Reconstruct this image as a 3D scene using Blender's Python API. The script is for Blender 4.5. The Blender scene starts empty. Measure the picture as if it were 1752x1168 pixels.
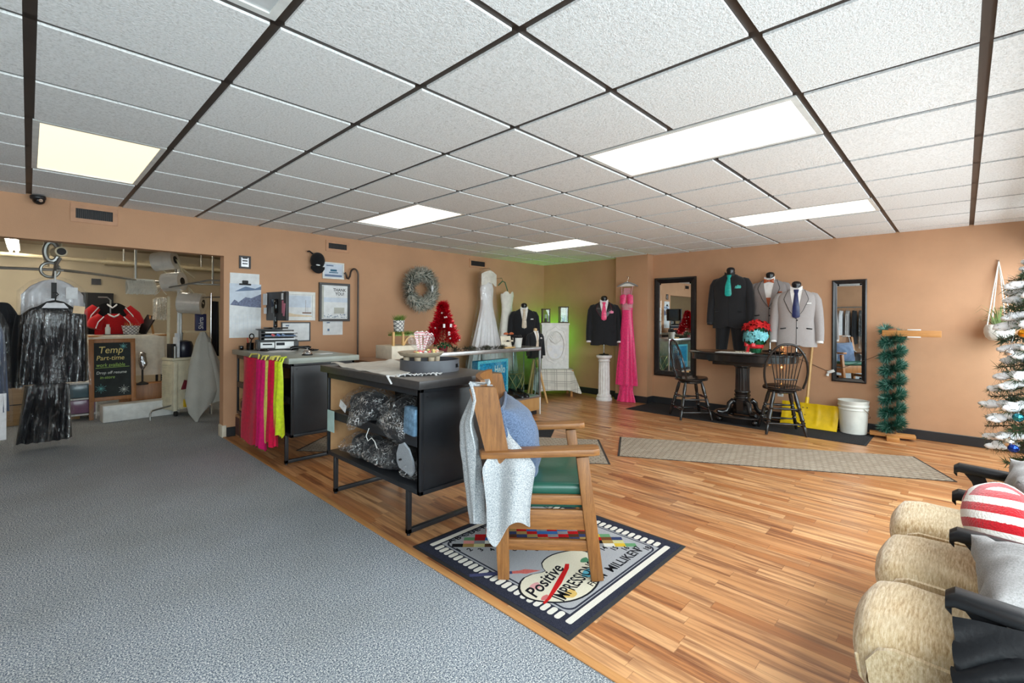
import bpy, bmesh, math, random
from mathutils import Matrix, Vector, noise
PI = math.pi
C = bpy.context.scene.collection
rnd = random.Random(7)
sin, cos = math.sin, math.cos

# ------------------------------------------------------------------ colours
def lin(c):
    return tuple(((v/255)/12.92 if v/255 <= .04045 else ((v/255+.055)/1.055)**2.4) for v in c) + (1.0,)

# ------------------------------------------------------------------ materials
MATS = {}
class NT:
    def __init__(s, name):
        s.m = bpy.data.materials.new(name); s.m.use_nodes = True
        s.t = s.m.node_tree; s.b = s.t.nodes['Principled BSDF']; s.out = s.t.nodes['Material Output']
        s.tc = None
    def n(s, typ, **k):
        q = s.t.nodes.new(typ)
        for a, v in k.items():
            if a in ('inputs',):
                for i, x in v.items(): q.inputs[i].default_value = x
            else: setattr(q, a, v)
        return q
    def l(s, a, b): s.t.links.new(a, b)
    def co(s, scale=(1, 1, 1), kind='Object'):
        if s.tc is None: s.tc = s.n('ShaderNodeTexCoord')
        mp = s.n('ShaderNodeMapping'); mp.inputs['Scale'].default_value = scale
        s.l(s.tc.outputs[kind], mp.inputs[0]); return mp.outputs[0]
    def noise(s, scale, detail=3, co=None, rough=.55):
        q = s.n('ShaderNodeTexNoise'); q.inputs['Scale'].default_value = scale
        q.inputs['Detail'].default_value = detail; q.inputs['Roughness'].default_value = rough
        s.l(co if co is not None else s.co(), q.inputs['Vector']); return q.outputs[0]
    def ramp(s, fac, stops, interp='LINEAR'):
        q = s.n('ShaderNodeValToRGB'); q.color_ramp.interpolation = interp
        e = q.color_ramp.elements
        while len(e) < len(stops): e.new(.5)
        for i, (p, c) in enumerate(stops): e[i].position = p; e[i].color = c if len(c) == 4 else lin(c)
        s.l(fac, q.inputs[0]); return q.outputs[0]
    def math(s, op, a, b=None, c=None):
        q = s.n('ShaderNodeMath', operation=op)
        for i, v in enumerate((a, b, c)):
            if v is None: continue
            if isinstance(v, (int, float)): q.inputs[i].default_value = v
            else: s.l(v, q.inputs[i])
        return q.outputs[0]
    def mix(s, fac, a, b, blend='MIX'):
        q = s.n('ShaderNodeMix', data_type='RGBA', blend_type=blend)
        for sock, v in ((q.inputs[0], fac), (q.inputs[6], a), (q.inputs[7], b)):
            if isinstance(v, (int, float)): sock.default_value = v
            elif isinstance(v, tuple): sock.default_value = v if len(v) == 4 else lin(v)
            else: s.l(v, sock)
        return q.outputs[2]
    def bump(s, h, strength=.3, dist=.01):
        q = s.n('ShaderNodeBump'); q.inputs['Strength'].default_value = strength; q.inputs['Distance'].default_value = dist
        s.l(h, q.inputs['Height']); s.l(q.outputs[0], s.b.inputs['Normal'])
    def col(s, c):
        if isinstance(c, tuple): s.b.inputs['Base Color'].default_value = c if len(c) == 4 else lin(c)
        else: s.l(c, s.b.inputs['Base Color'])
    def set(s, **k):
        nm = dict(rough='Roughness', metal='Metallic', spec='Specular IOR Level', trans='Transmission Weight', ior='IOR', alpha='Alpha',
                  coat='Coat Weight', sheen='Sheen Weight', estr='Emission Strength', sss='Subsurface Weight')
        for a, v in k.items(): s.b.inputs[nm[a]].default_value = v
    def xyz(s, co):
        q = s.n('ShaderNodeSeparateXYZ'); s.l(co, q.inputs[0]); return q.outputs
    def wn(s, a, b=0.0):
        q = s.n('ShaderNodeCombineXYZ')
        for i, v in enumerate((a, b)):
            if isinstance(v, (int, float)): q.inputs[i].default_value = v
            else: s.l(v, q.inputs[i])
        w = s.n('ShaderNodeTexWhiteNoise', noise_dimensions='2D'); s.l(q.outputs[0], w.inputs[0]); return w.outputs[0]

def mat(name, c, rough=.5, metal=0., spec=.5, bump=None, var=None, sheen=0, coat=0, emit=None):
    """plain procedural material: base colour with a little noise variation and optional bump (scale, strength)"""
    if name in MATS: return MATS[name]
    n = NT(name); n.set(rough=rough, metal=metal, spec=spec, sheen=sheen, coat=coat)
    c = lin(c)
    sc, am = var if var else (14, .10)
    f = n.noise(sc, 3)
    lo = tuple(v*(1-am) for v in c[:3]) + (1,); hi = tuple(min(1, v*(1+am)) for v in c[:3]) + (1,)
    n.col(n.ramp(f, [(.3, lo), (.7, hi)]))
    if bump: n.bump(n.noise(bump[0], 4), bump[1])
    if emit: n.b.inputs['Emission Color'].default_value = c; n.set(estr=emit)
    MATS[name] = n.m; return n.m

def glow(name, c, strength):
    if name in MATS: return MATS[name]
    n = NT(name); n.col((0.8, 0.8, 0.8, 1)); n.b.inputs['Emission Color'].default_value = lin(c); n.set(estr=strength, rough=.4)
    MATS[name] = n.m; return n.m

def film(name, tint=(255, 255, 255), opac=.25, rough=.12, bscale=9, bstr=.9, white=.35, base=.25, zs=1.0, gain=2.2):
    """thin clear plastic film: mostly transparent, glossy, crinkle highlights painted as pale crease lines, a little milky"""
    if name in MATS: return MATS[name]
    n = NT(name); t = n.t
    tr = n.n('ShaderNodeBsdfTransparent'); gl = n.n('ShaderNodeBsdfGlossy'); df = n.n('ShaderNodeBsdfDiffuse')
    tr.inputs[0].default_value = (.97, .97, .97, 1)
    gl.inputs['Roughness'].default_value = rough; gl.inputs[0].default_value = (1, 1, 1, 1); df.inputs[0].default_value = lin(tint)
    cz = n.co((1, 1, zs)); h = n.noise(bscale, 5, cz, rough=.65); b = n.n('ShaderNodeBump'); b.inputs['Strength'].default_value = bstr; b.inputs['Distance'].default_value = .03
    n.l(h, b.inputs['Height']); n.l(b.outputs[0], gl.inputs['Normal']); n.l(b.outputs[0], df.inputs['Normal'])
    m1 = n.n('ShaderNodeMixShader'); m1.inputs[0].default_value = white; n.l(gl.outputs[0], m1.inputs[1]); n.l(df.outputs[0], m1.inputs[2])
    m2 = n.n('ShaderNodeMixShader')
    vo = n.n('ShaderNodeTexVoronoi', feature='DISTANCE_TO_EDGE'); vo.inputs['Scale'].default_value = bscale*1.1
    dis = n.n('ShaderNodeMix', data_type='VECTOR'); dis.inputs[0].default_value = .35; n.l(cz, dis.inputs[4])
    nn = n.n('ShaderNodeTexNoise'); nn.inputs['Scale'].default_value = bscale*.7; n.l(cz, nn.inputs['Vector']); n.l(nn.outputs[1], dis.inputs[5]); n.l(dis.outputs[1], vo.inputs['Vector'])
    cr = n.ramp(vo.outputs['Distance'], [(.0, (1, 1, 1, 1)), (.055, (.25, .25, .25, 1)), (.10, (0, 0, 0, 1))])  # pale crease lines paint highlights into the film
    wr = n.math('MULTIPLY', n.math('MULTIPLY', cr, gain), n.ramp(h, [(.40, (0, 0, 0, 1)), (.62, (1, 1, 1, 1))]))
    n.l(n.math('MINIMUM', n.math('ADD', n.math('MULTIPLY', wr, opac), opac*base), .96), m2.inputs[0])
    n.l(tr.outputs[0], m2.inputs[1]); n.l(m1.outputs[0], m2.inputs[2]); n.l(m2.outputs[0], n.out.inputs[0])
    MATS[name] = n.m; return n.m

def glass(name, refl=.10, tint=(235, 245, 245), rough=.02):
    if name in MATS: return MATS[name]
    n = NT(name)
    tr = n.n('ShaderNodeBsdfTransparent'); gl = n.n('ShaderNodeBsdfGlossy'); gl.inputs['Roughness'].default_value = rough
    tr.inputs[0].default_value = lin(tint)
    lw = n.n('ShaderNodeLayerWeight'); lw.inputs[0].default_value = .5
    mx = n.n('ShaderNodeMixShader'); n.l(n.math('ADD', n.math('MULTIPLY', n.math('POWER', lw.outputs['Facing'], 4.0), .6), refl*.4), mx.inputs[0])
    n.l(tr.outputs[0], mx.inputs[1]); n.l(gl.outputs[0], mx.inputs[2]); n.l(mx.outputs[0], n.out.inputs[0])
    MATS[name] = n.m; return n.m

def wood(name, c1, c2, axis=0, rough=.45, scale=3.0, stretch=14, streak=.5):
    """straight-grained wood, grain along the given object axis"""
    if name in MATS: return MATS[name]
    n = NT(name); sc = [stretch*scale]*3; sc[axis] = scale
    co = n.co(tuple(sc)); f = n.noise(1.0, 5, co, .6); g = n.noise(4.0, 3, co, .7)
    base = n.ramp(f, [(.25, c1), (.75, c2)])
    n.col(n.mix(n.math('MULTIPLY', n.ramp(g, [(.5, (0, 0, 0, 1)), (.75, (1, 1, 1, 1))]), streak), base, tuple(v*.6 for v in lin(c1)[:3]) + (1,)))
    n.set(rough=rough); n.bump(g, .12, .003); MATS[name] = n.m; return n.m

def cloth(name, c, c2=None, scale=350, amt=.5, rough=.9, bump=.25, axis_scale=(1, 1, 1)):
    """heathered woven fabric"""
    if name in MATS: return MATS[name]
    n = NT(name); c2 = c2 or tuple(v*.75 for v in c)
    f = n.noise(scale, 2, n.co(axis_scale), .7)
    n.col(n.ramp(f, [(.5-amt*.3, c2), (.5+amt*.3, c)])); n.set(rough=rough, spec=.2, sheen=.15)
    n.bump(f, bump, .002); MATS[name] = n.m; return n.m

# ------------------------------------------------------------------ mesh builder
class MB:
    def __init__(s, M=None): s.bm = bmesh.new(); s.M = M or Matrix.Identity(4); s.mi = 0
    def v(s, p): return s.bm.verts.new(s.M @ Vector(p))
    def f(s, vs):
        try: q = s.bm.faces.new(vs); q.material_index = s.mi; return q
        except ValueError: return None
    def box(s, x0, x1, y0, y1, z0, z1, bev=0., seg=2, R=None):
        x0, x1 = sorted((x0, x1)); y0, y1 = sorted((y0, y1)); z0, z1 = sorted((z0, z1))
        old = s.M
        if R is not None: s.M = old @ R
        P = [(x, y, z) for z in (z0, z1) for y in (y0, y1) for x in (x0, x1)]
        vs = [s.v(p) for p in P]; s.M = old
        fs = [s.f([vs[i] for i in q]) for q in ((0, 2, 3, 1), (4, 5, 7, 6), (0, 1, 5, 4), (2, 6, 7, 3), (0, 4, 6, 2), (1, 3, 7, 5))]
        if bev > 0:
            es = {e for q in fs for e in q.edges}
            bmesh.ops.bevel(s.bm, geom=list(es), offset=min(bev, .49*min(x1-x0, y1-y0, z1-z0)), segments=seg, profile=.5, affect='EDGES', clamp_overlap=True)
        return s
    def cbox(s, c, d, rz=0, bev=0., R=None):
        M = Matrix.Translation(c) @ (R if R is not None else Matrix.Rotation(rz, 4, 'Z'))
        return s.box(-d[0]/2, d[0]/2, -d[1]/2, d[1]/2, -d[2]/2, d[2]/2, bev, R=M)
    def bar(s, p, q, w, h, up=(0, 0, 1), bev=0.):
        """rectangular bar from p to q, width w (sideways) and height h (along up)"""
        p, q = Vector(p), Vector(q); d = q-p; L = d.length; x = d.normalized(); u = Vector(up)
        y = u.cross(x)
        if y.length < 1e-5: y = Vector((0, 1, 0)).cross(x)
        y.normalize(); z = x.cross(y)
        M = Matrix((x, y, z)).transposed().to_4x4(); M.translation = (p+q)/2
        return s.box(-L/2, L/2, -w/2, w/2, -h/2, h/2, bev, R=M)
    def ring(s, c, ax, ay, n): return [s.v(c + ax*cos(2*PI*i/n) + ay*sin(2*PI*i/n)) for i in range(n)]
    def skin(s, rings, closed=True, caps=True):
        for a, b in zip(rings, rings[1:]):
            n = len(a)
            for i in range(n if closed else n-1): s.f((a[i], a[(i+1) % n], b[(i+1) % n], b[i]))
        if caps and closed: s.f(rings[0][::-1]); s.f(rings[-1])
    def tube(s, pts, r, n=8, closed=False, caps=True):
        pts = [Vector(p) for p in pts]; m = len(pts); rr = r if isinstance(r, (list, tuple)) else [r]*m
        rings = []; up = None
        for i, p in enumerate(pts):
            if closed: d = pts[(i+1) % m]-pts[i-1]
            else: d = pts[min(i+1, m-1)]-pts[max(i-1, 0)]
            if d.length < 1e-9: d = Vector((0, 0, 1))
            d.normalize()
            if up is None: up = d.orthogonal().normalized()
            up = (up - d*up.dot(d))
            if up.length < 1e-6: up = d.orthogonal()
            up.normalize(); rings.append(s.ring(p, up*rr[i], d.cross(up)*rr[i], n))
        if closed: rings.append(rings[0])
        s.skin(rings, caps=caps and not closed); return s
    def cyl(s, p, q, r, r2=None, n=16): return s.tube([p, q], [r, r if r2 is None else r2], n)
    def lathe(s, prof, c=(0, 0, 0), n=24, R=None, caps=True, flute=None):
        old = s.M; s.M = old @ Matrix.Translation(c) @ (R or Matrix.Identity(4)); rings = []
        for k, (r, z) in enumerate(prof):
            r = max(r, 1e-4); rg = []
            for i in range(n):
                t = 2*PI*i/n; q = r*(flute(t, k) if flute else 1); rg.append(s.v((q*cos(t), q*sin(t), z)))
            rings.append(rg)
        s.M = old; s.skin(rings, caps=caps); return s
    def ell(s, c, r, n=16, m=10, R=None, fn=None, pw=1.0):
        old = s.M; s.M = old @ Matrix.Translation(c) @ (R or Matrix.Identity(4)); rings = []
        sg = lambda v: math.copysign(abs(v)**pw, v)
        for k in range(m+1):
            a = -PI/2 + PI*min(max(k/m, .012), .988); rg = []
            for i in range(n):
                t = 2*PI*i/n; p = Vector((sg(cos(a))*sg(cos(t))*r[0], sg(cos(a))*sg(sin(t))*r[1], sg(sin(a))*r[2]))
                if fn: p = fn(p)
                rg.append(s.v(p))
            rings.append(rg)
        s.M = old; s.skin(rings); return s
    def prism(s, P, z0, z1, R=None):
        old = s.M
        if R is not None: s.M = old @ R
        a = [s.v((x, y, z0)) for x, y in P]; b = [s.v((x, y, z1)) for x, y in P]; s.M = old
        n = len(P)
        for i in range(n): s.f((a[i], a[(i+1) % n], b[(i+1) % n], b[i]))
        s.f(a[::-1]); s.f(b); return s
    def grid(s, fn, nu, nv, cu=False):
        g = [[s.v(fn(i/nu, j/nv)) for i in range(nu if cu else nu+1)] for j in range(nv+1)]; k = len(g[0])
        for j in range(nv):
            for i in range(nu): s.f((g[j][i], g[j][(i+1) % k], g[j+1][(i+1) % k], g[j+1][i]))
        return s
    def quad(s, a, b, c, d): s.f([s.v(p) for p in (a, b, c, d)]); return s
    def tri(s, a, b, c): s.f([s.v(p) for p in (a, b, c)]); return s
    def text(s, txt, size, R, ext=.0006, shear=0, align='LEFT', bold=0., sx=1.):
        cu = bpy.data.curves.new('lettering', 'FONT'); cu.body = txt; cu.size = size; cu.extrude = ext; cu.shear = shear
        cu.align_x = align; cu.offset = bold; cu.resolution_u = 3
        o = bpy.data.objects.new('lettering', cu); C.objects.link(o); dg = bpy.context.evaluated_depsgraph_get()
        me = bpy.data.meshes.new_from_object(o.evaluated_get(dg)); bpy.data.objects.remove(o); bpy.data.curves.remove(cu)
        me.transform(s.M @ R @ Matrix.Diagonal((sx, 1, 1, 1))); k = len(s.bm.faces); s.bm.from_mesh(me); bpy.data.meshes.remove(me)
        s.bm.faces.ensure_lookup_table()
        for q in s.bm.faces[k:]: q.material_index = s.mi
        return s
    def thick(s, t):
        """give an open sheet real thickness"""
        bmesh.ops.recalc_face_normals(s.bm, faces=s.bm.faces[:])
        bmesh.ops.solidify(s.bm, geom=s.bm.faces[:], thickness=t); return s
    def build(s, name, m, parent=None, label=None, smooth=40, sub=0, world=True):
        bm = s.bm
        if parent is not None and world:
            r = parent
            while r.parent is not None: r = r.parent
            bm.transform(r.matrix_basis.inverted())
        bmesh.ops.recalc_face_normals(bm, faces=bm.faces[:])
        me = bpy.data.meshes.new(name); bm.to_mesh(me); bm.free()
        for q in (m if isinstance(m, (list, tuple)) else [m]): me.materials.append(q)
        if smooth:
            for p in me.polygons: p.use_smooth = True
            try: me.set_sharp_from_angle(angle=math.radians(smooth))
            except Exception: pass
        o = bpy.data.objects.new(name, me); C.objects.link(o)
        if parent is not None: o.parent = parent
        if label: o['label'] = label
        if sub:
            md = o.modifiers.new('smooth', 'SUBSURF'); md.levels = sub; md.render_levels = sub
        return o

def thing(name, label, cat, loc=(0, 0, 0), rz=0, group=None):
    o = bpy.data.objects.new(name, None); C.objects.link(o); o.empty_display_size = .1
    o.matrix_basis = Matrix.Translation(loc) @ Matrix.Rotation(rz, 4, 'Z')
    tag(o, label, cat, group); return o
def tag(o, label, cat, group=None):
    o['label'] = label; o['category'] = cat
    if group: o['group'] = group
    return o
def struct(o): o['kind'] = 'structure'; return o
def dup(root, M=None, label=None, group=None):
    """copy of a thing with copies of its parts and sub-parts"""
    r = root.copy(); C.objects.link(r)
    if M is not None: r.matrix_basis = M
    if label: r['label'] = label
    if group: r['group'] = group
    for ch in list(root.children):
        c = ch.copy(); C.objects.link(c); c.parent = r
        for g in ch.children:
            d = g.copy(); C.objects.link(d); d.parent = c
    return r
def T(x, y, z): return Matrix.Translation((x, y, z))
def RZ(a): return Matrix.Rotation(a, 4, 'Z')
def RX(a): return Matrix.Rotation(a, 4, 'X')
def RY(a): return Matrix.Rotation(a, 4, 'Y')
D = math.radians
# frames for things flat on a wall: local x = to the right as seen from the room, y = up, z = out of the wall
WA = 6.93                                    # right wall plane (x = WA), faces -x
WB = 5.84                                    # back wall plane (y = WB), faces -y
def onA(y, z, d=0.): return Matrix(((0, 0, -1, WA-d), (-1, 0, 0, y), (0, 1, 0, z), (0, 0, 0, 1)))
def onB(x, z, d=0.): return Matrix(((1, 0, 0, x), (0, 0, -1, WB-d), (0, 1, 0, z), (0, 0, 0, 1)))
def nz(p, s=1.0, seed=0.0): return noise.noise(Vector((p[0]*s+seed, p[1]*s+seed*1.7, p[2]*s-seed)))
def lerp(a, b, t): return a+(b-a)*t
def interp(P, t):
    for (a, x), (b, y) in zip(P, P[1:]):
        if t <= b: return x + (y-x)*((t-a)/(b-a) if b > a else 0)
    return P[-1][1]
# ================================================================== the setting
H = 1.32
YAW = .7681
def ceil_z(x, y): return H + 1.033 - .0046*(x*sin(YAW) - y*cos(YAW))

def wall_paint(name, c):
    n = NT(name); f = n.noise(2.2, 4); n.col(n.ramp(f, [(.3, tuple(v*.96 for v in c)), (.7, tuple(min(255, v*1.02) for v in c))]))
    n.set(rough=.62, spec=.3); n.bump(n.noise(160, 3), .22, .004); return n.m
m_wall = wall_paint('tan_wall_paint', (196, 151, 117))
m_back = wall_paint('backroom_paint', (204, 190, 164))
m_backceil = wall_paint('backroom_ceiling_paint', (186, 170, 148))
m_base = mat('black_vinyl_base', (38, 40, 44), .45, bump=(60, .05))
m_black = mat('black_painted_metal', (30, 31, 34), .42, spec=.5, bump=(240, .08))

def m_carpet_():
    n = NT('blue_grey_loop_carpet'); co = n.co()
    f = n.noise(165, 2, co, .8); g = n.noise(1.6, 3, co)
    c = n.ramp(f, [(.36, (52, 62, 80)), (.46, (116, 126, 140)), (.54, (172, 178, 184)), (.62, (238, 237, 232))])
    c2 = n.mix(n.ramp(g, [(.35, (0, 0, 0, 1)), (.7, (1, 1, 1, 1))]), c, n.mix(.25, c, (108, 106, 92)))
    n.col(c2); n.set(rough=.95, spec=.1); n.bump(f, .6, .006); return n.m
m_carpet = m_carpet_()

def m_floor_():
    n = NT('tigerwood_laminate'); x, y, z = n.xyz(n.co())
    rw = .066; row = n.math('FLOOR', n.math('DIVIDE', x, rw)); ro = n.wn(row, 3.7)
    yy = n.math('ADD', n.math('DIVIDE', y, .62), n.math('MULTIPLY', ro, 5.0)); cell = n.math('FLOOR', yy)
    rv = n.wn(row, cell)
    cx = n.n('ShaderNodeCombineXYZ'); n.l(n.math('MULTIPLY', x, 26), cx.inputs[0]); n.l(n.math('ADD', n.math('MULTIPLY', y, 1.7), n.math('MULTIPLY', rv, 40)), cx.inputs[1]); n.l(n.math('MULTIPLY', rv, 17), cx.inputs[2])
    f = n.noise(1.0, 5, cx.outputs[0], .6)
    cy = n.n('ShaderNodeCombineXYZ'); n.l(n.math('MULTIPLY', x, 60), cy.inputs[0]); n.l(n.math('ADD', n.math('MULTIPLY', y, 2.2), n.math('MULTIPLY', rv, 23)), cy.inputs[1])
    g = n.noise(1.0, 4, cy.outputs[0], .6)
    base = n.ramp(rv, [(0, (178, 116, 70)), (.35, (206, 150, 100)), (.7, (222, 170, 120)), (1, (190, 126, 76))])
    dark = n.ramp(f, [(.44, (0, 0, 0, 1)), (.60, (1, 1, 1, 1))])
    c = n.mix(n.math('MULTIPLY', dark, n.math('ADD', n.math('MULTIPLY', rv, .62), .30)), base, (124, 76, 50))
    c = n.mix(n.math('MULTIPLY', n.ramp(g, [(.52, (0, 0, 0, 1)), (.75, (1, 1, 1, 1))]), .55), c, (112, 66, 42))
    e1 = n.math('LESS_THAN', n.math('FRACT', n.math('DIVIDE', x, rw)), .025)
    e2 = n.math('LESS_THAN', n.math('FRACT', yy), .004)
    n.col(n.mix(n.math('MULTIPLY', n.math('MAXIMUM', e1, e2), .45), c, (104, 62, 38)))
    n.set(rough=.30, spec=.5); n.bump(n.noise(55, 2), .03, .002); return n.m
m_floor = m_floor_()

X0, Y0 = -3.6, -0.95         # left wall and window wall
# floor: wood laminate east of the carpet edge
struct(MB().box(1.50, WA+.12, Y0-.1, WB+.14, -.06, 0).build('floor', m_floor, smooth=0))
struct(MB().box(X0-.1, 1.50, Y0-.1, 10.8, -.06, 0).build('floor_carpet', m_carpet, smooth=0))
struct(MB().box(1.50, 2.9, WB+.14, 10.8, -.06, 0).build('floor_back_room', m_carpet, smooth=0))
m_trim = wood('oak_threshold', (176, 118, 66), (206, 152, 96), 1, .4)
struct(MB().box(1.485, 1.525, Y0, WB-.0, 0, .008, .004).build('trim_1', m_trim))

# right wall (mirrors), pilaster, back wall with the wide opening
WT = 2.62
struct(MB().box(WA, WA+.12, Y0-.1, WB+.14, 0, WT).build('wall_right', m_wall, smooth=0))
struct(MB().box(6.755, WA, 3.57, 4.14, 0, WT).build('wall_pilaster', m_wall, smooth=0))
OX0, OX1, OZ = -1.5, 1.49, 1.992
wb = MB(); wb.box(OX1, WA+.12, WB, WB+.14, 0, WT); wb.box(X0-.1, OX0, WB, WB+.14, 0, WT); wb.box(OX0, OX1, WB, WB+.14, OZ, WT)
struct(wb.build('wall_back', m_wall, smooth=0))
# left wall
struct(MB().box(X0-.1, X0, Y0-.1, WB, 0, WT).build('wall_left', m_wall, smooth=0))
# window wall behind the seats: low sill, piers, head; three storefront windows
ww = MB(); wins = [(-3.2, -1.1), (-.9, 1.9), (2.1, 4.5), (4.7, 6.7)]
ww.box(X0-.1, WA+.12, Y0-.12, Y0, 0, .42); ww.box(X0-.1, WA+.12, Y0-.12, Y0, 2.25, WT)
ex = [X0-.1] + [v for w in wins for v in w] + [WA+.12]
for i in range(0, len(ex), 2): ww.box(ex[i], ex[i+1], Y0-.12, Y0, .42, 2.25)
struct(ww.build('wall_front', m_wall, smooth=0))
m_alu = mat('brushed_aluminium', (186, 188, 190), .32, .85, bump=(300, .05))
m_pane = glass('window_glass')
for k, (a, b) in enumerate(wins):
    fr = MB(); 
    for (p, q, r, s_) in ((a, b, .42, .47), (a, b, 2.20, 2.25), (a, a+.05, .47, 2.20), (b-.05, b, .47, 2.20), ((a+b)/2-.025, (a+b)/2+.025, .47, 2.20)): fr.box(p, q, Y0-.09, Y0-.03, r, s_)
    w = struct(fr.build('window_%d' % (k+1), m_alu))
    MB().box(a+.05, b-.05, Y0-.064, Y0-.058, .47, 2.20).build('pane', m_pane, w)

# black cove base
def base(name, *bx):
    b = MB()
    for q in bx: b.box(*q, 0, .105, .004, 1)
    struct(b.build(name, m_base))
base('baseboard_right', (WA-.012, WA, Y0, 3.558), (WA-.012, WA, 4.152, WB), (6.743, 6.755, 3.558, 4.152), (6.743, WA, 3.558, 3.57), (6.743, WA, 4.14, 4.152))
base('baseboard_back', (OX1+.03, WA-.012, WB-.012, WB))
struct(MB().box(OX1-.012, OX1+.03, WB-.015, WB+.14, 0, .13, .004).build('baseboard_jamb', mat('cream_vinyl', (222, 214, 196), .5)))

# suspended ceiling: recessed dark grid, tegular tiles that hang a little below it
m_grid = mat('dark_brown_grid', (58, 48, 42), .45)
def m_tile_():
    n = NT('fissured_ceiling_tile'); a = n.noise(95, 3, None, .7); b = n.noise(210, 2, None, .6)
    n.col(n.ramp(a, [(.32, (214, 213, 211)), (.5, (240, 240, 239)), (.7, (248, 248, 248))]))
    n.set(rough=.9, spec=.1)
    h = n.math('ADD', n.math('MULTIPLY', a, 1.0), n.math('MULTIPLY', b, .6)); n.bump(h, .6, .006); return n.m
m_tile = m_tile_()
SI, SJ, OY = .61, .6041, 1.7552
I0, I1, J0, J1 = -6, 12, -5, 7
lights = [(i, j) for j in (-2, 3) for i in (0, 4, 8)] + [(-4, -2), (-4, 3)]
lit_cells = {(i, j+d) for i, j in lights for d in (0, 1)}
gx0, gx1, gy0, gy1 = X0, WA, Y0, WB
tb = MB(); G = .0185; DROP = .010
for i in range(I0, I1):
    for j in range(J0, J1):
        if (i, j) in lit_cells: continue
        x0, x1 = max(i*SI+G, gx0), min((i+1)*SI-G, gx1); y0, y1 = max(OY+j*SJ+G, gy0), min(OY+(j+1)*SJ-G, gy1)
        if x1-x0 < .02 or y1-y0 < .02: continue
        vs = []
        for z in (0, .02):
            for (x, y) in ((x0, y0), (x1, y0), (x1, y1), (x0, y1)): vs.append(tb.v((x, y, ceil_z(x, y)+z)))
        for q in ((3, 2, 1, 0), (0, 1, 5, 4), (1, 2, 6, 5), (2, 3, 7, 6), (3, 0, 4, 7)): tb.f([vs[k] for k in q])
ceiling = struct(tb.build('ceiling', m_tile, smooth=0))
gb = MB()
def slab(b, x0, x1, y0, y1, dz, h):
    vs = [b.v((x, y, ceil_z(x, y)+dz+z)) for z in (0, h) for (x, y) in ((x0, y0), (x1, y0), (x1, y1), (x0, y1))]
    for q in ((3, 2, 1, 0), (4, 5, 6, 7), (0, 1, 5, 4), (1, 2, 6, 5), (2, 3, 7, 6), (3, 0, 4, 7)): b.f([vs[k] for k in q])
slab(gb, X0-.1, WA+.12, Y0-.12, WB+.1, DROP+.03, .02)
for i in range(I0, I1+1):
    x = i*SI
    if gx0 < x < gx1: slab(gb, x-.021, x+.021, gy0, gy1, DROP, .03)
for j in range(J0, J1+1):
    y = OY+j*SJ
    if not gy0 < y < gy1: continue
    # the cross tee runs between fixtures only
    xs = [gx0] + [v for i in range(I0, I1) if (i, j) in lit_cells and (i, j-1) in lit_cells for v in (i*SI, (i+1)*SI)] + [gx1]
    for k in range(0, len(xs), 2):
        if xs[k+1] > xs[k]: slab(gb, xs[k], xs[k+1], y-.021, y+.021, DROP, .03)
o = struct(gb.build('ceiling_grid', m_grid, smooth=0))

# fluorescent troffers
m_frame = mat('white_enamel', (226, 226, 222), .4)
glow_w = glow('lit_prismatic_diffuser', (255, 248, 232), 1.6)
glow_y = glow('lit_yellowed_diffuser', (255, 236, 186), .80)
m_off = mat('unlit_diffuser', (206, 208, 208), .35)
def troffer(i, j, m, label):
    x0, x1, y0, y1 = i*SI+.012, (i+1)*SI-.012, OY+j*SJ+.012, OY+(j+2)*SJ-.012
    cx, cy = (x0+x1)/2, (y0+y1)/2
    t = thing('ceiling_light', label, 'ceiling light', (cx, cy, ceil_z(cx, cy)), 0, 'fluorescent ceiling lights')
    b = MB(); w = .028
    for q in ((x0, x1, y0, y0+w), (x0, x1, y1-w, y1), (x0, x0+w, y0+w, y1-w), (x1-w, x1, y0+w, y1-w)): slab(b, *q, .003, .012)
    b.build('frame', m_frame, t, smooth=0)
    b = MB(); slab(b, x0+w, x1-w, y0+w, y1-w, .009, .003); b.build('diffuser', m, t, smooth=0)
    return t
LB = {(0, 3): 'yellowish lit ceiling light above the opening to the back room', (0, -2): 'unlit grey ceiling light at the top edge of the picture',
      (4, -2): 'largest lit ceiling light, nearest in the middle right of the ceiling', (8, -2): 'narrow lit ceiling light closest to the wall with the mirrors',
      (4, 3): 'lit ceiling light above the shelves of bagged caps and wreath', (8, 3): 'small far lit ceiling light near the back corner',
      (-4, -2): 'lit ceiling light behind the left edge of the view near the windows', (-4, 3): 'lit ceiling light beyond the left edge of the view by the back wall'}
for (i, j) in lights:
    troffer(i, j, m_off if (i, j) == (0, -2) else glow_y if (i, j) == (0, 3) else glow_w, LB[(i, j)])

# back room shell
BY = 10.6
bw = MB(); bw.box(-3.7, 2.9, BY, BY+.1, 0, WT+.2); struct(bw.build('wall_back_room', m_back, smooth=0))
struct(MB().box(2.8, 2.9, WB+.14, BY, 0, WT+.2).build('wall_back_room_right', m_back, smooth=0))
struct(MB().box(-3.7, -3.6, WB+.14, BY, 0, WT+.2).build('wall_back_room_left', m_back, smooth=0))
struct(MB().box(-3.7, 2.9, WB+.14, BY+.1, 2.46, 2.56).build('ceiling_back_room', m_backceil, smooth=0))

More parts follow.
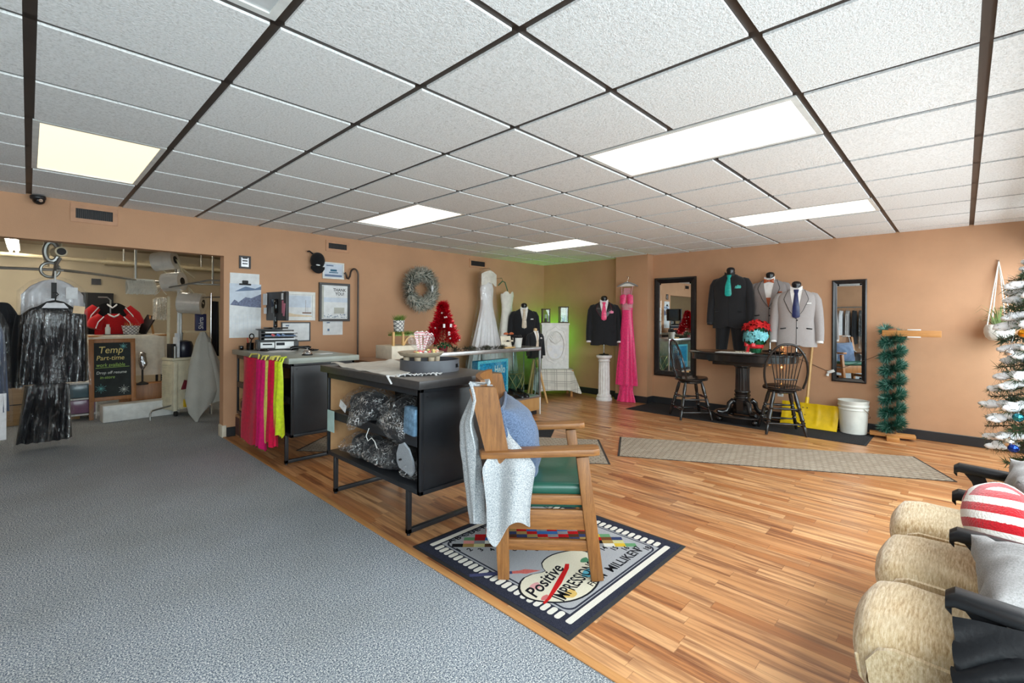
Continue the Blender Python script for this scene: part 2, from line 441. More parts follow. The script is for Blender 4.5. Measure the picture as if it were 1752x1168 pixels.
# ================================================================== camera and light
cam = bpy.data.cameras.new('camera'); cam.sensor_width = 36; cam.lens = 799.6/1752*36; cam.shift_y = -(584-545.1)/1752
cam.clip_start = .02; cam.clip_end = 100
co = bpy.data.objects.new('camera', cam); C.objects.link(co)
co.matrix_world = Matrix.Translation((0, 0, H)) @ RZ(YAW-PI/2) @ RX(PI/2) @ RZ(.0055)
bpy.context.scene.camera = co
def area(name, loc, rot, sx, sy, power, col=(1, 1, 1)):
    L = bpy.data.lights.new(name, 'AREA'); L.shape = 'RECTANGLE'; L.size = sx; L.size_y = sy; L.energy = power; L.color = col
    o = bpy.data.objects.new(name, L); C.objects.link(o); o.location = loc; o.rotation_euler = rot; return o
# daylight entering through the four storefront windows (facing +y, into the room)
for k, (a, b) in enumerate(wins):
    area('window_daylight', ((a+b)/2, Y0-.14, 1.34), (PI/2-.68, 0, 0), b-a-.1, 1.6, 31*(b-a), (.90, .955, 1.0))
w = bpy.data.worlds.new('world'); bpy.context.scene.world = w; w.use_nodes = True
w.node_tree.nodes['Background'].inputs[0].default_value = (.86, .93, 1, 1); w.node_tree.nodes['Background'].inputs[1].default_value = 1.2
vs = bpy.context.scene.view_settings
vs.view_transform = 'Standard'; vs.look = 'None'; vs.gamma = 1; vs.use_curve_mapping = False; vs.exposure = .66
# ================================================================== furniture
m_steel = mat('black_powder_coat', (34, 36, 40), .38, spec=.5, bump=(420, .06))
m_top = mat('charcoal_laminate', (62, 60, 60), .34, bump=(200, .05), var=(30, .15))
m_topg = mat('grey_green_laminate', (150, 156, 148), .34, bump=(200, .03), var=(6, .12))
m_ply = wood('tan_chipboard', (176, 130, 88), (202, 158, 112), 1, .6, 5, 3, .2)
m_shelfin = mat('dark_shelf_liner', (40, 38, 38), .6)

def shelf_counter(label, x0, x1, y0, y1, topm, zb=.275, zt=.905, ztop=.955, inset=.125):
    t = thing('display_counter', label, 'counter', ((x0+x1)/2, (y0+y1)/2, 0))
    w = .025
    MB().box(x0-.035, x1+.03, y0-.05, y1+.045, zt, ztop, .004).build('countertop', topm, t)
    b = MB(); b.box(x0, x1, y0, y0+.02, zb, zt, .002)
    for q in ((x0, x0+w, zb, zt), (x1-w, x1, zb, zt)): b.box(q[0], q[1], y0-.012, y0+.02, q[2], q[3], .002)
    for q in ((zb, zb+w), (zt-w, zt)): b.box(x0, x1, y0-.012, y0+.02, q[0], q[1], .002)
    b.cbox((x0+.27, y0-.013, zt-.01), (.008, .004, .008)); b.cbox((x0+.05, y0-.013, zt-.05), (.006, .004, .006))
    b.build('side_panel', m_steel, t)
    b = MB(); b.box(x0+.02, x1-.02, y1-.022, y1-.004, zb+.02, zt-.002); b.build('side_panel', m_ply, t, 'bare brown chipboard end panel')
    b = MB(); b.box(x1-.02, x1-.002, y0+.02, y1-.022, zb+.02, zt); b.build('back_panel', m_shelfin, t)
    b = MB(); b.box(x0, x1, y0+.02, y1, zb, zb+.03, .002); b.build('shelf', m_steel, t)
    b = MB(); b.box(x0+.005, x1-.02, y0+.02, y1-.022, .585, .605, .002); b.box(x0, x0+.02, y0+.02, y1-.022, .555, .615, .002); b.build('shelf', m_steel, t)
    b = MB(); b.box(x0, x0+.02, y1-.022, y1, zb, zt, .002); b.box(x0, x0+.025, y0+.02, y1, zt-.045, zt, .002); b.build('front_frame', m_steel, t)
    for yy in (y0+inset, y1-inset):
        b = MB(); r = .014
        for xx in (x0+.0, x1-.04): b.box(xx, xx+2*r, yy-r, yy+r, .012, zb, .002)
        b.box(x0, x1-.04+2*r, yy-r, yy+r, .012, .012+2*r, .002)
        for xx in (x0+.014, x1-.026): b.cyl((xx, yy, 0), (xx, yy, .014), .012, n=10)
        b.build('leg_frame', m_steel, t)
    return t
shelf_counter('black metal shelf counter full of bagged caps with a cloth and round tray on top', 1.60, 2.205, 2.30, 3.52, m_top)
shelf_counter('black metal counter against the wall, hung with pink and lime bags', 1.60, 2.19, 4.24, 5.76, m_topg, .265, .915, .965)

# ---- blue paper list taped on the shelf end
t = tag(MB().box(1.590, 1.593, 3.38, 3.49, .46, .62).build('paper_list', mat('pale_blue_paper', (178, 208, 204), .8)), 'pale blue paper list taped to the shelf post', 'paper')

# ---- morris style oak armchair
m_oak = wood('worn_golden_oak', (112, 70, 34), (164, 112, 60), 2, .45, 6, 12, .8)
m_oakx = wood('worn_golden_oak_long', (116, 72, 36), (166, 114, 62), 0, .42, 6, 12, .8)
m_green = mat('dark_green_vinyl', (34, 84, 70), .32, bump=(40, .06), var=(6, .15))
CH = T(1.678, 1.677, .008) @ RZ(D(-47.5))
t = thing('oak_armchair', 'worn oak armchair with green vinyl seat standing on the printed mat', 'armchair', (1.678, 1.677, .008), D(-47.5))
W = .58
def part(b, n, m, l=None, par=None): return b.build(n, m, par or t, l, world=False)
for y in (0, W):
    P = [(-.022, 0), (.034, 0), (.030, .33), (.026, .64), (-.035, .955), (-.045, .967), (-.155, .967), (-.172, .955), (-.095, .66), (-.050, .45)]
    b = MB(RX(PI/2)); b.prism(P, -y-.022, -y+.022); part(b, 'back_post', m_oak)
    b = MB(); b.bar((.478, y, 0), (.398, y, .62), .045, .062, (1, 0, 0), .004); part(b, 'front_leg', m_oak)
    b = MB(); P = [(-.11, -.05), (.45, -.058), (.482, -.045), (.486, .03), (.46, .05), (-.11, .045), (-.125, .02)]
    b.M = T(0, y, .615) @ RY(D(-2.6)); b.prism(P, 0, .034)
    bmesh.ops.bevel(b.bm, geom=b.bm.edges[:], offset=.006, segments=2, affect='EDGES', profile=.5)
    part(b, 'armrest', m_oakx)
    b = MB(); b.box(.02, .43, y-.014, y+.014, .378, .424, .003); part(b, 'side_rail', m_oakx)
    b = MB(); b.box(.02, .44, y-.012, y+.012, .250, .350, .003); part(b, 'side_rail', m_oakx)
    b = MB(); b.box(.01, .455, y-.012, y+.012, .145, .198, .003); part(b, 'stretcher', m_oakx)
b = MB(); b.box(.415, .44, .02, W-.02, .25, .40, .003); part(b, 'front_rail', m_oak)
b = MB()
b.grid(lambda u, v: (-.108 - .05*sin(PI*u) - .012 + .024*0, .02+(W-.04)*u, .835+.16*v), 12, 2); b.thick(.024)
part(b, 'crest_rail', m_oak)
b = MB()
for k in range(3): b.bar((-.075+.035*0, .03, .50+.1*k), (-.075, W-.03, .50+.1*k), .018, .06, (0, 0, 1), .003)
part(b, 'back_slat', m_oak)
b = MB(); b.box(.03, .44, .015, W-.015, .405, .475, .028, 4); part(b, 'seat_cushion', m_green)
b = MB(); b.box(.02, .43, .02, W-.02, .352, .376, .004); part(b, 'seat_platform', m_green)

def pillow(b, M, a, h, th, pinch=.12, wr=.012, seed=0, n=28, pw=2.4):
    """square cushion: a x h in its plane, thickness th; both faces share the edge"""
    def pt(u, v, s):
        x, y = 2*u-1, 2*v-1
        e = max(0, (1-abs(x)**pw))*max(0, (1-abs(y)**pw))
        k = 1-pinch*(1-abs(x)**2)*abs(y)**2 ; l = 1-pinch*(1-abs(y)**2)*abs(x)**2
        p = Vector((x*a*l, y*h*k, s*th*e**.5))
        w = wr*nz((x*2, y*2, s), 1.7, seed) * (e**.3)
        return M @ (p + Vector((0, 0, w)))
    b.grid(lambda u, v: pt(u, v, 1), n, n); b.grid(lambda u, v: pt(u, v, -1), n, n)
    bmesh.ops.remove_doubles(b.bm, verts=b.bm.verts[:], dist=.0006)
    return pt
m_denim = cloth('blue_chenille', (110, 128, 156), (54, 68, 94), 150, .8, .95, .6)
PM = CH @ T(.035, .29, .605) @ RY(D(-11)) @ RY(PI/2) @ RZ(PI/2)
p = thing('throw_pillow', 'large blue heathered pillow standing on the green seat of the oak armchair', 'pillow', tuple(CH @ Vector((.1, .29, .48))))
b = MB(); pt = pillow(b, PM, .265, .25, .155, .10, .016, 3); b.build('cushion', m_denim, p, smooth=60)
b = MB(); loop = [pt(u/20, 0, 1) for u in range(20)] + [pt(1, u/20, 1) for u in range(20)] + [pt(1-u/20, 1, 1) for u in range(20)] + [pt(0, 1-u/20, 1) for u in range(20)]
b.tube([q + Vector((0, 0, .004*nz(q, 30))) for q in loop], .010, 6, closed=True); b.build('piping', m_denim, p)

# ---- grey throw over the chair back
m_throw = cloth('heathered_grey_throw', (206, 208, 208), (126, 134, 142), 190, .6, .95, .5)
b = MB(CH)
def thA(u, v):   # part that hangs behind the near post; u across, v from the crest down
    s = v*.74
    y = -.035 + .20*u - .03*v*u; fold = .034*sin(u*10+v*3)+.016*sin(u*21+v*5)
    if s < .06: x = -.135 - .05*sin(s/.06*PI/2) + .05; z = .985 - .02*(s/.06)**2
    else: x = -.14 - .065*min(1, (s-.06)/.2) + .10*max(0, v-.3); z = .965-(s-.06)
    if y < .024 and s < .4: x = min(x, -.175+.14*s)
    return (x + fold*min(1, v*2), y, z - .07*u*max(0, v-.6)*2.5)
b.grid(thA, 22, 30)
def thB(u, v):   # part that comes between post and pillow and drops outside the arm side
    z = .97 - .71*v
    k = min(1, max(0, (.72-z)/.16)); k = k*k*(3-2*k)
    sp = .014 + .098*k + .02*k*sin(v*5)
    x = -.075 + .105*min(1, v/.42) - .015*k + (u-.5)*2*sp + .03*k*u
    y = .052 - .10*k - (.014*sin(u*11+1.2) + .016*sin(u*6+v*5))*k
    drop = .11*max(0, v-.5)*(sin(u*PI*1.7+.5)+.5*sin(u*9))
    return (x, y, z - drop)
b.grid(thB, 26, 36)
b.grid(lambda u, v: (-.085+.012*v, -.0+.10*u, .985+.010*sin(v*PI)-.012*v), 8, 6)
b.thick(.009)
tag(b.build('throw_blanket', m_throw, smooth=80), 'light grey throw draped over the back post of the oak armchair', 'blanket')

# ---- waiting seats (three joined seats with black arms)
def m_seat_():
    n = NT('tan_chenille_upholstery'); co = n.co((22, 160, 60)); f = n.noise(1.0, 4, co, .7)
    g = n.noise(5, 3)
    c = n.ramp(f, [(.3, (150, 118, 76)), (.5, (196, 170, 130)), (.7, (224, 208, 178))])
    n.col(n.mix(n.ramp(g, [(.4, (0, 0, 0, 1)), (.7, (1, 1, 1, 1))]), c, n.mix(.5, c, (204, 190, 160)))); n.set(rough=.9, sheen=.3, spec=.2); n.bump(f, .5, .004); return n.m
m_seat = m_seat_()
m_arm = mat('black_moulded_plastic', (20, 20, 22), .36, spec=.35, bump=(300, .05))
t = thing('waiting_seats', 'row of three joined tan upholstered seats with black armrests along the window', 'seating', (2.3, -.1, 0))
for k in range(3):
    x0, x1 = 1.615+.478*k, 2.04+.478*k
    def seat(u, v):
        x = lerp(x0, x1, u); e = min(1, min(u, 1-u)*9)**.5
        # profile from rear top over the front roll to the underside
        P = [(0, (-.42, .43)), (.45, (-.02, .455)), (.62, (.13, .462)), (.72, (.195, .445)), (.80, (.222, .40)), (.88, (.212, .345)), (.94, (.18, .315)), (1, (.04, .303))]
        y = interp([(a, q[0]) for a, q in P], v); z = interp([(a, q[1]) for a, q in P], v)
        return (x + .008*sin(v*5), y-.03*(1-e)*(v > .5) + .02*(v > .6)*sin(u*PI), z - .045*(1-e) + .012*nz((x*3, y*4, 0), 1.5, k) + .012*sin(u*PI))
    b = MB(); b.grid(seat, 20, 28)
    for xs in (x0+.006, x1-.022):
        b.prism([(-.42, .43), (-.02, .452), (.13, .455), (.165, .44), (.19, .40), (.182, .345), (.15, .315), (.02, .303), (-.42, .303)], xs, xs+.016, Matrix(((0, 0, 1, 0), (1, 0, 0, 0), (0, 1, 0, 0), (0, 0, 0, 1))) @ T(0, -.012, -.022))
    b.build('seat', m_seat, t, smooth=60)
    b = MB(); b.tube([seat(.045, .80+.16*s/14) for s in range(15)], .0055, 6); b.build('seam_welt', m_seat, t)
    b = MB()
    b.grid(lambda u, v: (lerp(x0, x1, u), -.40-.13*v-.03*sin(u*PI)+.03, .47+.42*v), 10, 10); b.thick(.07); b.build('backrest', m_seat, t)
for k in range(4):
    x = 1.592+.474*k; b = MB()
    pts = [(x, .018, .606), (x, .03, .628), (x, .012, .640), (x, -.12, .632), (x, -.30, .622), (x, -.46, .62)]
    rings = []
    for (px_, y, z), (w_, h_) in zip(pts, ((.016, .010), (.026, .017), (.030, .020), (.030, .022), (.028, .022), (.026, .02))):
        rings.append([b.v((px_+w_*math.copysign(abs(cos(a))**.6, cos(a)), y, z+h_*math.copysign(abs(sin(a))**.6, sin(a)))) for a in [2*PI*q/16 for q in range(16)]])
    b.skin(rings); b.build('armrest', m_arm, t)
    b = MB(); b.prism([(.0, .625), (-.07, .625), (-.11, .50), (-.13, .30), (-.08, .30), (-.055, .50), (-.03, .585)], x-.012, x+.012, Matrix(((0, 0, 1, 0), (1, 0, 0, 0), (0, 1, 0, 0), (0, 0, 0, 1))))
    b.build('arm_bracket', m_arm, t)
    b = MB(); b.box(x-.010, x+.010, -.45, -.40, .28, .60, .004); b.build('arm_post', m_arm, t)
b = MB(); b.box(1.58, 3.03, -.25, -.19, .24, .30, .006)
b.build('beam', m_arm, t)
for x in (1.70, 2.90):
    b = MB(); b.bar((x, -.22, .26), (x, -.22, .02), .05, .05); b.tube([(x, -.46, .018), (x, -.2, .035), (x, .10, .03), (x, .175, .016)], [.016, .026, .024, .014], 10); b.build('foot', m_arm, t)

m_plush = cloth('grey_velour', (150, 147, 146), (122, 120, 118), 240, .5, .8, .25)
def cushion(name, label, c, R, a, h, th, m, seed, wr=.03):
    q = thing(name, label, 'pillow', (c[0], c[1], c[2]-th))
    b = MB(); pillow(b, T(*c) @ R, a, h, th, .06, wr, seed); b.build('cover', m, q, smooth=70); return q
g1 = cushion('grey_pillow', 'plump grey velour pillow with a button behind the nearest armrest', (1.84, -.22, .535), RX(D(33)) @ RZ(D(6)), .20, .22, .115, m_plush, 5, .05)
b = MB(); b.lathe([(.001, .010), (.016, .012), (.022, .007), (.024, 0)], (0, 0, 0), 14, T(1.79, -.15, .648) @ RX(D(-25))); b.build('button', m_plush, g1)
cushion('grey_pillow', 'grey velour pillow on the farthest seat under the snowy tree', (2.79, -.29, .58), RX(D(45)), .20, .20, .10, m_plush, 9, .05)
def m_stripe_():
    n = NT('red_white_plush_stripes'); x, y, z = n.xyz(n.co((1, 1, 1), 'Object'))
    d = n.math('ADD', n.math('MULTIPLY', z, 1.0), n.math('MULTIPLY', n.math('ABSOLUTE', n.math('ADD', x, 0.02)), -.38))
    s = n.math('FRACT', n.math('MULTIPLY', d, 17.0)); f = n.noise(160, 3)
    c = n.ramp(n.math('ADD', s, n.math('MULTIPLY', n.math('SUBTRACT', f, .5), .12)), [(.5, (186, 22, 34)), (.52, (232, 226, 218))], 'CONSTANT')
    n.col(c); n.set(rough=.95, sheen=.4, spec=.1); n.bump(f, .8, .006); return n.m
q = thing('striped_pillow', 'round red and white striped plush pillow on the middle seat', 'pillow', (2.335, -.10, .47))
b = MB(); b.ell((2.335, -.115, .60), (.205, .105, .15), 36, 22, RX(D(-24)), lambda p: p + Vector((0, .006*nz(p, 14), .006*nz(p, 11, 4))), .8)
b.build('cover', m_stripe_(), q, smooth=80)
# black ribbed jacket slung over the outer side of the first seat
m_leather = mat('black_coated_fabric', (13, 14, 17), .48, spec=.22, bump=(90, .08))
def jk(u, v):
    x = 1.572 - .045*sin(v*PI*.9) - .07*v; y = .015+.075*v - .62*u - .03*sin(v*3); z = .597-.40*v + .02*sin(u*6)
    f = .017*sin((v*7.5 + u*4.2 + .5*nz((u*3, v*3, 0), 1))*2*PI*.55)*min(1, v*4)
    return (x - abs(f)*1.6, y, z + f*.5)
b = MB(); b.grid(jk, 40, 60); b.thick(.012)
tag(b.build('black_jacket', m_leather, smooth=80), 'black ribbed jacket hung over the outer side of the nearest tan seat', 'jacket')
# ================================================================== mats and rugs
def m_mat_(name, a, b, sc=260):
    n = NT(name); f = n.noise(sc, 2, None, .7); n.col(n.ramp(f, [(.35, a), (.65, b)])); n.set(rough=.95, spec=.1); n.bump(f, .5, .004); return n.m
m_navy = m_mat_('navy_mat_pile', (34, 36, 48), (58, 60, 74)); m_mgrey = m_mat_('grey_mat_pile', (140, 142, 148), (184, 184, 186))
m_mwhite = m_mat_('cream_mat_pile', (206, 200, 190), (230, 226, 216)); m_rub = mat('black_rubber', (36, 36, 38), .7)
MX, MY, MW, MH = 1.545, 1.155, 1.115, 1.125
t = thing('printed_floor_mat', 'navy bordered grey floor mat with a printed paint palette and colour chart', 'mat', (MX+MW/2, MY+MH/2, 0))
MBm = T(MX, MY, 0)
MB(MBm).box(0, MW, 0, MH, 0, .005, .002).build('rubber_backing', m_rub, t)
MB(MBm).box(.02, MW-.02, .02, MH-.02, .005, .0065).build('border', m_navy, t)
def rrect(x0, x1, y0, y1, r, n=8):
    P = []
    for cx, cy, a in ((x1-r, y1-r, 0), (x0+r, y1-r, 90), (x0+r, y0+r, 180), (x1-r, y0+r, 270)):
        P += [(cx+r*cos(D(a+90*k/n)), cy+r*sin(D(a+90*k/n))) for k in range(n+1)]
    return P
MB(MBm).prism(rrect(.145, MW-.145, .105, MH-.105, .05), .0065, .0071).build('field_outline', m_navy, t)
MB(MBm).box(.135, MW-.135, .10, MH-.10, .0064, .0068).build('field_surround', m_mgrey, t)
MB(MBm).prism(rrect(.155, MW-.155, .115, MH-.115, .045), .0065, .0075).build('field', m_mgrey, t)
for y in (.055, MH-.085):
    MB(MBm).prism(rrect(.08, MW-.08, y, y+.032, .01), .0065, .0074).build('border_band', m_mwhite, t)
for x0 in (.07, MW-.13):
    b = MB(MBm)
    for k in range(22): b.prism(rrect(x0, x0+.060, .115+.0415*k, .115+.0415*k+.029, .013, 5), .0065, .0074)
    o = b.build('border_dashes', m_mwhite, t); o['kind'] = 'stuff'
pal = [(24, 22, 26), (236, 232, 220), (196, 24, 30), (60, 110, 176), (52, 120, 62), (178, 146, 86), (226, 190, 60), (120, 74, 44), (86, 158, 196),
       (232, 156, 150), (214, 208, 150), (110, 162, 118), (60, 70, 110), (200, 60, 50), (150, 150, 152), (92, 60, 40), (170, 30, 36), (104, 190, 214)]
pm = [m_mat_('chart_colour_%d' % k, tuple(int(v*.82) for v in c), c) for k, c in enumerate(pal)]
b = MB(MBm)
for n_ in range(18):
    for k in range(7):
        cx, cy = .185+.0445*n_+.028*k, .945-.0445*n_+.028*k
        if cx > MW-.20 or cy > MH-.165: continue
        # rows bend into chevrons halfway along, as on the printed chart
        b.mi = (n_*5+k*3+(k*k) % 4 + (0 if n_ < 6 else 3)) % 18 if n_ < 5 or n_ > 12 else [2, 15, 12, 5, 2, 3, 14][(n_+k*(1 if n_ < 9 else -1)) % 7]
        a, c = (.0222, -.0222), (.014, .014)
        b.quad((cx-a[0]-c[0], cy-a[1]-c[1], .0079), (cx+a[0]-c[0], cy+a[1]-c[1], .0079), (cx+a[0]+c[0], cy+a[1]+c[1], .0079), (cx-a[0]+c[0], cy-a[1]+c[1], .0079))
o = b.build('colour_chart', pm, t, smooth=0)
m_ink = m_mat_('black_print', (20, 20, 24), (40, 40, 46)); m_inkr = m_mat_('red_print', (170, 20, 24), (206, 40, 40))
for k, ch in enumerate('ABCDEFG'): b = MB(MBm); b.text(ch, .062, T(.175+.052*k, .995, .0075), .0006, bold=.001); b.build('chart_letter', m_ink, t, smooth=0)
for n_ in range(18): b = MB(MBm); b.text(str(n_+1), .050, T(.145+.0445*n_, .885-.0445*n_, .0080), .0005, bold=.001); b.build('chart_number', m_ink, t, smooth=0)
b = MB(MBm); b.text('FROM', .052, T(.385, .150, .0076), .0006, bold=.001); b.build('maker_lettering', m_ink, t, smooth=0)
b = MB(MBm); b.text('MILLIKEN', .078, T(.565, .150, .0076), .0006, bold=.0012, sx=.98); b.build('maker_lettering', m_ink, t, smooth=0)
# paint palette with the slogan
P = []
for k in range(48):
    a = 2*PI*k/48; r = 1 + .07*sin(3*a+.6) - .42*math.exp(-((a-1.75)/.22)**2) + .08*math.exp(-((a-1.1)/.3)**2)
    P.append((.27*r*cos(a), .165*r*sin(a)))
PR = T(.365, .315, 0) @ RZ(D(8))
MB(MBm).prism([(x*1.045, y*1.06) for x, y in P], .0074, .0078, PR).build('palette_outline', m_ink, t)
MB(MBm).prism(P, .0074, .0081, PR).build('palette', m_mat_('palette_tan', (206, 198, 176), (226, 220, 200)), t)
for c, x, y, r in (((104, 190, 214), .10, -.10, .05), ((84, 140, 104), .20, -.02, .03), ((232, 170, 170), -.17, .06, .035), ((226, 190, 110), -.12, -.11, .04), ((214, 120, 120), -.22, -.03, .025)):
    MB(MBm).prism([(x+r*cos(a)*(1+.2*sin(3*a)), y+r*.7*sin(a)) for a in [2*PI*q/14 for q in range(14)]], .0080, .0084, PR).build('paint_blob', m_mat_('paint_%d%d' % (c[0], c[1]), tuple(int(v*.85) for v in c), c), t)
b = MB(MBm); b.text('Positive', .105, T(.115, .285, .0083) @ RZ(D(12)), .0006, shear=.3, bold=.0015, sx=.95); b.build('slogan_lettering', m_ink, t, smooth=0); b = MB(MBm); b.text('IMPRESSIONS', .098, T(.185, .175, .0083) @ RZ(D(9)), .0006, bold=.001, sx=.70)
b.build('slogan_lettering', m_ink, t, smooth=0)
b = MB(MBm); b.prism([(.11, .225), (.16, .232), (.30, .275), (.44, .335), (.475, .36), (.46, .375), (.42, .352), (.28, .298), (.15, .245), (.115, .24)], .0080, .0086); b.build('red_brush_stroke', m_inkr, t)
b = MB(MBm); b.prism([(-.22, -.012), (-.10, -.016), (.0, -.012), (.0, .012), (-.10, .016), (-.22, .012)], .0074, .0080, T(.20, .52, 0) @ RZ(D(-38))); b.build('brush_handle', m_mat_('brush_blue', (56, 60, 96), (84, 86, 120)), t)
b = MB(MBm); b.prism([(0, -.012), (.04, -.013), (.07, -.022), (.15, .0), (.07, .022), (.04, .013), (0, .012)], .0074, .0081, T(.20, .52, 0) @ RZ(D(-38))); b.build('brush_tip', m_mat_('brush_red', (176, 60, 60), (214, 130, 120)), t)

# woven runners
def m_weave_(name, rot):
    n = NT(name); tc = n.n('ShaderNodeTexCoord'); mp = n.n('ShaderNodeMapping'); mp.inputs['Rotation'].default_value = (0, 0, rot); n.l(tc.outputs['Object'], mp.inputs[0])
    br = n.n('ShaderNodeTexBrick'); br.inputs['Scale'].default_value = 1; br.inputs['Brick Width'].default_value = .075; br.inputs['Row Height'].default_value = .034; br.inputs['Mortar Size'].default_value = .006
    br.inputs['Color1'].default_value = lin((186, 172, 154)); br.inputs['Color2'].default_value = lin((168, 152, 134)); br.inputs['Mortar'].default_value = lin((126, 112, 96)); br.inputs['Mortar Smooth'].default_value = .6
    n.l(mp.outputs[0], br.inputs['Vector']); f = n.noise(140, 2)
    n.col(n.mix(.22, br.outputs[0], n.ramp(f, [(.3, (120, 108, 94)), (.7, (206, 194, 178))]))); n.set(rough=.95, spec=.1)
    n.bump(n.math('ADD', n.math('MULTIPLY', br.outputs['Fac'], -1.0), n.math('MULTIPLY', f, .4)), .6, .006); return n.m
def rug(name, label, P, m, edge, h=.007):
    c = [sum(p[i] for p in P)/len(P) for i in (0, 1)]
    t = thing(name, label, 'rug', (c[0], c[1], 0))
    MB().prism(P, 0, h*.7).build('backing', edge, t)
    s = .985
    MB().prism([(c[0]+(x-c[0])*s, c[1]+(y-c[1])*s) for x, y in P], h*.5, h).build('pile', m, t)
m_edge = mat('dark_rug_edge', (58, 50, 44), .9)
rug('runner_rug', 'long beige woven runner crossing the wood floor towards the seats', [(4.61, 2.765), (3.955, 2.395), (5.30, .03), (5.98, .34)], m_weave_('beige_basket_weave', D(28)), m_edge)
rug('runner_rug', 'shorter beige woven runner behind the oak armchair', [(3.68, 2.30), (4.34, 2.86), (2.55, 5.30), (1.85, 4.75)], m_weave_('beige_basket_weave_b', D(37)), m_edge)
m_cham = m_mat_('charcoal_ribbed_mat', (40, 40, 42), (64, 63, 64), 120)
rug('entrance_mat', 'black ribbed mat under the pub table along the mirror wall', [(6.13, 3.58), (6.90, 3.55), (6.80, .73), (6.13, .73)], m_cham, m_rub)
rug('entrance_mat', 'small black mat in front of the glass showcase', [(4.05, 3.30), (4.75, 3.75), (4.45, 4.10), (3.75, 3.70)], m_cham, m_rub, .006)
# ================================================================== suits, gowns
m_suitb = cloth('black_suiting', (40, 41, 45), (24, 25, 28), 500, .5, .8, .15)
m_suitc = cloth('charcoal_suiting', (44, 44, 47), (26, 26, 28), 500, .5, .8, .15)
m_suitg = cloth('light_grey_suiting', (176, 170, 168), (142, 136, 136), 420, .5, .85, .15)
m_suitm = cloth('mid_grey_suiting', (164, 156, 154), (128, 122, 122), 420, .5, .85, .15)
m_lapb = mat('black_satin', (30, 30, 33), .3); m_shirt = mat('white_shirt_cotton', (232, 230, 228), .8, bump=(60, .1)); m_blk = mat('black_mannequin_plastic', (22, 22, 24), .28)
m_bshirt = mat('black_shirt_cotton', (30, 30, 32), .7); m_chrome = mat('polished_chrome', (200, 200, 202), .12, 1.)
def satin(n, c): return mat(n, c, .36, sheen=.03, var=(40, .18), bump=(30, .1))
m_crease = mat('crease_shade_and_trim', (30, 30, 32), .9)  # near-black; paints crease shade along lapels and fronts, also buttons and flaps

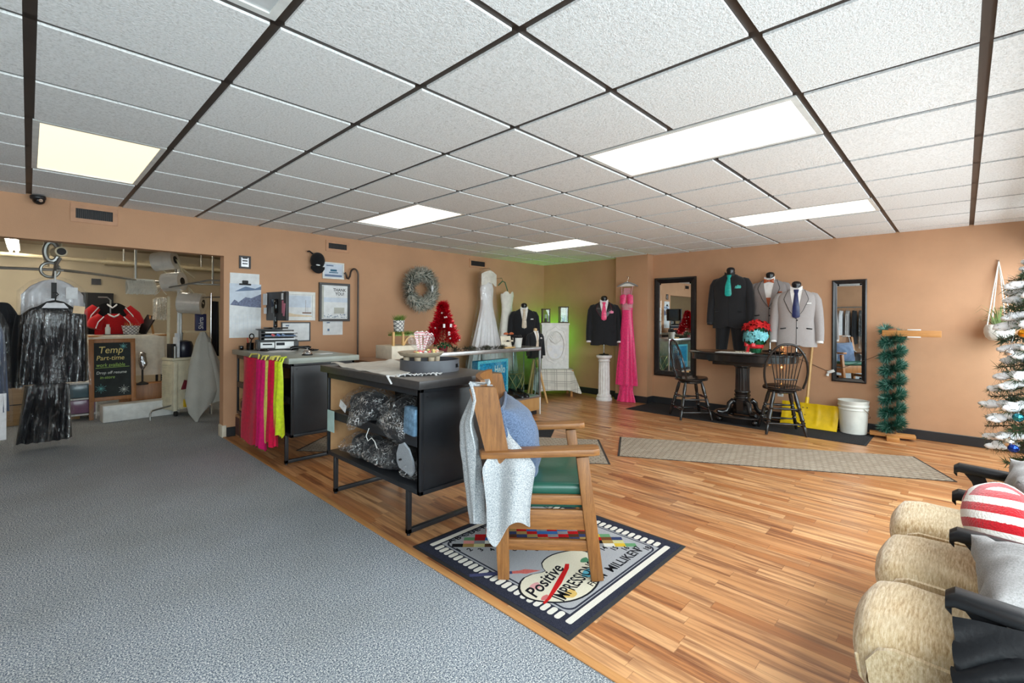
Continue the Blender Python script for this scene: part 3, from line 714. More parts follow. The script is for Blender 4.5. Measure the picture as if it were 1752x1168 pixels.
def suit(name, label, loc, rz, jm, lap, shirtm, tiem, sqm, S=1.0, lapel_col=None, bow=False, vest=None, v_z=.40, pants=None, cuff=True, group=None, cat='mannequin', stand=None, neckm=None, sq_style='peak', kid=False):
    """torso form dressed in a jacket; local front = -y, z = 0 at the jacket hem, S scales the .78 m jacket"""
    t = thing(name, label, cat, loc, rz, group); Ms = Matrix.Diagonal((S, S, S, 1))
    def B(n, b, m, l=None, sm=50): return b.build(n, m, t, l, world=False, smooth=sm)
    prof = [(0, .232, .135), (.10, .226, .132), (.22, .212, .122), (.34, .200, .115), (.46, .212, .128), (.56, .222, .132), (.62, .220, .122), (.66, .205, .105), (.695, .165, .088), (.72, .115, .076), (.745, .075, .066)]
    def wd(z): return interp([(p[0], p[1]) for p in prof], z), interp([(p[0], p[2]) for p in prof], z)
    def front(x, z, off=0.):
        w, d = wd(z); q = max(0, 1-min(1, abs(x)/w)**2.4); return -(d*q**(1/2.4)) - off
    b = MB(Ms)
    def tor(u, v):
        z = .745*v; w, d = wd(z); a = 2*PI*u
        c, s = cos(a), sin(a); x = w*math.copysign(abs(c)**(1/1.2), c); y = d*math.copysign(abs(s)**(1/1.2), s)
        wr = .004*nz((x*6, z*7, y*3), 1.4, loc[0])
        dz = 0
        if v == 0 and s < 0: dz = .035*math.exp(-(x/.05)**2)   # cut-away fronts
        return (x, y+wr, z+dz)
    b.grid(tor, 44, 34, True); B('jacket_body', b, jm)
    for sgn in (-1, 1):
        b = MB(Ms); pts = [(.150, .004, .668), (.188, .004, .648), (.214, .004, .592), (.232, .002, .48), (.246, -.006, .34), (.254, -.030, .20), (.256, -.056, .075)]; rr = [.040, .055, .061, .058, .054, .050, .045]
        b.tube([(sgn*x, y, z) for x, y, z in pts], rr, 16); B('sleeve', b, jm)
        if cuff:
            b = MB(Ms); b.tube([(sgn*.256, -.054, .085), (sgn*.255, -.060, .050)], [.038, .040], 14); B('shirt_cuff', b, shirtm)
    # shirt front, collar, lapels: strips that follow the chest
    def strip(fl_, fr_, z0, z1, off, n=5, m=14, th=.003):
        b = MB(Ms)
        b.grid(lambda u, v: ((lambda z: (lambda x: (x, front(x, z, off), z))(lerp(fl_(z), fr_(z), u)))(lerp(z0, z1, v))), n, m)
        return b
    vw = lambda z: .004 + .066*max(0, (z-v_z)/(.715-v_z))**.9
    B('shirt_front', strip(lambda z: -vw(z), lambda z: vw(z), v_z, .742, .004), shirtm)
    if vest is not None: B('waistcoat', strip(lambda z: -vw(z)*.98, lambda z: vw(z)*.98, v_z, v_z+.13, .0065), vest)
    for sgn in (-1, 1):
        wl = lambda z: interp([(v_z, .0), (v_z+.10, .05), (.605, .085), (.640, .070), (.735, .018)], z)
        B('lapel', strip(lambda z: sgn*(vw(z)-.001), lambda z: sgn*(vw(z)+wl(z)), v_z, .735, .010, 4, 20), lap)
        B('lapel_edge', strip(lambda z: sgn*(vw(z)+wl(z)-.004), lambda z: sgn*(vw(z)+wl(z)+.002), v_z, .735, .0105, 1, 24), m_crease if lapel_col is None else lapel_col)
        b = MB(Ms); b.grid(lambda u, v: (sgn*lerp(.012+.012*v, .068, u), front(sgn*lerp(.03, .066, u), .715)-.012+.02*u+.014*v, .712+.052*v+.018*u-.012*(1-u)), 4, 3); b.thick(.004); B('shirt_collar', b, shirtm)
        b = MB(Ms); z = .235
        b.M = Ms @ T(sgn*.125, front(sgn*.125, z)-.004, z) @ RZ(sgn*D(-22)) @ RY(sgn*D(6)); b.box(-.055, .055, -.004, .006, -.007, .007, .003); B('pocket_flap', b, m_crease)
    b = MB(Ms); b.tube([(.004+.0*z, front(.004, z, .002), z) for z in [v_z*k/12 for k in range(1, 13)]], .0028, 6); B('front_edge', b, m_crease)
    b = MB(Ms); b.lathe([(.058, .70), (.056, .75), (.052, .772), (.045, .775)], n=24); B('collar_band', b, shirtm)
    b = MB(Ms); b.lathe([(.052, .72), (.050, .785), (.056, .805), (.050, .828), (.034, .842), (.012, .847)], (0, -.004, 0), 24); B('neck_cap', b, neckm or m_blk)
    for k, z in enumerate((v_z-.02, v_z-.12)):
        b = MB(Ms); b.lathe([(.001, .004), (.008, .004), (.0095, .001), (.009, -.002)], (.012, front(.012, z, .002), z), 12, RX(PI/2)); B('button', b, m_crease)
    if bow:
        b = MB(Ms)
        for sgn in (-1, 1): b.grid(lambda u, v: (sgn*(.008+.055*u), front(0, .705, .022)-.010*sin(u*PI)*sin(v*PI), .715+(.012+.020*u)*(2*v-1)), 6, 6)
        b.box(-.012, .012, front(0, .705, .04), front(0, .705, .012), .703, .727, .004); B('bow_tie', b, tiem)
    elif tiem is not None:
        tw = lambda z: interp([(v_z-.02, .0), (v_z+.03, .044), (v_z+.14, .038), (.69, .017), (.70, .024), (.735, .030)], z)
        zt = v_z+.012
        b = MB(Ms); b.grid(lambda u, v: (lambda z: (lerp(-tw(z), tw(z), u), front(0, z, .014)-.008*(1-abs(2*u-1)**2), z))(lerp(zt, .735, v)), 6, 20); B('necktie', b, tiem)
    if sqm is not None:
        x0, z0 = .10, .545; y0 = front(x0+.02, z0, .006)
        b = MB(Ms)
        if sq_style == 'flat': b.box(x0-.01, x0+.065, y0-.004, y0+.02, z0, z0+.018, .002)
        else:
            P = [(-.03, 0), (.04, 0), (.05, .020), (.036, .044), (.022, .034), (.010, .052), (-.004, .032), (-.02, .036)]
            b.prism(P, 0, .006, T(x0+.01, y0, z0) @ RZ(D(14)) @ RX(PI/2))
        B('pocket_square', b, sqm)
    b = MB(Ms); b.box(-.035, .045, -.002, .004, -.003, .003, .001, R=T(.11, front(.11, .543, .006), .543) @ RZ(D(14)) @ RY(D(-5))); B('breast_pocket', b, m_crease)
    if pants is not None:
        for sgn in (-1, 1):
            L = pants
            b = MB(Ms)
            b.grid(lambda u, v: (lambda a, r: (sgn*(.095+.022*v) + r*.86*cos(a), r*1.0*sin(a) - .012*max(0, sin(a))*0 - (.014*math.exp(-((a-1.5*PI)/.12)**2)), .05-(L+.05)*v))(2*PI*u, .112-.028*v), 28, 16, True)
            B('trouser_leg', b, jm)
    if stand:
        zb, base_r = stand
        b = MB(); b.cyl((0, 0, zb+.012), (0, 0, .05), .009, n=12); B('stand_rod', b, m_chrome)
        b = MB(); b.lathe([(base_r, 0), (base_r, .006), (base_r*.9, .012), (.02, .016), (.014, .03)], (0, 0, zb), 28); B('stand_base', b, m_blk)
    return t
m_pink = satin('hot_pink_satin', (232, 70, 120)); m_pinkp = satin('pink_patterned_satin', (228, 96, 140))
m_teal = satin('teal_satin', (28, 168, 158)); m_rust = satin('rust_satin', (172, 84, 44)); m_navyt = satin('navy_satin', (28, 38, 84)); m_champ = satin('champagne_satin', (206, 190, 170))
m_burg = mat('burgundy_piping', (96, 24, 44), .5)
m_pshirt = mat('pale_pink_shirt', (236, 226, 230), .8)
# on the fluted pedestal
suit('suit_mannequin', 'black tuxedo jacket with hot pink tie on a form standing on the white pedestal', (6.54, 4.225, .895), D(-58), m_suitb, m_lapb, m_pshirt, m_pink, m_pinkp, .955, m_burg, v_z=.42, stand=(-.155, .085))
# three forms above the pub table
suit('suit_mannequin', 'charcoal suit with teal tie and trousers, leftmost of the forms by the pub table', (6.64, 2.28, 1.205), D(-84), m_suitc, m_suitb, m_bshirt, m_teal, m_teal, .98, v_z=.43, pants=.295)
suit('suit_mannequin', 'grey suit jacket with rust bow tie and waistcoat behind the poinsettia', (6.78, 1.83, 1.165), D(-84), m_suitm, m_suitm, m_shirt, m_rust, m_rust, .93, bow=True, vest=m_rust, v_z=.35, sq_style='flat', stand=(-.255, .09))
suit('suit_mannequin', 'light grey suit jacket with navy tie on a form at the table end', (6.46, 1.455, 1.005), D(-79), m_suitg, m_suitm, m_shirt, m_navyt, m_shirt, .93, vest=m_navyt, v_z=.36, sq_style='flat', stand=(-.094, .10))
# corner
suit('suit_mannequin', 'black suit with champagne tie on a form in the corner behind the showcase', (5.83, 5.35, .80), D(-45), m_suitb, m_suitb, m_shirt, m_champ, m_shirt, .93, v_z=.38, sq_style='flat', stand=(-.80, .16))
suit('suit_mannequin', 'small child size black jacket on a wooden stand beside the showcase', (5.56, 4.86, .70), D(-20), m_suitb, m_suitb, m_shirt, m_champ, m_shirt, .56, v_z=.30, cuff=False, sq_style='peak', neckm=wood('pale_birch', (206, 170, 120), (226, 194, 148), 2), stand=(-.70, .02))
# ================================================================== along the mirror wall
m_mirror = NT('silvered_mirror'); m_mirror.set(rough=.0, metal=1.); m_mirror.col((.90, .92, .91, 1)); m_mirror = m_mirror.m
m_bframe = mat('black_lacquer_frame', (26, 24, 26), .22, bump=(30, .03))
m_walnut = mat('black_stained_wood', (30, 27, 27), .24, bump=(25, .04), coat=.3)
def mirror(label, y0, y1, z0, z1, w, dep=.028):
    """tall framed mirror on the right wall; y0 > y1 (left to right as seen)"""
    t = thing('wall_mirror', label, 'mirror', (WA, (y0+y1)/2, z0))
    F = onA(y0, z0); Wd, Hh = y0-y1, z1-z0
    prof = [(0, 0), (0, dep), (w*.25, dep*1.15), (w*.8, dep*.65), (w, dep*.35), (w, 0)]
    b = MB(F)
    def loop(o, d): return [(o, o, d), (Wd-o, o, d), (Wd-o, Hh-o, d), (o, Hh-o, d)]
    rings = [[b.v(p) for p in loop(o, d)] for o, d in prof]
    for r1, r2 in zip(rings, rings[1:]): 
        for i in range(4): b.f((r1[i], r1[(i+1) % 4], r2[(i+1) % 4], r2[i]))
    b.build('frame', m_bframe, t, smooth=20)
    b = MB(F); b.box(w*.9, Wd-w*.9, w*.9, Hh-w*.9, .004, .009); b.build('mirror_glass', m_mirror, t, smooth=0)
    b = MB(F)
    for q in ((w, w+.02, w, Hh-w), (Wd-w-.02, Wd-w, w, Hh-w), (w, Wd-w, w, w+.02), (w, Wd-w, Hh-w-.02, Hh-w)): b.box(*q, .0091, .0099)
    b.build('bevelled_edge', m_mirror, t, smooth=0)
mirror('wide black framed mirror left of the three suit forms', 3.53, 2.865, .44, 1.97, .085)
mirror('narrow black framed mirror right of the grey suit', 1.17, .825, .572, 1.815, .05, .024)

# ---- pub table
TX, TY, TZ = 6.46, 2.065, .905
t = thing('pub_table', 'black oval pedestal pub table in front of the suit forms', 'table', (TX, TY, 0))
def oval(a, b_, n=48, p=2.6): return [(TX+a*math.copysign(abs(cos(2*PI*k/n))**(2/p), cos(2*PI*k/n)), TY+b_*math.copysign(abs(sin(2*PI*k/n))**(2/p), sin(2*PI*k/n))) for k in range(n)]
b = MB()
rg = [[b.v((x, y, z)) for x, y in oval(a, c)] for a, c, z in ((.39, .655, TZ-.026), (.405, .672, TZ-.018), (.405, .672, TZ-.008), (.395, .66, TZ))]
b.skin(rg); b.build('table_top', m_walnut, t, smooth=40)
MB().prism(oval(.37, .63), TZ-.105, TZ-.026).build('apron', m_walnut, t)
b = MB(); b.box(TX-.23, TX+.23, TY-.30, TY+.30, TZ-.165, TZ-.105, .004); b.box(TX-.26, TX+.26, TY-.34, TY+.34, TZ-.125, TZ-.105, .003); b.build('slide_rail', m_walnut, t)
prof = [(.10, .73), (.10, .715), (.086, .70), (.084, .60), (.088, .42), (.088, .405)]
b = MB(); b.lathe(prof, (TX, TY, 0), 96, flute=lambda a, k: 1-.075*abs(sin(a*10))**.6*(1 if k > 1 else 0)); b.build('fluted_column', m_walnut, t)
b = MB(); b.lathe([(.088, .41), (.096, .40), (.096, .385), (.088, .375), (.086, .365), (.098, .355), (.098, .34), (.088, .33), (.092, .315), (.105, .305), (.105, .29), (.10, .285)], (TX, TY, 0), 40); b.build('turned_rings', m_walnut, t)
b = MB(); b.prism([(TX+.105*cos(a), TY+.105*sin(a)) for a in [PI/8+PI/4*k for k in range(8)]], .11, .288); b.build('column_base', m_walnut, t, smooth=0)
b = MB(); rg = []
for a, z in ((.20, .085), (.335, .085), (.345, .095), (.345, .105), (.335, .115), (.22, .11)): rg.append([b.v((TX+a*cos(2*PI*k/48), TY+a*sin(2*PI*k/48), z)) for k in range(48)])
b.skin(rg+[rg[0]], caps=False); b.build('base_ring', m_walnut, t)
for k in range(4):
    a = PI/4+PI/2*k; R = T(TX, TY, 0) @ RZ(a)
    b = MB(R); b.tube([(.09, 0, .25), (.13, 0, .27), (.17, 0, .235), (.18, 0, .18), (.21, 0, .135), (.27, 0, .125), (.33, 0, .14)], [.03, .036, .034, .030, .030, .034, .02], 10); b.build('scroll_foot', m_walnut, t)
    b = MB(R); b.ell((.30, 0, .045), (.040, .040, .040), 16, 10); b.box(.28, .32, -.02, .02, .075, .09); b.build('ball_foot', m_walnut, t)

# ---- swivel windsor stools
def stool(label, loc, rz):
    t = thing('windsor_stool', label, 'stool', loc, rz, 'windsor stools at the pub table'); Z = .535
    def B(n, b, sm=45): b.build(n, m_walnut, t, world=False, smooth=sm)
    b = MB(); n = 40; rings = []
    def outline(s, z, d=0):
        r = []
        for k in range(n):
            a = 2*PI*k/n; x = .205*cos(a); y = .205*sin(a)
            if x > 0: y *= 1-.10*(x/.2)**2; x *= 1.10
            r.append(b.v((x*s, y*s, z + .012*(x > .05)*(x/.2)*d - .010*d*math.exp(-((y/.09)**2))*(x < .12)*(1 if s < .8 else .2))))
        return r
    b.skin([outline(.80, Z-.034), outline(.98, Z-.026), outline(1.0, Z-.008), outline(.95, Z, 1), outline(.6, Z-.006, 1), outline(.2, Z-.010, 1)]); B('seat', b)
    b = MB(); b.lathe([(.13, Z-.07), (.15, Z-.062), (.15, Z-.042), (.10, Z-.034)], n=28); B('swivel_plate', b)
    tops, bots = [], []
    for sx, sy in ((1, 1), (1, -1), (-1, 1), (-1, -1)):
        p, q = Vector((sx*.105, sy*.105, Z-.045)), Vector((sx*.205, sy*.205, 0)); tops.append(p); bots.append(q)
        f = [0, .10, .20, .30, .36, .39, .42, .45, .60, .64, .67, .70, .73, .80, .92, 1]; r = [.014, .020, .023, .021, .017, .025, .016, .022, .021, .026, .016, .026, .017, .021, .018, .013]
        b = MB(); b.tube([p.lerp(q, k) for k in f], r, 12); B('leg', b)
    def st(i, j, f):
        p, q = tops[i].lerp(bots[i], f), tops[j].lerp(bots[j], f); b = MB()
        b.tube([p.lerp(q, k) for k in (.02, .25, .40, .5, .60, .75, .98)], [.009, .010, .015, .016, .015, .010, .009], 10); B('stretcher', b)
    for f, prs in ((.40, ((0, 1), (2, 3))), (.47, ((0, 2), (1, 3))), (.74, ((0, 1), (2, 3))), (.80, ((0, 2), (1, 3)))):
        for i, j in prs: st(i, j, f)
    bow = []
    for k in range(41):
        a = PI*k/40; h = sin(a)**.75; y = .185*math.copysign(abs(cos(a))**.75, cos(a))*(1+.50*h*(1-h)*1.9); z = Z-.004+.51*h
        bow.append((-.125-.12*((z-Z)/.5), y, z))
    b = MB(); b.tube(bow, .0125, 10); B('bow_back', b)
    for k in range(9):
        y = -.095+.0238*k; yt = y*1.75; zt = Z+.508*max(.05, 1-(yt/.245)**2)**.42-.004
        b = MB(); b.tube([(-.150, y, Z-.006), (-.150-.05*.24-.005, lerp(y, yt, .24), lerp(Z, zt, .24)), (-.125-.12*((zt-Z)/.5), yt, zt)], [.0045, .006, .004], 8); B('spindle', b)
    b = MB(); b.bar((-.168, -.115, Z+.10), (-.168, .115, Z+.10), .02, .016, (0, 0, 1), .004); B('spindle_bar', b)
    return t
stool('black windsor stool in front of the wide mirror', (6.20, 2.64, .007), D(-46))
stool('black windsor stool with its bow back to the camera by the snow shovel', (6.17, 1.535, .007), D(27))

# ---- poinsettia
m_redp = mat('red_poinsettia_petal', (212, 36, 40), .55, var=(30, .3)); m_tealp = mat('teal_poinsettia_petal', (120, 196, 204), .5, var=(30, .25)); m_leafg = mat('dark_green_foil', (20, 92, 58), .25, metal=.3, var=(40, .3), bump=(40, .4)); m_rib = satin('red_satin_ribbon', (206, 30, 40))
PX, PY, PZ = 6.34, 1.87, .912
t = thing('poinsettia', 'potted red and teal poinsettia with a red bow on the pub table', 'plant', (PX, PY, PZ))
b = MB(); b.lathe([(.055, 0), (.062, .02), (.080, .10), (.098, .15), (.11, .165), (.09, .16)], (PX, PY, PZ), 28, flute=lambda a, k: 1+.05*sin(a*9+k)); b.build('foil_pot', m_leafg, t)
def petals(b, c, d, L, n, r_):
    d = Vector(d).normalized(); u = d.orthogonal().normalized(); w = d.cross(u)
    for k in range(n):
        a = 2*PI*k/n + r_.random()*.5; o = u*cos(a)+w*sin(a); s = w*cos(a)-u*sin(a); l = L*(.75+.5*r_.random()); e = .20*l
        p0 = Vector(c); p1 = p0+o*l*.5+d*l*.22; p2 = p0+o*l+d*l*(.0+.15*r_.random())
        b.quad(p0, p1-s*e*1.2+d*.004, p2, p1+s*e*1.2+d*.004)
r_ = random.Random(3)
b = MB(); b2 = MB(); b3 = MB()
for k in range(24):
    a = 2*PI*k/24*2.4; e = .05+.09*r_.random(); petals(b, (PX+.02+.115*cos(a)*(1 if k % 3 else .4), PY+.125*sin(a)*(1 if k % 3 else .4), PZ+.30+.05*r_.random()+(.03 if k % 3 == 0 else 0)), (cos(a)*.7, sin(a)*.7, .8), .07, 7, r_)
for k in range(16):
    a = PI+(k/15-.5)*2.6; z = .17+.10*r_.random(); petals(b2, (PX+.115*cos(a), PY+.125*sin(a), PZ+z), (cos(a), sin(a), .25), .055, 7, r_)
for k in range(18):
    a = 2*PI*r_.random(); petals(b3, (PX+.08*cos(a), PY+.08*sin(a), PZ+.13+.14*r_.random()), (cos(a), sin(a), .3), .07, 5, r_)
b.build('red_bracts', m_redp, t, smooth=80); b2.build('teal_bracts', m_tealp, t, smooth=80); b3.build('green_leaves', m_leafg, t, smooth=80)
b = MB(); b.lathe([(.072, .055), (.084, .065), (.090, .10), (.080, .105)], (PX, PY, PZ), 24); b.build('ribbon_band', m_rib, t)
b = MB()
for s in (-1, 1): b.grid(lambda u, v: (PX-.09-.03*sin(u*PI), PY+.045+s*.065*u, PZ+.09+(.008+.022*u)*(2*v-1)+.02*u), 8, 5)
b.grid(lambda u, v: (PX-.095-.01*u, PY+.035+.03*v+.02*u, PZ+.09-.085*u), 6, 3); b.build('ribbon_bow', m_rib, t, smooth=80)
# table papers
tag(MB().cbox((6.24, 2.08, .9075), (.26, .42, .004), D(4)).build('table_paper', mat('white_paper', (222, 220, 214), .8)), 'white paper sheet lying under the poinsettia on the pub table', 'paper')
t = thing('dark_dish', 'low dark dish on the pub table right of the poinsettia', 'dish', (6.44, 1.66, TZ))
b = MB(); b.lathe([(.04, .0), (.05, .006), (.095, .02), (.10, .026), (.092, .026), (.05, .012), (.01, .010)], (6.44, 1.66, TZ), 24); b.build('dish', m_walnut, t)
t = thing('greenery_sprig', 'pale beaded sprig lying on the table paper', 'decoration', (6.22, 1.98, .91))
b = MB()
for k in range(16): b.ell((6.21+.05*r_.random(), 1.90+.012*k, .917), (.009, .009, .008), 8, 6)
o = b.build('beads', mat('pale_beads', (214, 206, 186), .4), t); o['kind'] = 'stuff'
m_cand = mat('ivory_wax', (236, 226, 202), .5, emit=None)
glow_f = glow('warm_fairy_bulb', (255, 176, 84), 9)
t = thing('string_light_wire', 'thin dark string light wire running along the wall behind the stool and small mirror', 'string light', (6.9, 1.4, .9))
m_wire = mat('dark_wire', (52, 44, 40), .5)
b = MB(); b.tube([(6.90, 1.76, .96), (6.90, 1.70, .90), (6.91, 1.62, .86), (6.915, 1.42, .78), (6.915, 1.24, .70), (6.895, 1.16, .695), (6.885, .82, .86), (6.89, .66, .95)], .0028, 6); b.build('wire', m_wire, t)
b = MB(); b.tube([(6.91, 1.62, .86), (6.905, 1.70, .72), (6.912, 1.745, .55), (6.92, 1.745, .39)], .0024, 6); b.build('wire', m_wire, t)
for y, z in ((1.705, .965), (1.70, .905), (1.722, .70)):
    b = MB(); b.ell((6.90, y, z), (.007, .007, .010), 10, 8); b.build('lit_bulb', glow_f, t)
t = thing('plug_adapter', 'small white plug adapter hanging on the wire left of the small mirror', 'adapter', (6.90, 1.19, .68))
MB().cbox((6.893, 1.175, .690), (.026, .075, .034), 0, .004, R=RX(D(-22))).build('adapter_box', m_frame, t); MB().cyl((6.9, 1.205, .67), (6.9, 1.215, .635), .012, .018).build('adapter_cup', m_frame, t)
t = thing('wall_outlet', 'white wall outlet low on the wall behind the stool', 'outlet', (WA, 1.74, .36))
b = MB(onA(1.74, .365)); b.box(-.035, .035, -.055, .055, 0, .006, .003); b.build('cover_plate', m_frame, t); b = MB(onA(1.74, .365)); b.box(-.016, .016, .008, .034, .006, .008); b.build('socket', m_trim and mat('grey_socket', (150, 148, 144), .5), t); b = MB(onA(1.74, .365)); b.box(-.016, .016, -.034, -.008, .006, .008); b.build('socket', mat('grey_socket', (150, 148, 144), .5), t)

# ---- snow shovel leaning on the wall
m_yel = mat('yellow_plastic', (226, 186, 20), .38, bump=(18, .04)); m_hand = wood('varnished_ash', (198, 152, 92), (224, 184, 124), 2, .4, 4, 10, .25)
t = thing('snow_shovel', 'yellow snow shovel leaning on the wall behind the right stool', 'shovel', (6.62, 1.36, 0))
b = MB()
def sh(u, v):
    y = 1.665-.60*u
    x = 6.60+.09*v+.075*sin(v*PI*.9) ; z = .010+.285*v
    rib = .006*max(0, sin(u*PI*7))**3*(.15 < v)
    return (x-rib - .018*sin(v*PI) , y, z+rib*.5)
b.grid(sh, 42, 14); b.thick(.005); b.build('blade', m_yel, t, smooth=50)
b = MB(); b.tube([(6.735, 1.405, .235), (6.772, 1.40, .36)], [.024, .021], 12); b.build('socket', m_yel, t)
b = MB(); b.tube([(6.765, 1.40, .32), (6.885, 1.372, 1.00)], .0155, 12); b.build('handle', m_hand, t)
b = MB(); b.tube([(6.885, 1.372, 1.0), (6.90, 1.369, 1.06)], .018, 10); b.tube([(6.90, 1.42, 1.06), (6.90, 1.32, 1.06)], .015, 10); b.build('grip', m_yel, t)
for x, y, z in ((6.715, 1.43, .24), (6.715, 1.385, .24), (6.715, 1.41, .15)):
    b = MB(); b.ell((x-.018, y, z), (.007, .007, .007), 8, 6); b.build('bolt', m_steel, t)

# ---- white bucket
m_pail = mat('scuffed_white_plastic', (222, 222, 214), .42, var=(8, .08)); 
t = thing('plastic_bucket', 'scuffed white plastic bucket on the black mat under the small mirror', 'bucket', (6.73, .925, .007))
b = MB(); b.lathe([(.140, 0), (.146, .004), (.160, .27), (.166, .275), (.166, .29), (.162, .295), (.165, .31), (.171, .315), (.171, .33), (.166, .335), (.168, .365), (.173, .372), (.172, .38), (.164, .378), (.158, .30), (.138, .015), (.02, .010)], (0, 0, 0), 40, T(6.73, .925, .007) @ Matrix.Diagonal((.89, .89, 1, 1))); b.build('pail', m_pail, t)
b = MB(); b.tube([(6.73+.154*cos(a), .925+.158*sin(a), .31-.15*sin((a+.55+PI*.5-2.2)/PI*PI)*.0-.13*max(0, sin(k/16*PI))) for k, a in enumerate([D(225)+D(170)*q/16 for q in range(17)])], .003, 6); b.build('bail_handle', m_chrome, t)

# ---- garland post with a wooden arm
m_pine = wood('honey_pine', (170, 112, 58), (206, 148, 84), 1, .5, 4, 9, .45); m_brpost = wood('stained_fir_post', (120, 74, 46), (150, 98, 62), 2, .5)
t = thing('garland_post', 'wooden L shaped post wrapped in dark green garland', 'post', (6.73, .57, 0))
MB().box(6.695, 6.765, .535, .605, .05, 1.235, .003).build('upright', m_brpost, t)
b = MB(); b.cbox((6.73, .57, .045), (.11, .40, .038), D(8), .003); b.build('foot', m_pine, t); b = MB(); b.cbox((6.73, .57, .0225), (.36, .11, .045), D(8), .003); b.build('foot', m_pine, t)
b = MB(); b.box(6.672, 6.695, .165, .658, 1.148, 1.216, .003); b.build('arm_board', m_pine, t)
for z in (1.223, 1.145): MB().box(6.668, 6.71, .33, .44, z-.006, z+.006, .002).build('white_clip', m_frame, t)
def garland(b, path, R, n, L, r_, tw=.0035):
    """needles bristling out of a path"""
    m = len(path)-1
    for k in range(n):
        f = r_.random()*m; i = int(f); p = path[i].lerp(path[min(i+1, m)], f-i); d = (path[min(i+1, m)]-path[i]).normalized()
        u = d.orthogonal().normalized(); w = d.cross(u); a = 2*PI*r_.random(); o = (u*cos(a)+w*sin(a))*.9 + d*(r_.random()-.3)*.9; o.normalize()
        s = o.cross(d); s = s.normalized() if s.length > 1e-4 else u; l = L*(.6+.6*r_.random()); q = p+o*R*r_.random()
        b.tri(q-s*tw, q+s*tw, q+o*l)
m_gar = mat('dark_green_tinsel', (40, 96, 80), .38, var=(60, .45)); m_garl = mat('frosted_green_tinsel', (120, 160, 146), .4)
r_ = random.Random(11); path = []
for k in range(240):
    f = k/239; a = f*2*PI*7.2+.5; R = .066
    path.append(Vector((6.73+R*cos(a), .57+R*1.0*sin(a), .085+1.14*f)))
q = thing('tinsel_garland', 'dark green tinsel garland wound round the wooden post', 'garland', (6.73, .57, .06))
b = MB(); garland(b, path, .026, 12500, .072, r_, .0042); o = b.build('needles', m_gar, q, smooth=0)
b = MB(); garland(b, path, .026, 3600, .074, r_, .004); o = b.build('frosted_needles', m_garl, q, smooth=0)
b = MB(); b.tube(path[::3], .006, 5); b.build('core_wire', m_gar, q)

# ---- hanging planter
m_mac = mat('white_crochet_cord', (232, 228, 220), .85, bump=(90, .4)); m_plant = mat('spider_plant_green', (118, 140, 84), .5, var=(20, .35))
t = thing('hanging_planter', 'white dimpled hanging pot with a spider plant on the right wall', 'planter', (6.80, -.258, 1.13))
b = MB(); prof = [(.02, 0), (.07, .004), (.098, .035), (.112, .08), (.110, .125), (.098, .16), (.092, .165), (.086, .15), (.08, .12), (.01, .115)]
n = 48; rings = []
for k, (r, z) in enumerate([(interp([(i/9, p[0]) for i, p in enumerate(prof)], f/40), interp([(i/9, p[1]) for i, p in enumerate(prof)], f/40)) for f in range(41)]):
    rings.append([b.v((6.80+(r-.005*(sin(i*PI/2.0+ (PI/2 if (k//2) % 2 else 0)) > .5)*(6 < k < 26))*cos(2*PI*i/n), -.258+(r-.005*(sin(i*PI/2.0+(PI/2 if (k//2) % 2 else 0)) > .5)*(6 < k < 26))*sin(2*PI*i/n), 1.125+z)) for i in range(n)])
b.skin(rings); b.build('pot', m_mac, t, smooth=35)
for dx, dy in ((-.05, -.085), (-.05, .085), (.08, -.05), (.08, .05)):
    b = MB(); b.tube([(6.80+dx, -.258+dy, 1.275), (6.86+dx*.4, -.258+dy*.5, 1.62), (6.915, -.258, 1.935)], .0055, 6); b.build('cord', m_mac, t)
b = MB(); b.cyl((6.93, -.258, 1.94), (6.90, -.258, 1.945), .005); b.build('nail', m_chrome, t)
b = MB()
for k in range(46):
    a = 2*PI*r_.random(); L = .10+.16*r_.random(); h = .07+.16*r_.random()*(1 if k % 2 else .5); w_ = .006
    u = Vector((cos(a), sin(a), 0)); s = Vector((-sin(a), cos(a), 0)); p0 = Vector((6.80, -.258, 1.26))+u*.03
    P = [p0, p0+u*L*.25+Vector((0, 0, h*.75)), p0+u*L*.6+Vector((0, 0, h)), p0+u*L+Vector((0, 0, h*.65))]
    for i in range(3):
        wa, wb_ = w_*(1-i/3.2), w_*(1-(i+1)/3.05)
        b.quad(P[i]-s*wa, P[i]+s*wa, P[i+1]+s*wb_, P[i+1]-s*wb_)
b.build('leaves', m_plant, t, smooth=80)

# ---- fluted pedestal
m_plas = mat('white_plaster', (232, 230, 228), .55, bump=(50, .05))
t = thing('pedestal', 'white fluted column pedestal under the tuxedo form with the pink tie', 'pedestal', (6.55, 4.225, 0))
c = (6.55, 4.225, 0)
b = MB(); b.lathe([(.128, 0), (.13, .012), (.13, .035), (.122, .045), (.112, .05), (.118, .062), (.118, .078), (.105, .09), (.098, .10)], c, 40); b.build('base', m_plas, t)
b = MB(); b.lathe([(.095, .10), (.094, .13), (.092, .40), (.086, .62), (.086, .632)], c, 112, flute=lambda a, k: 1-.085*abs(sin(a*8))**.5*(0 < k < 4)); b.build('fluted_shaft', m_plas, t, smooth=30)
b = MB(); b.lathe([(.086, .63), (.096, .638), (.096, .65), (.088, .656), (.088, .668), (.112, .69), (.124, .698), (.128, .705), (.128, .728), (.12, .734)], c, 40); b.build('capital', m_plas, t)

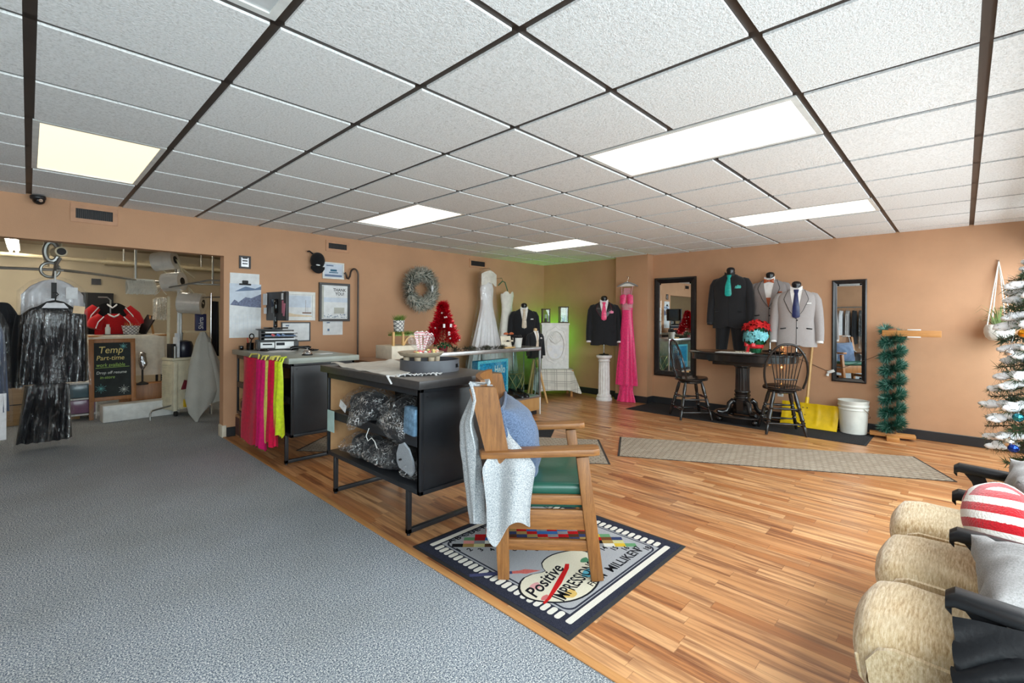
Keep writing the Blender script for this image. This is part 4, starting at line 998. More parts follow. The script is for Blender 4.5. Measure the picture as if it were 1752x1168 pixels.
# ---- gowns
def gown(b, prof, M, pleats=12, amp=.16, n=120, seed=0, half=False, lean=0.):
    """prof rows: (z, half width, half depth); folds deepen towards the hem"""
    zt, zb = prof[0][0], prof[-1][0]
    def fn(u, v):
        z = lerp(zt, zb, v); w = interp([((zt-p[0])/(zt-zb), p[1]) for p in prof], v); d = interp([((zt-p[0])/(zt-zb), p[2]) for p in prof], v)
        a = 2*PI*u; k = 1+amp*min(1, max(0, (v-.22)*1.6))*sin(pleats*a+2.2*sin(a*2+seed)+v*1.2)+amp*.4*v*sin(pleats*.5*a+seed)
        return M @ Vector((w*cos(a)*k, d*sin(a)*k*(1.0), z))
    b.grid(fn, n, 50, True)
m_hot = satin('hot_pink_chiffon', (236, 56, 120)); m_seq = mat('rhinestone_trim', (224, 150, 160), .25, var=(180, .5), bump=(200, .8)); m_hang = mat('grey_felt_hanger', (140, 140, 140), .6)
GM = T(6.655, 3.868, 0) @ RZ(D(-80))
t = thing('pink_gown', 'long hot pink evening gown with jewelled waist hanging on the pilaster', 'dress', (6.655, 3.868, 0))
b = MB(); gown(b, [(1.50, .095, .055), (1.44, .085, .05), (1.36, .088, .05), (1.0, .115, .055), (.6, .145, .06), (.27, .165, .062)], GM, 11, .13, seed=1); b.build('skirt', m_hot, t, smooth=70)
b = MB(); gown(b, [(.36, .125, .045), (.18, .105, .045), (.06, .125, .05), (.005, .135, .055)], GM @ T(-.01, 0, 0), 8, .16, seed=2); b.build('underskirt', m_hot, t, smooth=70)
b = MB(); gown(b, [(1.575, .098, .055), (1.53, .092, .055), (1.47, .090, .055)], GM, 5, .0); b.build('jewelled_waist', m_seq, t)
for s in (-1, 1):
    b = MB(GM); b.grid(lambda u, v: (s*lerp(.012, .105, u)*(1-.45*v*(1-u)), -.03-.035*sin(u*PI)*(1-v*.6), 1.565+.155*v*(1-.25*abs(u-.5))+.01*sin(u*14)*(1-v)), 10, 10); b.thick(.006); b.build('bodice_cup', m_hot, t, smooth=70)
    b = MB(GM); b.tube([(s*.075, -.035, 1.70), (s*.085, -.02, 1.80), (s*.09, 0, 1.845)], .007, 6); b.build('beaded_strap', m_seq, t)
b = MB(GM); b.grid(lambda u, v: (lerp(-.075, .075, u)*(1-.3*v), -.006, 1.66+.16*v), 8, 6); b.thick(.004); b.build('beaded_back', m_seq, t)
t = thing('coat_hanger', 'grey hanger with a padded white bar holding the pink gown', 'hanger', (6.655, 3.868, 1.85))
b = MB(GM); b.tube([(-.17, 0, 1.845), (-.12, 0, 1.872), (-.03, 0, 1.905), (0, 0, 1.91), (.03, 0, 1.905), (.12, 0, 1.872), (.17, 0, 1.845)], [.008, .013, .014, .012, .014, .013, .008], 10); b.build('shoulder_bar', m_hang, t)
b = MB(GM); b.prism([(-.13, 1.848), (.13, 1.848), (.09, 1.868), (.03, 1.893), (-.03, 1.893), (-.09, 1.868)], -.01, .01, Matrix(((1, 0, 0, 0), (0, 0, 1, 0), (0, 1, 0, 0), (0, 0, 0, 1)))); b.build('white_insert', m_frame, t)
b = MB(GM); b.tube([(0, 0, 1.91), (0, 0, 1.95), (.018, 0, 1.965), (.024, 0, 1.985), (.008, 0, 2.005), (-.014, 0, 1.998), (-.018, .0, 1.985)], .0035, 6); b.build('hook', m_chrome, t)
t = thing('wall_nail', 'nail above the pink gown on the pilaster', 'nail', (6.75, 3.868, 1.995)); MB().cyl((6.756, 3.868, 2.0), (6.63, 3.868, 2.0), .003).build('shank', m_chrome, t)

# ---- flocked christmas tree
m_fir = mat('fir_needle_green', (58, 84, 58), .6, var=(50, .4)); m_snow = mat('cotton_snow', (240, 242, 246), .95, bump=(45, .5)); m_bark = mat('brown_bark', (84, 62, 46), .9)
t = thing('christmas_tree', 'snow covered christmas tree at the right edge by the windows', 'christmas tree', (5.45, -.50, 0))
TC = Vector((5.45, -.50, 0)); r_ = random.Random(5)
b = MB(); b.tube([TC+Vector((0, 0, .0)), TC+Vector((0, 0, 2.05))], [.03, .008], 8); b.build('trunk', m_bark, t)
bn, bs, bb = MB(), MB(), MB(); tips = []
for k in range(150):
    f = k/150; z = .28+1.72*f; R = max(.06, (.40-.18*f if f < .75 else .265*(1-f)/.25+.03)); a = k*2.39996; R *= .85+.25*r_.random(); R = min(R, .40/max(.05, -sin(a)) if sin(a) < 0 else R)
    o = Vector((cos(a), sin(a), 0)); p0 = TC+Vector((0, 0, z+.08)); p1 = p0+o*R+Vector((0, 0, -.10-.04*r_.random())); tips.append(p1)
    pth = [p0.lerp(p1, i/6)+Vector((0, 0, -.02*sin(i/6*PI))) for i in range(7)]
    bb.tube(pth, .005, 4); garland(bn, pth[1:], .012, 190, .066, r_, .0042)
    if k % 3 == 1: continue
    for j in range(2):
        q = pth[4+j]; bs.ell(q+Vector((0, 0, .014)), (.035+.03*r_.random(), .035+.02*r_.random(), .022+.014*r_.random()), 9, 6, RZ(a), lambda p, s=k*3+j: p*(1+.35*nz(p, 30, s)))
    bs.ell(p1-o*.03+Vector((0, 0, .012)), (.050, .034, .026), 9, 6, RZ(a), lambda p, s=k: p*(1+.4*nz(p, 28, s)))
bb.build('branches', m_bark, t)
for nm, q, m in (('needles', bn, m_fir), ('snow', bs, m_snow)):
    o = q.build(nm, m, t, smooth=80); o['kind'] = 'stuff'
def bauble(label, c, r, col, kind='christmas bauble'):
    q = thing('bauble', label, 'ornament', c, 0, None)
    m = mat('bauble_%d_%d_%d' % col, col, .12, metal=.9)
    b = MB(); b.ell(c, (r, r, r*.95), 20, 14); b.build('ball', m, q); b = MB(); b.cyl((c[0], c[1], c[2]+r*.9), (c[0], c[1], c[2]+r*1.15), r*.22); b.build('cap', m_chrome, q)
    b = MB(); b.tube([(c[0], c[1], c[2]+r*1.1), (c[0]+.01, c[1]-.02, c[2]+r*1.1+.09)], .0015, 5); b.build('thread', m_chrome, q)
def at(px, py, x):    # point seen at (px, py) standing at depth plane x
    X = (px-876)/799.6; a = X*sin(YAW)+cos(YAW); bb_ = -X*cos(YAW)+sin(YAW); s = x/a; return (x, bb_*s, H+(545.1+.0055*(px-876)-py)/799.6*s)
bauble('teal bauble on the snowy tree near the wall', at(1743, 714, 5.2), .034, (60, 150, 168))
bauble('champagne silver bauble low on the snowy tree', at(1728, 757, 5.15), .036, (214, 206, 192))
bauble('deep blue bauble low on the snowy tree', at(1735, 767, 5.08), .032, (40, 70, 170))
bauble('silver bauble lowest on the tree near the seats', at(1704, 832, 5.0), .038, (208, 206, 204))
bauble('silver bauble on the upper left branch of the tree', at(1728, 603, 5.2), .030, (214, 212, 212))
bauble('amber orange bauble near the top right of the tree', at(1752, 570, 5.2), .034, (232, 156, 40))
# ================================================================== back wall, counters, showcase, corner
m_paper = mat('white_printed_paper', (228, 230, 232), .8); m_dkfr = mat('dark_grey_frame', (62, 58, 58), .4); m_pinkpaint = mat('tan_painted_metal', (190, 142, 108), .5); m_slot = mat('black_parts_and_vent_shade', (26, 25, 26), .6)  # last one: near-black of real dark parts, also paints shade inside the vents
def vent(label, x0, x1, z0, z1, fr=.035):
    t = thing('air_vent', label, 'vent', ((x0+x1)/2, WB, z0), 0, 'wall vents under the ceiling')
    F = onB(x0, z0); w, h = x1-x0, z1-z0
    b = MB(F)
    for q in ((0, w, 0, fr), (0, w, h-fr, h), (0, fr, fr, h-fr), (w-fr, w, fr, h-fr)): b.box(*q, 0, .010)
    b.build('frame', m_pinkpaint, t, smooth=0)
    b = MB(F); b.box(fr, w-fr, fr, h-fr, 0, .002); b.build('duct', m_slot, t, smooth=0)  # flat near-black plate paints the shade behind the louvers
    b = MB(F); n = int((w-2*fr)/.014)
    for k in range(n): b.box(fr+.014*k+.004, fr+.014*k+.007, fr, h-fr, .002, .008)
    o = b.build('louver', m_dkfr, t, smooth=0)
vent('leftmost wall vent, above the opening to the back room', .262, .592, 2.185, 2.345); vent('middle wall vent, above the black cap', 2.625, 2.94, 2.172, 2.312); vent('small right wall vent, above the white bridal gown', 5.03, 5.40, 2.165, 2.305, .03)
t = thing('security_camera', 'small black dome security camera at the ceiling edge above the opening', 'camera', (.055, 5.80, 2.33))
b = MB(); b.lathe([(.05, 2.362), (.052, 2.35), (.05, 2.335), (.045, 2.33)], (.055, 5.785, 0), 24); b.build('mount', m_black, t); b = MB(); b.ell((.06, 5.775, 2.325), (.042, .042, .038), 20, 12); b.build('dome', mat('black_gloss_dome', (16, 16, 18), .08), t)
b = MB(); b.cyl((.07, 5.735, 2.318), (.072, 5.728, 2.316), .014); b.build('lens', m_chrome, t)

def flat(name, label, cat, x0, x1, z0, z1, frame, fw, face, art=None, dep=.018, group=None):
    """framed or bare flat thing on the back wall; art(F, t, w, h) adds what is printed on it"""
    t = thing(name, label, cat, ((x0+x1)/2, WB, z0), 0, group); F = onB(x0, z0); w, h = x1-x0, z1-z0
    if frame is not None:
        b = MB(F)
        for q in ((0, w, 0, fw), (0, w, h-fw, h), (0, fw, fw, h-fw), (w-fw, w, fw, h-fw)): b.box(*q, 0, dep, .002, 1)
        b.build('frame', frame, t)
    b = MB(F); b.box(fw*.9 if frame else 0, w-fw*.9 if frame else w, fw*.9 if frame else 0, h-fw*.9 if frame else h, .0005, dep*.55 if frame else .002); b.build('face', face, t, smooth=0)
    if art: art(F, t, w, h, dep*.55 if frame else .002)
    return t
def block(F, t, n, m, *rects, z=.003):
    b = MB(F)
    for q in rects: b.box(*q, z-.001, z)
    b.build(n, m, t, smooth=0)
m_ink2 = mat('dark_ink', (40, 42, 48), .8); m_inkb = mat('blue_grey_ink', (110, 128, 156), .8); m_sky = mat('pale_snow_blue', (206, 216, 230), .8); m_hill = mat('dusky_blue_hill', (116, 124, 150), .8, var=(50, .35)); m_silver = mat('silver_plate', (190, 192, 196), .25, .8)
def plaque(F, t, w, h, d):
    block(F, t, 'silver_plate', m_silver, (.022, w-.022, .022, h-.02), z=d+.002)
    b = MB(F)
    for k, (s, y) in enumerate((('AWARD', .112), ('BEST', .082), ('2019', .05))): b.box(.034, w-.034, y, y+.012, d+.002, d+.003)
    b.build('engraved_lines', m_ink2, t, smooth=0)
flat('plaque', 'small dark plaque with a silver plate above the wall calendar', 'plaque', 1.637, 1.757, 1.868, 2.012, m_dkfr, .012, m_dkfr, plaque, .014)
t = flat('clip_board', 'white backing board with a clip behind the wall calendar', 'board', 1.55, 1.85, 1.66, 1.815, None, 0, m_paper)
b = MB(onB(1.70, 1.690)); b.box(-.06, .06, -.008, .010, .004, .016, .003); b.box(-.03, .03, .010, .045, .004, .02, .006); b.build('bulldog_clip', m_slot, t)
def cal(F, t, w, h, d):
    z0 = h*.49
    block(F, t, 'sky', m_sky, (.0, w, z0, h), z=d+.001)
    b = MB(F); b.prism([(0, z0+.06), (.05, z0+.13), (.09, z0+.10), (.16, z0+.16), (.22, z0+.15), (w, z0+.20), (w, z0+.03), (0, z0+.03)], d+.001, d+.0018); b.build('hills', m_hill, t, smooth=0)
    b = MB(F); b.prism([(0, z0), (0, z0+.07), (.10, z0+.06), (.2, z0+.05), (w, z0+.045), (w, z0)], d+.0016, d+.0022); b.build('snow_field', m_paper, t, smooth=0)
    b = MB(F); b.prism([(.05, z0+.22), (.16, z0+.28), (.26, z0+.26), (w, z0+.29), (w, z0+.25), (.2, z0+.235)], d+.001, d+.0018); b.build('cloud', m_inkb, t, smooth=0)
    b = MB(F)
    for k in range(6): b.box(.02, w-.02, .03+.045*k, .0312+.045*k, d+.0005, d+.0012)
    for k in range(8): b.box(.02+(w-.04)*k/7-.0006, .02+(w-.04)*k/7+.0006, .03, .255, d+.0005, d+.0012)
    b.build('day_grid', m_sky, t, smooth=0)
flat('wall_calendar', 'hanging wall calendar with a snowy landscape left of the register', 'calendar', 1.545, 1.868, 1.09, 1.697, None, 0, m_paper, cal)
# cap
t = thing('baseball_cap', 'black baseball cap hanging on the wall beside the middle vent', 'cap', (2.50, 5.80, 1.9))
m_capb = cloth('black_cotton_twill', (34, 34, 36), (20, 20, 22), 300, .5, .9, .2)
CM = onB(2.50, 2.035) @ RX(D(8))
b = MB(CM); b.ell((0, 0, .055), (.088, .105, .075), 24, 14); b.build('crown', m_capb, t)
b = MB(CM); b.grid(lambda u, v: (lerp(-.085, .085, u), -.07-(.085*v)*sin(PI*min(max(u, .04), .96))**.5, .10-.03*(2*u-1)**2+.0*v), 14, 6); b.thick(.005); b.build('visor', m_capb, t)
b = MB(CM); b.tube([(-.06, .08, .05), (-.10, .11, .03), (-.12, .10, .03)], .010, 6); b.build('strap', m_capb, t)
b = MB(CM); b.ell((-.012, -.048, .112), (.030, .012, .012), 12, 8); b.build('white_emblem', m_paper, t)
def cert(F, t, w, h, d):
    block(F, t, 'pale_corner', m_inkb, (.03, w-.03, .03, .055), (.05, w*.5, h-.05, h-.035), z=d+.001)
    b = MB(F); b.box(w*.30, w*.72, h*.36, h*.42, d, d+.0012); b.box(w*.36, w*.66, h*.46, h*.58, d, d+.0012); b.build('heading', mat('teal_ink', (60, 110, 140), .8), t, smooth=0)
flat('framed_certificate', 'white framed certificate beside the black cap', 'picture', 2.582, 2.868, 1.818, 2.03, m_frame, .02, m_sky, cert)
def poster(F, t, w, h, d):
    b = MB(F); b.text('THANK', .055, T(w*.45, h-.105, d), .0006, sx=.9, bold=.001); b.text('YOU!', .055, T(w*.52, h-.155, d), .0006, sx=.9, bold=.001); b.build('lettering', m_ink2, t, smooth=0)
    block(F, t, 'pale_banner', m_sky, (.03, w-.03, h*.50, h*.62), z=d+.0004); block(F, t, 'inset_photo', mat('warm_grey_print', (186, 186, 178), .8), (w*.48, w*.82, h*.20, h*.36), (.035, .06, .04, h-.04), z=d+.0015)
    b = MB(F); r_ = random.Random(4)
    for k in range(40): x = .05+(w-.1)*r_.random(); y = .04+.05*r_.random()*(1 if x > w*.5 else .9); b.box(x, x+.012, y, y+.006, d, d+.002)
    b.build('flower_print', m_inkb, t, smooth=0)
flat('framed_poster', 'black framed white thank you poster beside the shepherd hook', 'picture', 2.537, 2.945, 1.275, 1.765, m_dkfr, .03, m_paper, poster, .03)
def note(F, t, w, h, d): block(F, t, 'print', m_inkb, (.05, .09, h-.05, h-.035), (.06, .085, .05, .08), z=d+.001)
flat('paper_notice', 'white paper notice taped under the black framed poster', 'paper', 2.595, 2.857, 1.10, 1.30, None, 0, m_paper, note)
def ship(F, t, w, h, d):
    b = MB(F); b.prism([(.04, .10), (.15, .075), (w-.04, .06), (w-.04, .045), (.04, .045)], d, d+.001); b.build('shore', mat('sandy_print', (226, 206, 178), .8), t, smooth=0)
    b = MB(F); b.box(w*.70, w*.70+.003, .09, .25, d, d+.0015); b.box(w*.60, w*.88, .085, .10, d, d+.0015); b.box(w*.76, w*.762, .1, .2, d, d+.0015); b.build('boat', mat('brown_print', (126, 92, 76), .8), t, smooth=0)
    block(F, t, 'mist', m_sky, (.05, w-.05, .16, h-.05), z=d+.0005)
flat('framed_picture', 'white framed seascape print behind the register screen', 'picture', 2.10, 2.49, 1.285, 1.635, m_frame, .036, m_paper, ship, .02)
flat('framed_notice', 'grey framed notice below the seascape print', 'picture', 2.09, 2.436, 1.028, 1.265, m_dkfr, .014, m_paper, note, .014)
# shepherd hook
t = thing('shepherd_hook', 'dark metal shepherd hook pole standing against the back wall', 'hook pole', (3.04, 5.78, 0))
P = [(3.04, 5.78, .0), (3.04, 5.78, 1.86)] + [(2.985+.055*cos(a), 5.78, 1.88+.085*sin(a)) for a in [D(10+17*k) for k in range(10)]] + [(2.925, 5.78, 1.865), (2.905, 5.78, 1.83), (2.885, 5.78, 1.835), (2.872, 5.78, 1.88), (2.86, 5.78, 1.905), (2.85, 5.78, 1.89)]
b = MB(); b.tube(P, .012, 8); b.build('pole', mat('bronze_metal', (70, 60, 54), .4, .5), t)
# wreath
m_wr = mat('sage_fir_needles', (84, 104, 94), .7, var=(40, .3)); m_frost = mat('frosted_tips', (228, 226, 216), .8)
t = thing('wreath', 'frosted evergreen wreath hanging on the back wall', 'wreath', (3.98, 5.75, 1.72))
r_ = random.Random(8); W0 = Vector((3.97, 5.665, 1.74)); path = [W0+Vector((.208*cos(2*PI*k/60), 0, .220*sin(2*PI*k/60))) for k in range(61)]
b = MB(); garland(b, path, .06, 3200, .085, r_, .007); b.build('needles', m_wr, t, smooth=0)
b = MB(); garland(b, path, .065, 6000, .088, r_, .009); b.build('frosted_needles', m_frost, t, smooth=0)
b = MB()
for k in range(60): p = path[int(60*r_.random())]; b.ell(p+Vector((.06*(r_.random()-.5)*2, -.035-.03*r_.random(), .06*(r_.random()-.5)*2)), (.012, .012, .016), 8, 6)
o = b.build('pine_cone', mat('frosted_cone', (176, 164, 150), .8), t); o['kind'] = 'stuff'
b = MB(); b.tube(path, .02, 8); b.build('ring', m_wr, t)
t = thing('paper_tag', 'small white tag hanging inside the wreath', 'tag', (4.13, 5.72, 1.74)); MB().box(4.10, 4.135, 5.60, 5.603, 1.70, 1.80).build('tag_card', m_paper, t)

# ---- white gowns on the back wall
m_bridal = mat('ivory_bridal_satin', (226, 226, 230), .45, var=(20, .05), bump=(26, .25)); m_bridal2 = mat('ivory_lace', (228, 224, 216), .7, bump=(160, .5))
m_film = film('clear_garment_film', opac=.22, white=.40, base=.2, zs=.25, gain=1.2)
t = thing('bridal_gown', 'long white bridal gown in a clear bag hanging under the small vent', 'dress', (5.26, 5.60, .1))
M = T(5.20, 5.60, 0)
b = MB(); gown(b, [(1.92, .10, .06), (1.80, .135, .08), (1.62, .115, .07), (1.50, .125, .08), (1.2, .20, .11), (.8, .30, .14), (.30, .38, .15), (.12, .41, .15)], M, 17, .12, 140, 3); b.build('gown_body', m_bridal, t, smooth=70)
b = MB(); b.grid(lambda u, v: (5.20+lerp(-.165, .165, u), 5.52+.03*abs(2*u-1), 2.10-.20*v-.06*abs(2*u-1)**1.5+.01*sin(u*20)*v), 20, 10); b.thick(.006); b.build('lace_bolero', m_bridal2, t, smooth=70)
b = MB(); gown(b, [(2.13, .05, .03), (2.06, .19, .09), (1.6, .19, .11), (1.2, .26, .15), (.6, .40, .20), (.14, .43, .20)], M, 9, .08, 90, 6); b.build('garment_film', m_film, t, smooth=80)
t = thing('bridal_gown', 'slim strapless white gown on a green hanger beside the bagged bridal gown', 'dress', (5.70, 5.63, .1))
M = T(5.70, 5.63, 0)
b = MB(); gown(b, [(1.745, .135, .07), (1.70, .145, .075), (1.55, .115, .065), (1.42, .115, .07), (1.2, .145, .08), (.8, .20, .10), (.2, .27, .11)], M, 9, .10, 100, 2); b.build('gown_body', m_bridal2, t, smooth=70)
b = MB(M); b.grid(lambda u, v: (lerp(-.14, .14, u), -.072+.05*(2*u-1)**2, 1.70+.085*v*(abs(sin(u*PI*2))**.6)), 24, 4); b.thick(.005); b.build('sweetheart_neckline', m_bridal2, t, smooth=60)
m_grh = mat('green_plastic_hanger', (70, 110, 80), .4)
t = thing('clothes_hanger', 'green plastic hanger above the slim white gown', 'hanger', (5.68, 5.70, 1.9))
b = MB(); b.tube([(5.56, 5.70, 1.885), (5.66, 5.70, 1.965), (5.72, 5.70, 1.95), (5.79, 5.70, 1.80)], .010, 8); b.tube([(5.66, 5.70, 1.965), (5.655, 5.70, 2.0), (5.63, 5.70, 2.02), (5.615, 5.70, 2.0)], .004, 6); b.build('hanger_body', m_grh, t)
t = thing('wall_hook', 'hook over the bagged bridal gown under the vent', 'hook', (5.26, 5.82, 2.14)); b = MB(); b.tube([(5.26, 5.84, 2.15), (5.26, 5.60, 2.15), (5.26, 5.59, 2.13)], .005, 6); b.build('shank', m_chrome, t)
t = thing('wall_hook', 'hook behind the green hanger of the slim white gown', 'hook', (5.63, 5.82, 2.02)); b = MB(); b.tube([(5.63, 5.84, 2.015), (5.63, 5.69, 2.015)], .005, 6); b.build('shank', m_chrome, t)

# ---- corner: draped table, ornate white card box, lanterns, green lamp
CR = T(6.36, 5.12, 0) @ RZ(D(-42))     # local -y faces the camera
t = thing('draped_table', 'small square table under a plaid cloth in the back corner', 'table', (6.36, 5.12, 0), D(-42))
b = MB(); b.box(-.30, .30, -.22, .22, .43, .455, .003); b.build('table_top', m_pine, t, world=False)
for sx in (-1, 1):
    for sy in (-1, 1): b = MB(); b.box(sx*.27-.02, sx*.27+.02, sy*.19-.02, sy*.19+.02, 0, .43, .003); b.build('leg', m_pine, t, world=False)
def m_plaid_():
    n = NT('plaid_cotton'); x, y, z = n.xyz(n.co()); base = (218, 214, 204); c = None
    def line(v, per, w, off=0): return n.math('LESS_THAN', n.math('FRACT', n.math('DIVIDE', n.math('ADD', v, off), per)), w)
    s = n.math('ADD', x, n.math('MULTIPLY', y, .0)); a = n.math('MAXIMUM', line(s, .17, .07), line(s, .17, .05, .03)); h = n.math('MAXIMUM', line(n.math('ADD', z, n.math('MULTIPLY', y, 1)), .17, .07), line(n.math('ADD', z, y), .17, .05, .03))
    wide = n.math('MAXIMUM', line(s, .34, .2, .1), line(n.math('ADD', z, y), .34, .2, .1))
    k = n.mix(n.math('MULTIPLY', wide, .35), base, (176, 174, 166)); k = n.mix(n.math('MULTIPLY', n.math('MAXIMUM', a, h), .6), k, (110, 108, 104)); n.col(k); n.set(rough=.9); return n.m
b = MB()
def drape(u, v):
    a = 2*PI*u; s = .82
    cx, cy_ = math.copysign(abs(cos(a))**.35, cos(a)), math.copysign(abs(sin(a))**.35, sin(a))
    if v < .35: k = v/.35; return (cx*.31*k, cy_*.23*k, .462+.001*k)
    k = (v-.35)/.65; fl_ = (.05+.05*abs(sin(a*2)))*k*(1+.5*sin(a*6)); ln = .30+.11*abs(sin(2*a))**3+.04*sin(a*3)
    return (cx*(.315+fl_)-.0*k, cy_*(.235+fl_), .458-ln*k)
b.grid(drape, 96, 28, True); o = b.build('plaid_cloth', m_plaid_(), smooth=80); o.matrix_basis = CR; tag(o, 'cream and grey plaid cloth hanging over the corner table', 'tablecloth')
t = thing('card_box', 'white ornate card box with an oval relief on the plaid table', 'box', tuple(CR @ Vector((0, .02, .465))), D(-42))
def Bx(n, b, m, sm=40): return b.build(n, m, t, world=False, smooth=sm)
b = MB(); b.box(-.235, .235, -.15, .15, 0, .775, .006); b.box(-.245, .245, -.16, .16, .755, .785, .004); Bx('body', b, m_plas)
b = MB(); n = 48; rg = [[b.v((rx*cos(2*PI*k/n), -.15-d, .40+rz*sin(2*PI*k/n))) for k in range(n)] for rx, rz, d in ((.165, .265, 0), (.163, .262, .016), (.150, .245, .020), (.140, .235, .010), (.138, .232, .002))]; b.skin(rg, caps=False); Bx('oval_moulding', b, m_plas)
b = MB(); P = [(0, .32), (.06, .27), (.13, .24), (.165, .14), (.175, 0), (.165, -.14), (.13, -.24), (.06, -.27), (0, -.32), (-.06, -.27), (-.13, -.24), (-.165, -.14), (-.175, 0), (-.165, .14), (-.13, .24), (-.06, .27)]; b.tube([(x*1.08, -.152, .40+z*1.03) for x, z in P], .007, 6, closed=True); Bx('pointed_border', b, m_plas)
b = MB()
for k in range(9): a = D(30+15*k); b.tube([(0, -.155, .43), (.07*cos(a), -.168, .43+.11*sin(a)), (.115*cos(a), -.16, .43+.19*sin(a))], [.008, .024, .014], 8)
o = Bx('shell_relief', b, m_plas); b = MB(); b.grid(lambda u, v: (.135*(2*u-1), -.153-.006*sin(u*9)*sin(v*7), .185+.22*v), 12, 12); Bx('oval_panel', b, m_bridal)
def lantern(label, x, h, w):
    t = thing('lantern', label, 'lantern', tuple(CR @ Vector((x, .0, 1.252))), D(-42), None); m = m_walnutb
    b = MB(); b.box(-w, w, -w, w, 0, .018, .003); b.build('base', m, t, world=False); b = MB(); b.box(-w, w, -w, w, h-.02, h, .003); b.build('roof', m, t, world=False)
    for sx in (-1, 1):
        for sy in (-1, 1): b = MB(); b.box(sx*(w-.012)-.008, sx*(w-.012)+.008, sy*(w-.012)-.008, sy*(w-.012)+.008, .018, h-.02); b.build('post', m, t, world=False)
    b = MB(); b.box(-w+.012, w-.012, -w+.006, -w+.009, .02, h-.02); b.build('pane', m_pane, t, world=False)
    c_ = tuple(CR @ Vector((x, .0, 1.270))); q = thing('candle', 'ivory candle inside the ' + label.split(' on ')[0], 'candle', c_)
    b = MB(); b.lathe([(.022, 0), (.022, h*.52), (.018, h*.53), (.003, h*.525)], c_, 18); b.build('wax', m_cand, q); b = MB(); b.lathe([(.026, 0), (.026, h*.25)], (c_[0], c_[1], c_[2]-.0), 18, caps=False); b.build('dark_sleeve', m_steel, q)
m_walnutb = mat('weathered_brown_wood', (88, 74, 62), .7, bump=(40, .2))
lantern('shorter wooden lantern on the card box', -.15, .245, .072); lantern('taller wooden lantern on the right of the card box', .16, .285, .080)
glow_g = glow('green_led_glow', (70, 255, 60), 20)
t = thing('green_led_lamp', 'green LED uplight hidden behind the white card box', 'lamp', (6.66, 5.56, 0))
b = MB(); b.lathe([(.09, 0), (.09, .02), (.02, .03), (.015, .90)], (6.68, 5.58, 0), 20); b.build('stand', m_black, t); b = MB(); b.ell((6.68, 5.58, .98), (.05, .05, .08), 14, 10); b.build('lit_tube', glow_g, t)
L = bpy.data.lights.new('green_led', 'POINT'); L.energy = 4.5; L.color = (.18, 1, .10); L.shadow_soft_size = .09; lo = bpy.data.objects.new('green_led', L); C.objects.link(lo); lo.location = (6.76, 5.66, 1.0)
t = thing('gift_stand', 'pale wooden tripod legs under the small black jacket', 'stand', (5.56, 4.86, 0))
for a in (0, 120, 240):
    b = MB(); b.bar((5.56+.03*cos(D(a+60)), 4.86+.03*sin(D(a+60)), .68), (5.56+.20*cos(D(a+60)), 4.86+.20*sin(D(a+60)), 0), .022, .03, (1, 0, 0), .003); b.build('leg', m_hand, t)

# ---- glass showcase
SX0, SX1, SY0, SY1 = 3.20, 4.955, 4.22, 4.76
m_veneer = wood('oak_veneer', (170, 124, 74), (196, 152, 98), 2, .45, 4, 12, .3); m_sg = glass('showcase_glass', .09); m_whiteb = mat('cream_laminate', (222, 212, 192), .5)
t = thing('glass_showcase', 'aluminium framed glass showcase with an oak veneer base', 'showcase', ((SX0+SX1)/2, (SY0+SY1)/2, 0))
MB().box(SX0+.02, SX1-.03, SY0+.05, SY1-.02, 0, .06).build('plinth', m_black, t); MB().box(SX0+.01, SX1-.015, SY0+.015, SY1-.01, .06, .235, .002).build('base_panel', m_veneer, t)
MB().box(SX1-.018, SX1-.003, SY0+.0, SY0+.02, 0, .235, .002).build('corner_strip', m_frame, t)
MB().box(SX0, SX1, SY0, SY1, .235, .262, .003).build('deck', m_alu, t)
for x in (SX0+.015, SX1-.015):
    for y in (SY0+.012, SY1-.012): MB().box(x-.013, x+.013, y-.011, y+.011, .262, .90, .002).build('post', m_alu, t)
for q in ((SX0, SX1, SY0, SY0+.024), (SX0, SX1, SY1-.024, SY1), (SX0, SX0+.026, SY0+.024, SY1-.024), (SX1-.026, SX1, SY0+.024, SY1-.024)): MB().box(*q, .885, .932, .004).build('top_rail', m_alu, t)
MB().box(SX0+.02, SX1-.02, SY0+.018, SY1-.018, .922, .931).build('top_glass', mat('smoky_glass_top', (146, 146, 142), .08), t)
MB().box(SX0+.03, SX1-.03, SY0+.010, SY0+.014, .262, .885).build('front_glass', m_sg, t); MB().box(SX1-.016, SX1-.012, SY0+.02, SY1-.02, .262, .885).build('end_glass', m_sg, t)
for x in (3.70, 4.32): MB().box(x-.012, x+.012, SY1-.02, SY1-.008, .262, .89).build('back_upright', m_alu, t)
# things in the showcase
m_cyan = mat('turquoise_gift_paper', (40, 150, 196), .3, var=(60, .55), coat=.2)
t = thing('gift_bag', 'blue glittery bag lettered Hello standing in the showcase', 'bag', (4.16, 4.42, .263))
BT = T(4.16, 4.40, .264) @ RZ(D(6))
b = MB(BT); b.box(-.30, .30, -.05, .05, 0, .525, .006); b.build('bag_body', m_cyan, t)
b = MB(BT); 
for q in ((-.30, .30, .49, .525), (-.30, -.265, 0, .49), (.265, .30, 0, .49)): b.box(q[0], q[1], -.053, -.049, q[2], q[3])
b.build('light_border', mat('pale_cyan_border', (120, 206, 224), .3, var=(50, .3)), t, smooth=0)
TF = Matrix(((1, 0, 0, 0), (0, 0, -1, 0), (0, 1, 0, 0), (0, 0, 0, 1)))
b = MB(BT); b.text('Hello', .15, T(.02, -.052, .345) @ TF, .001, sx=.66, bold=.003); b.text('ous', .13, T(-.03, -.052, .235) @ TF, .001, sx=.72, bold=.003); b.build('lettering', m_paper, t, smooth=0)
b = MB(BT); r_ = random.Random(2)
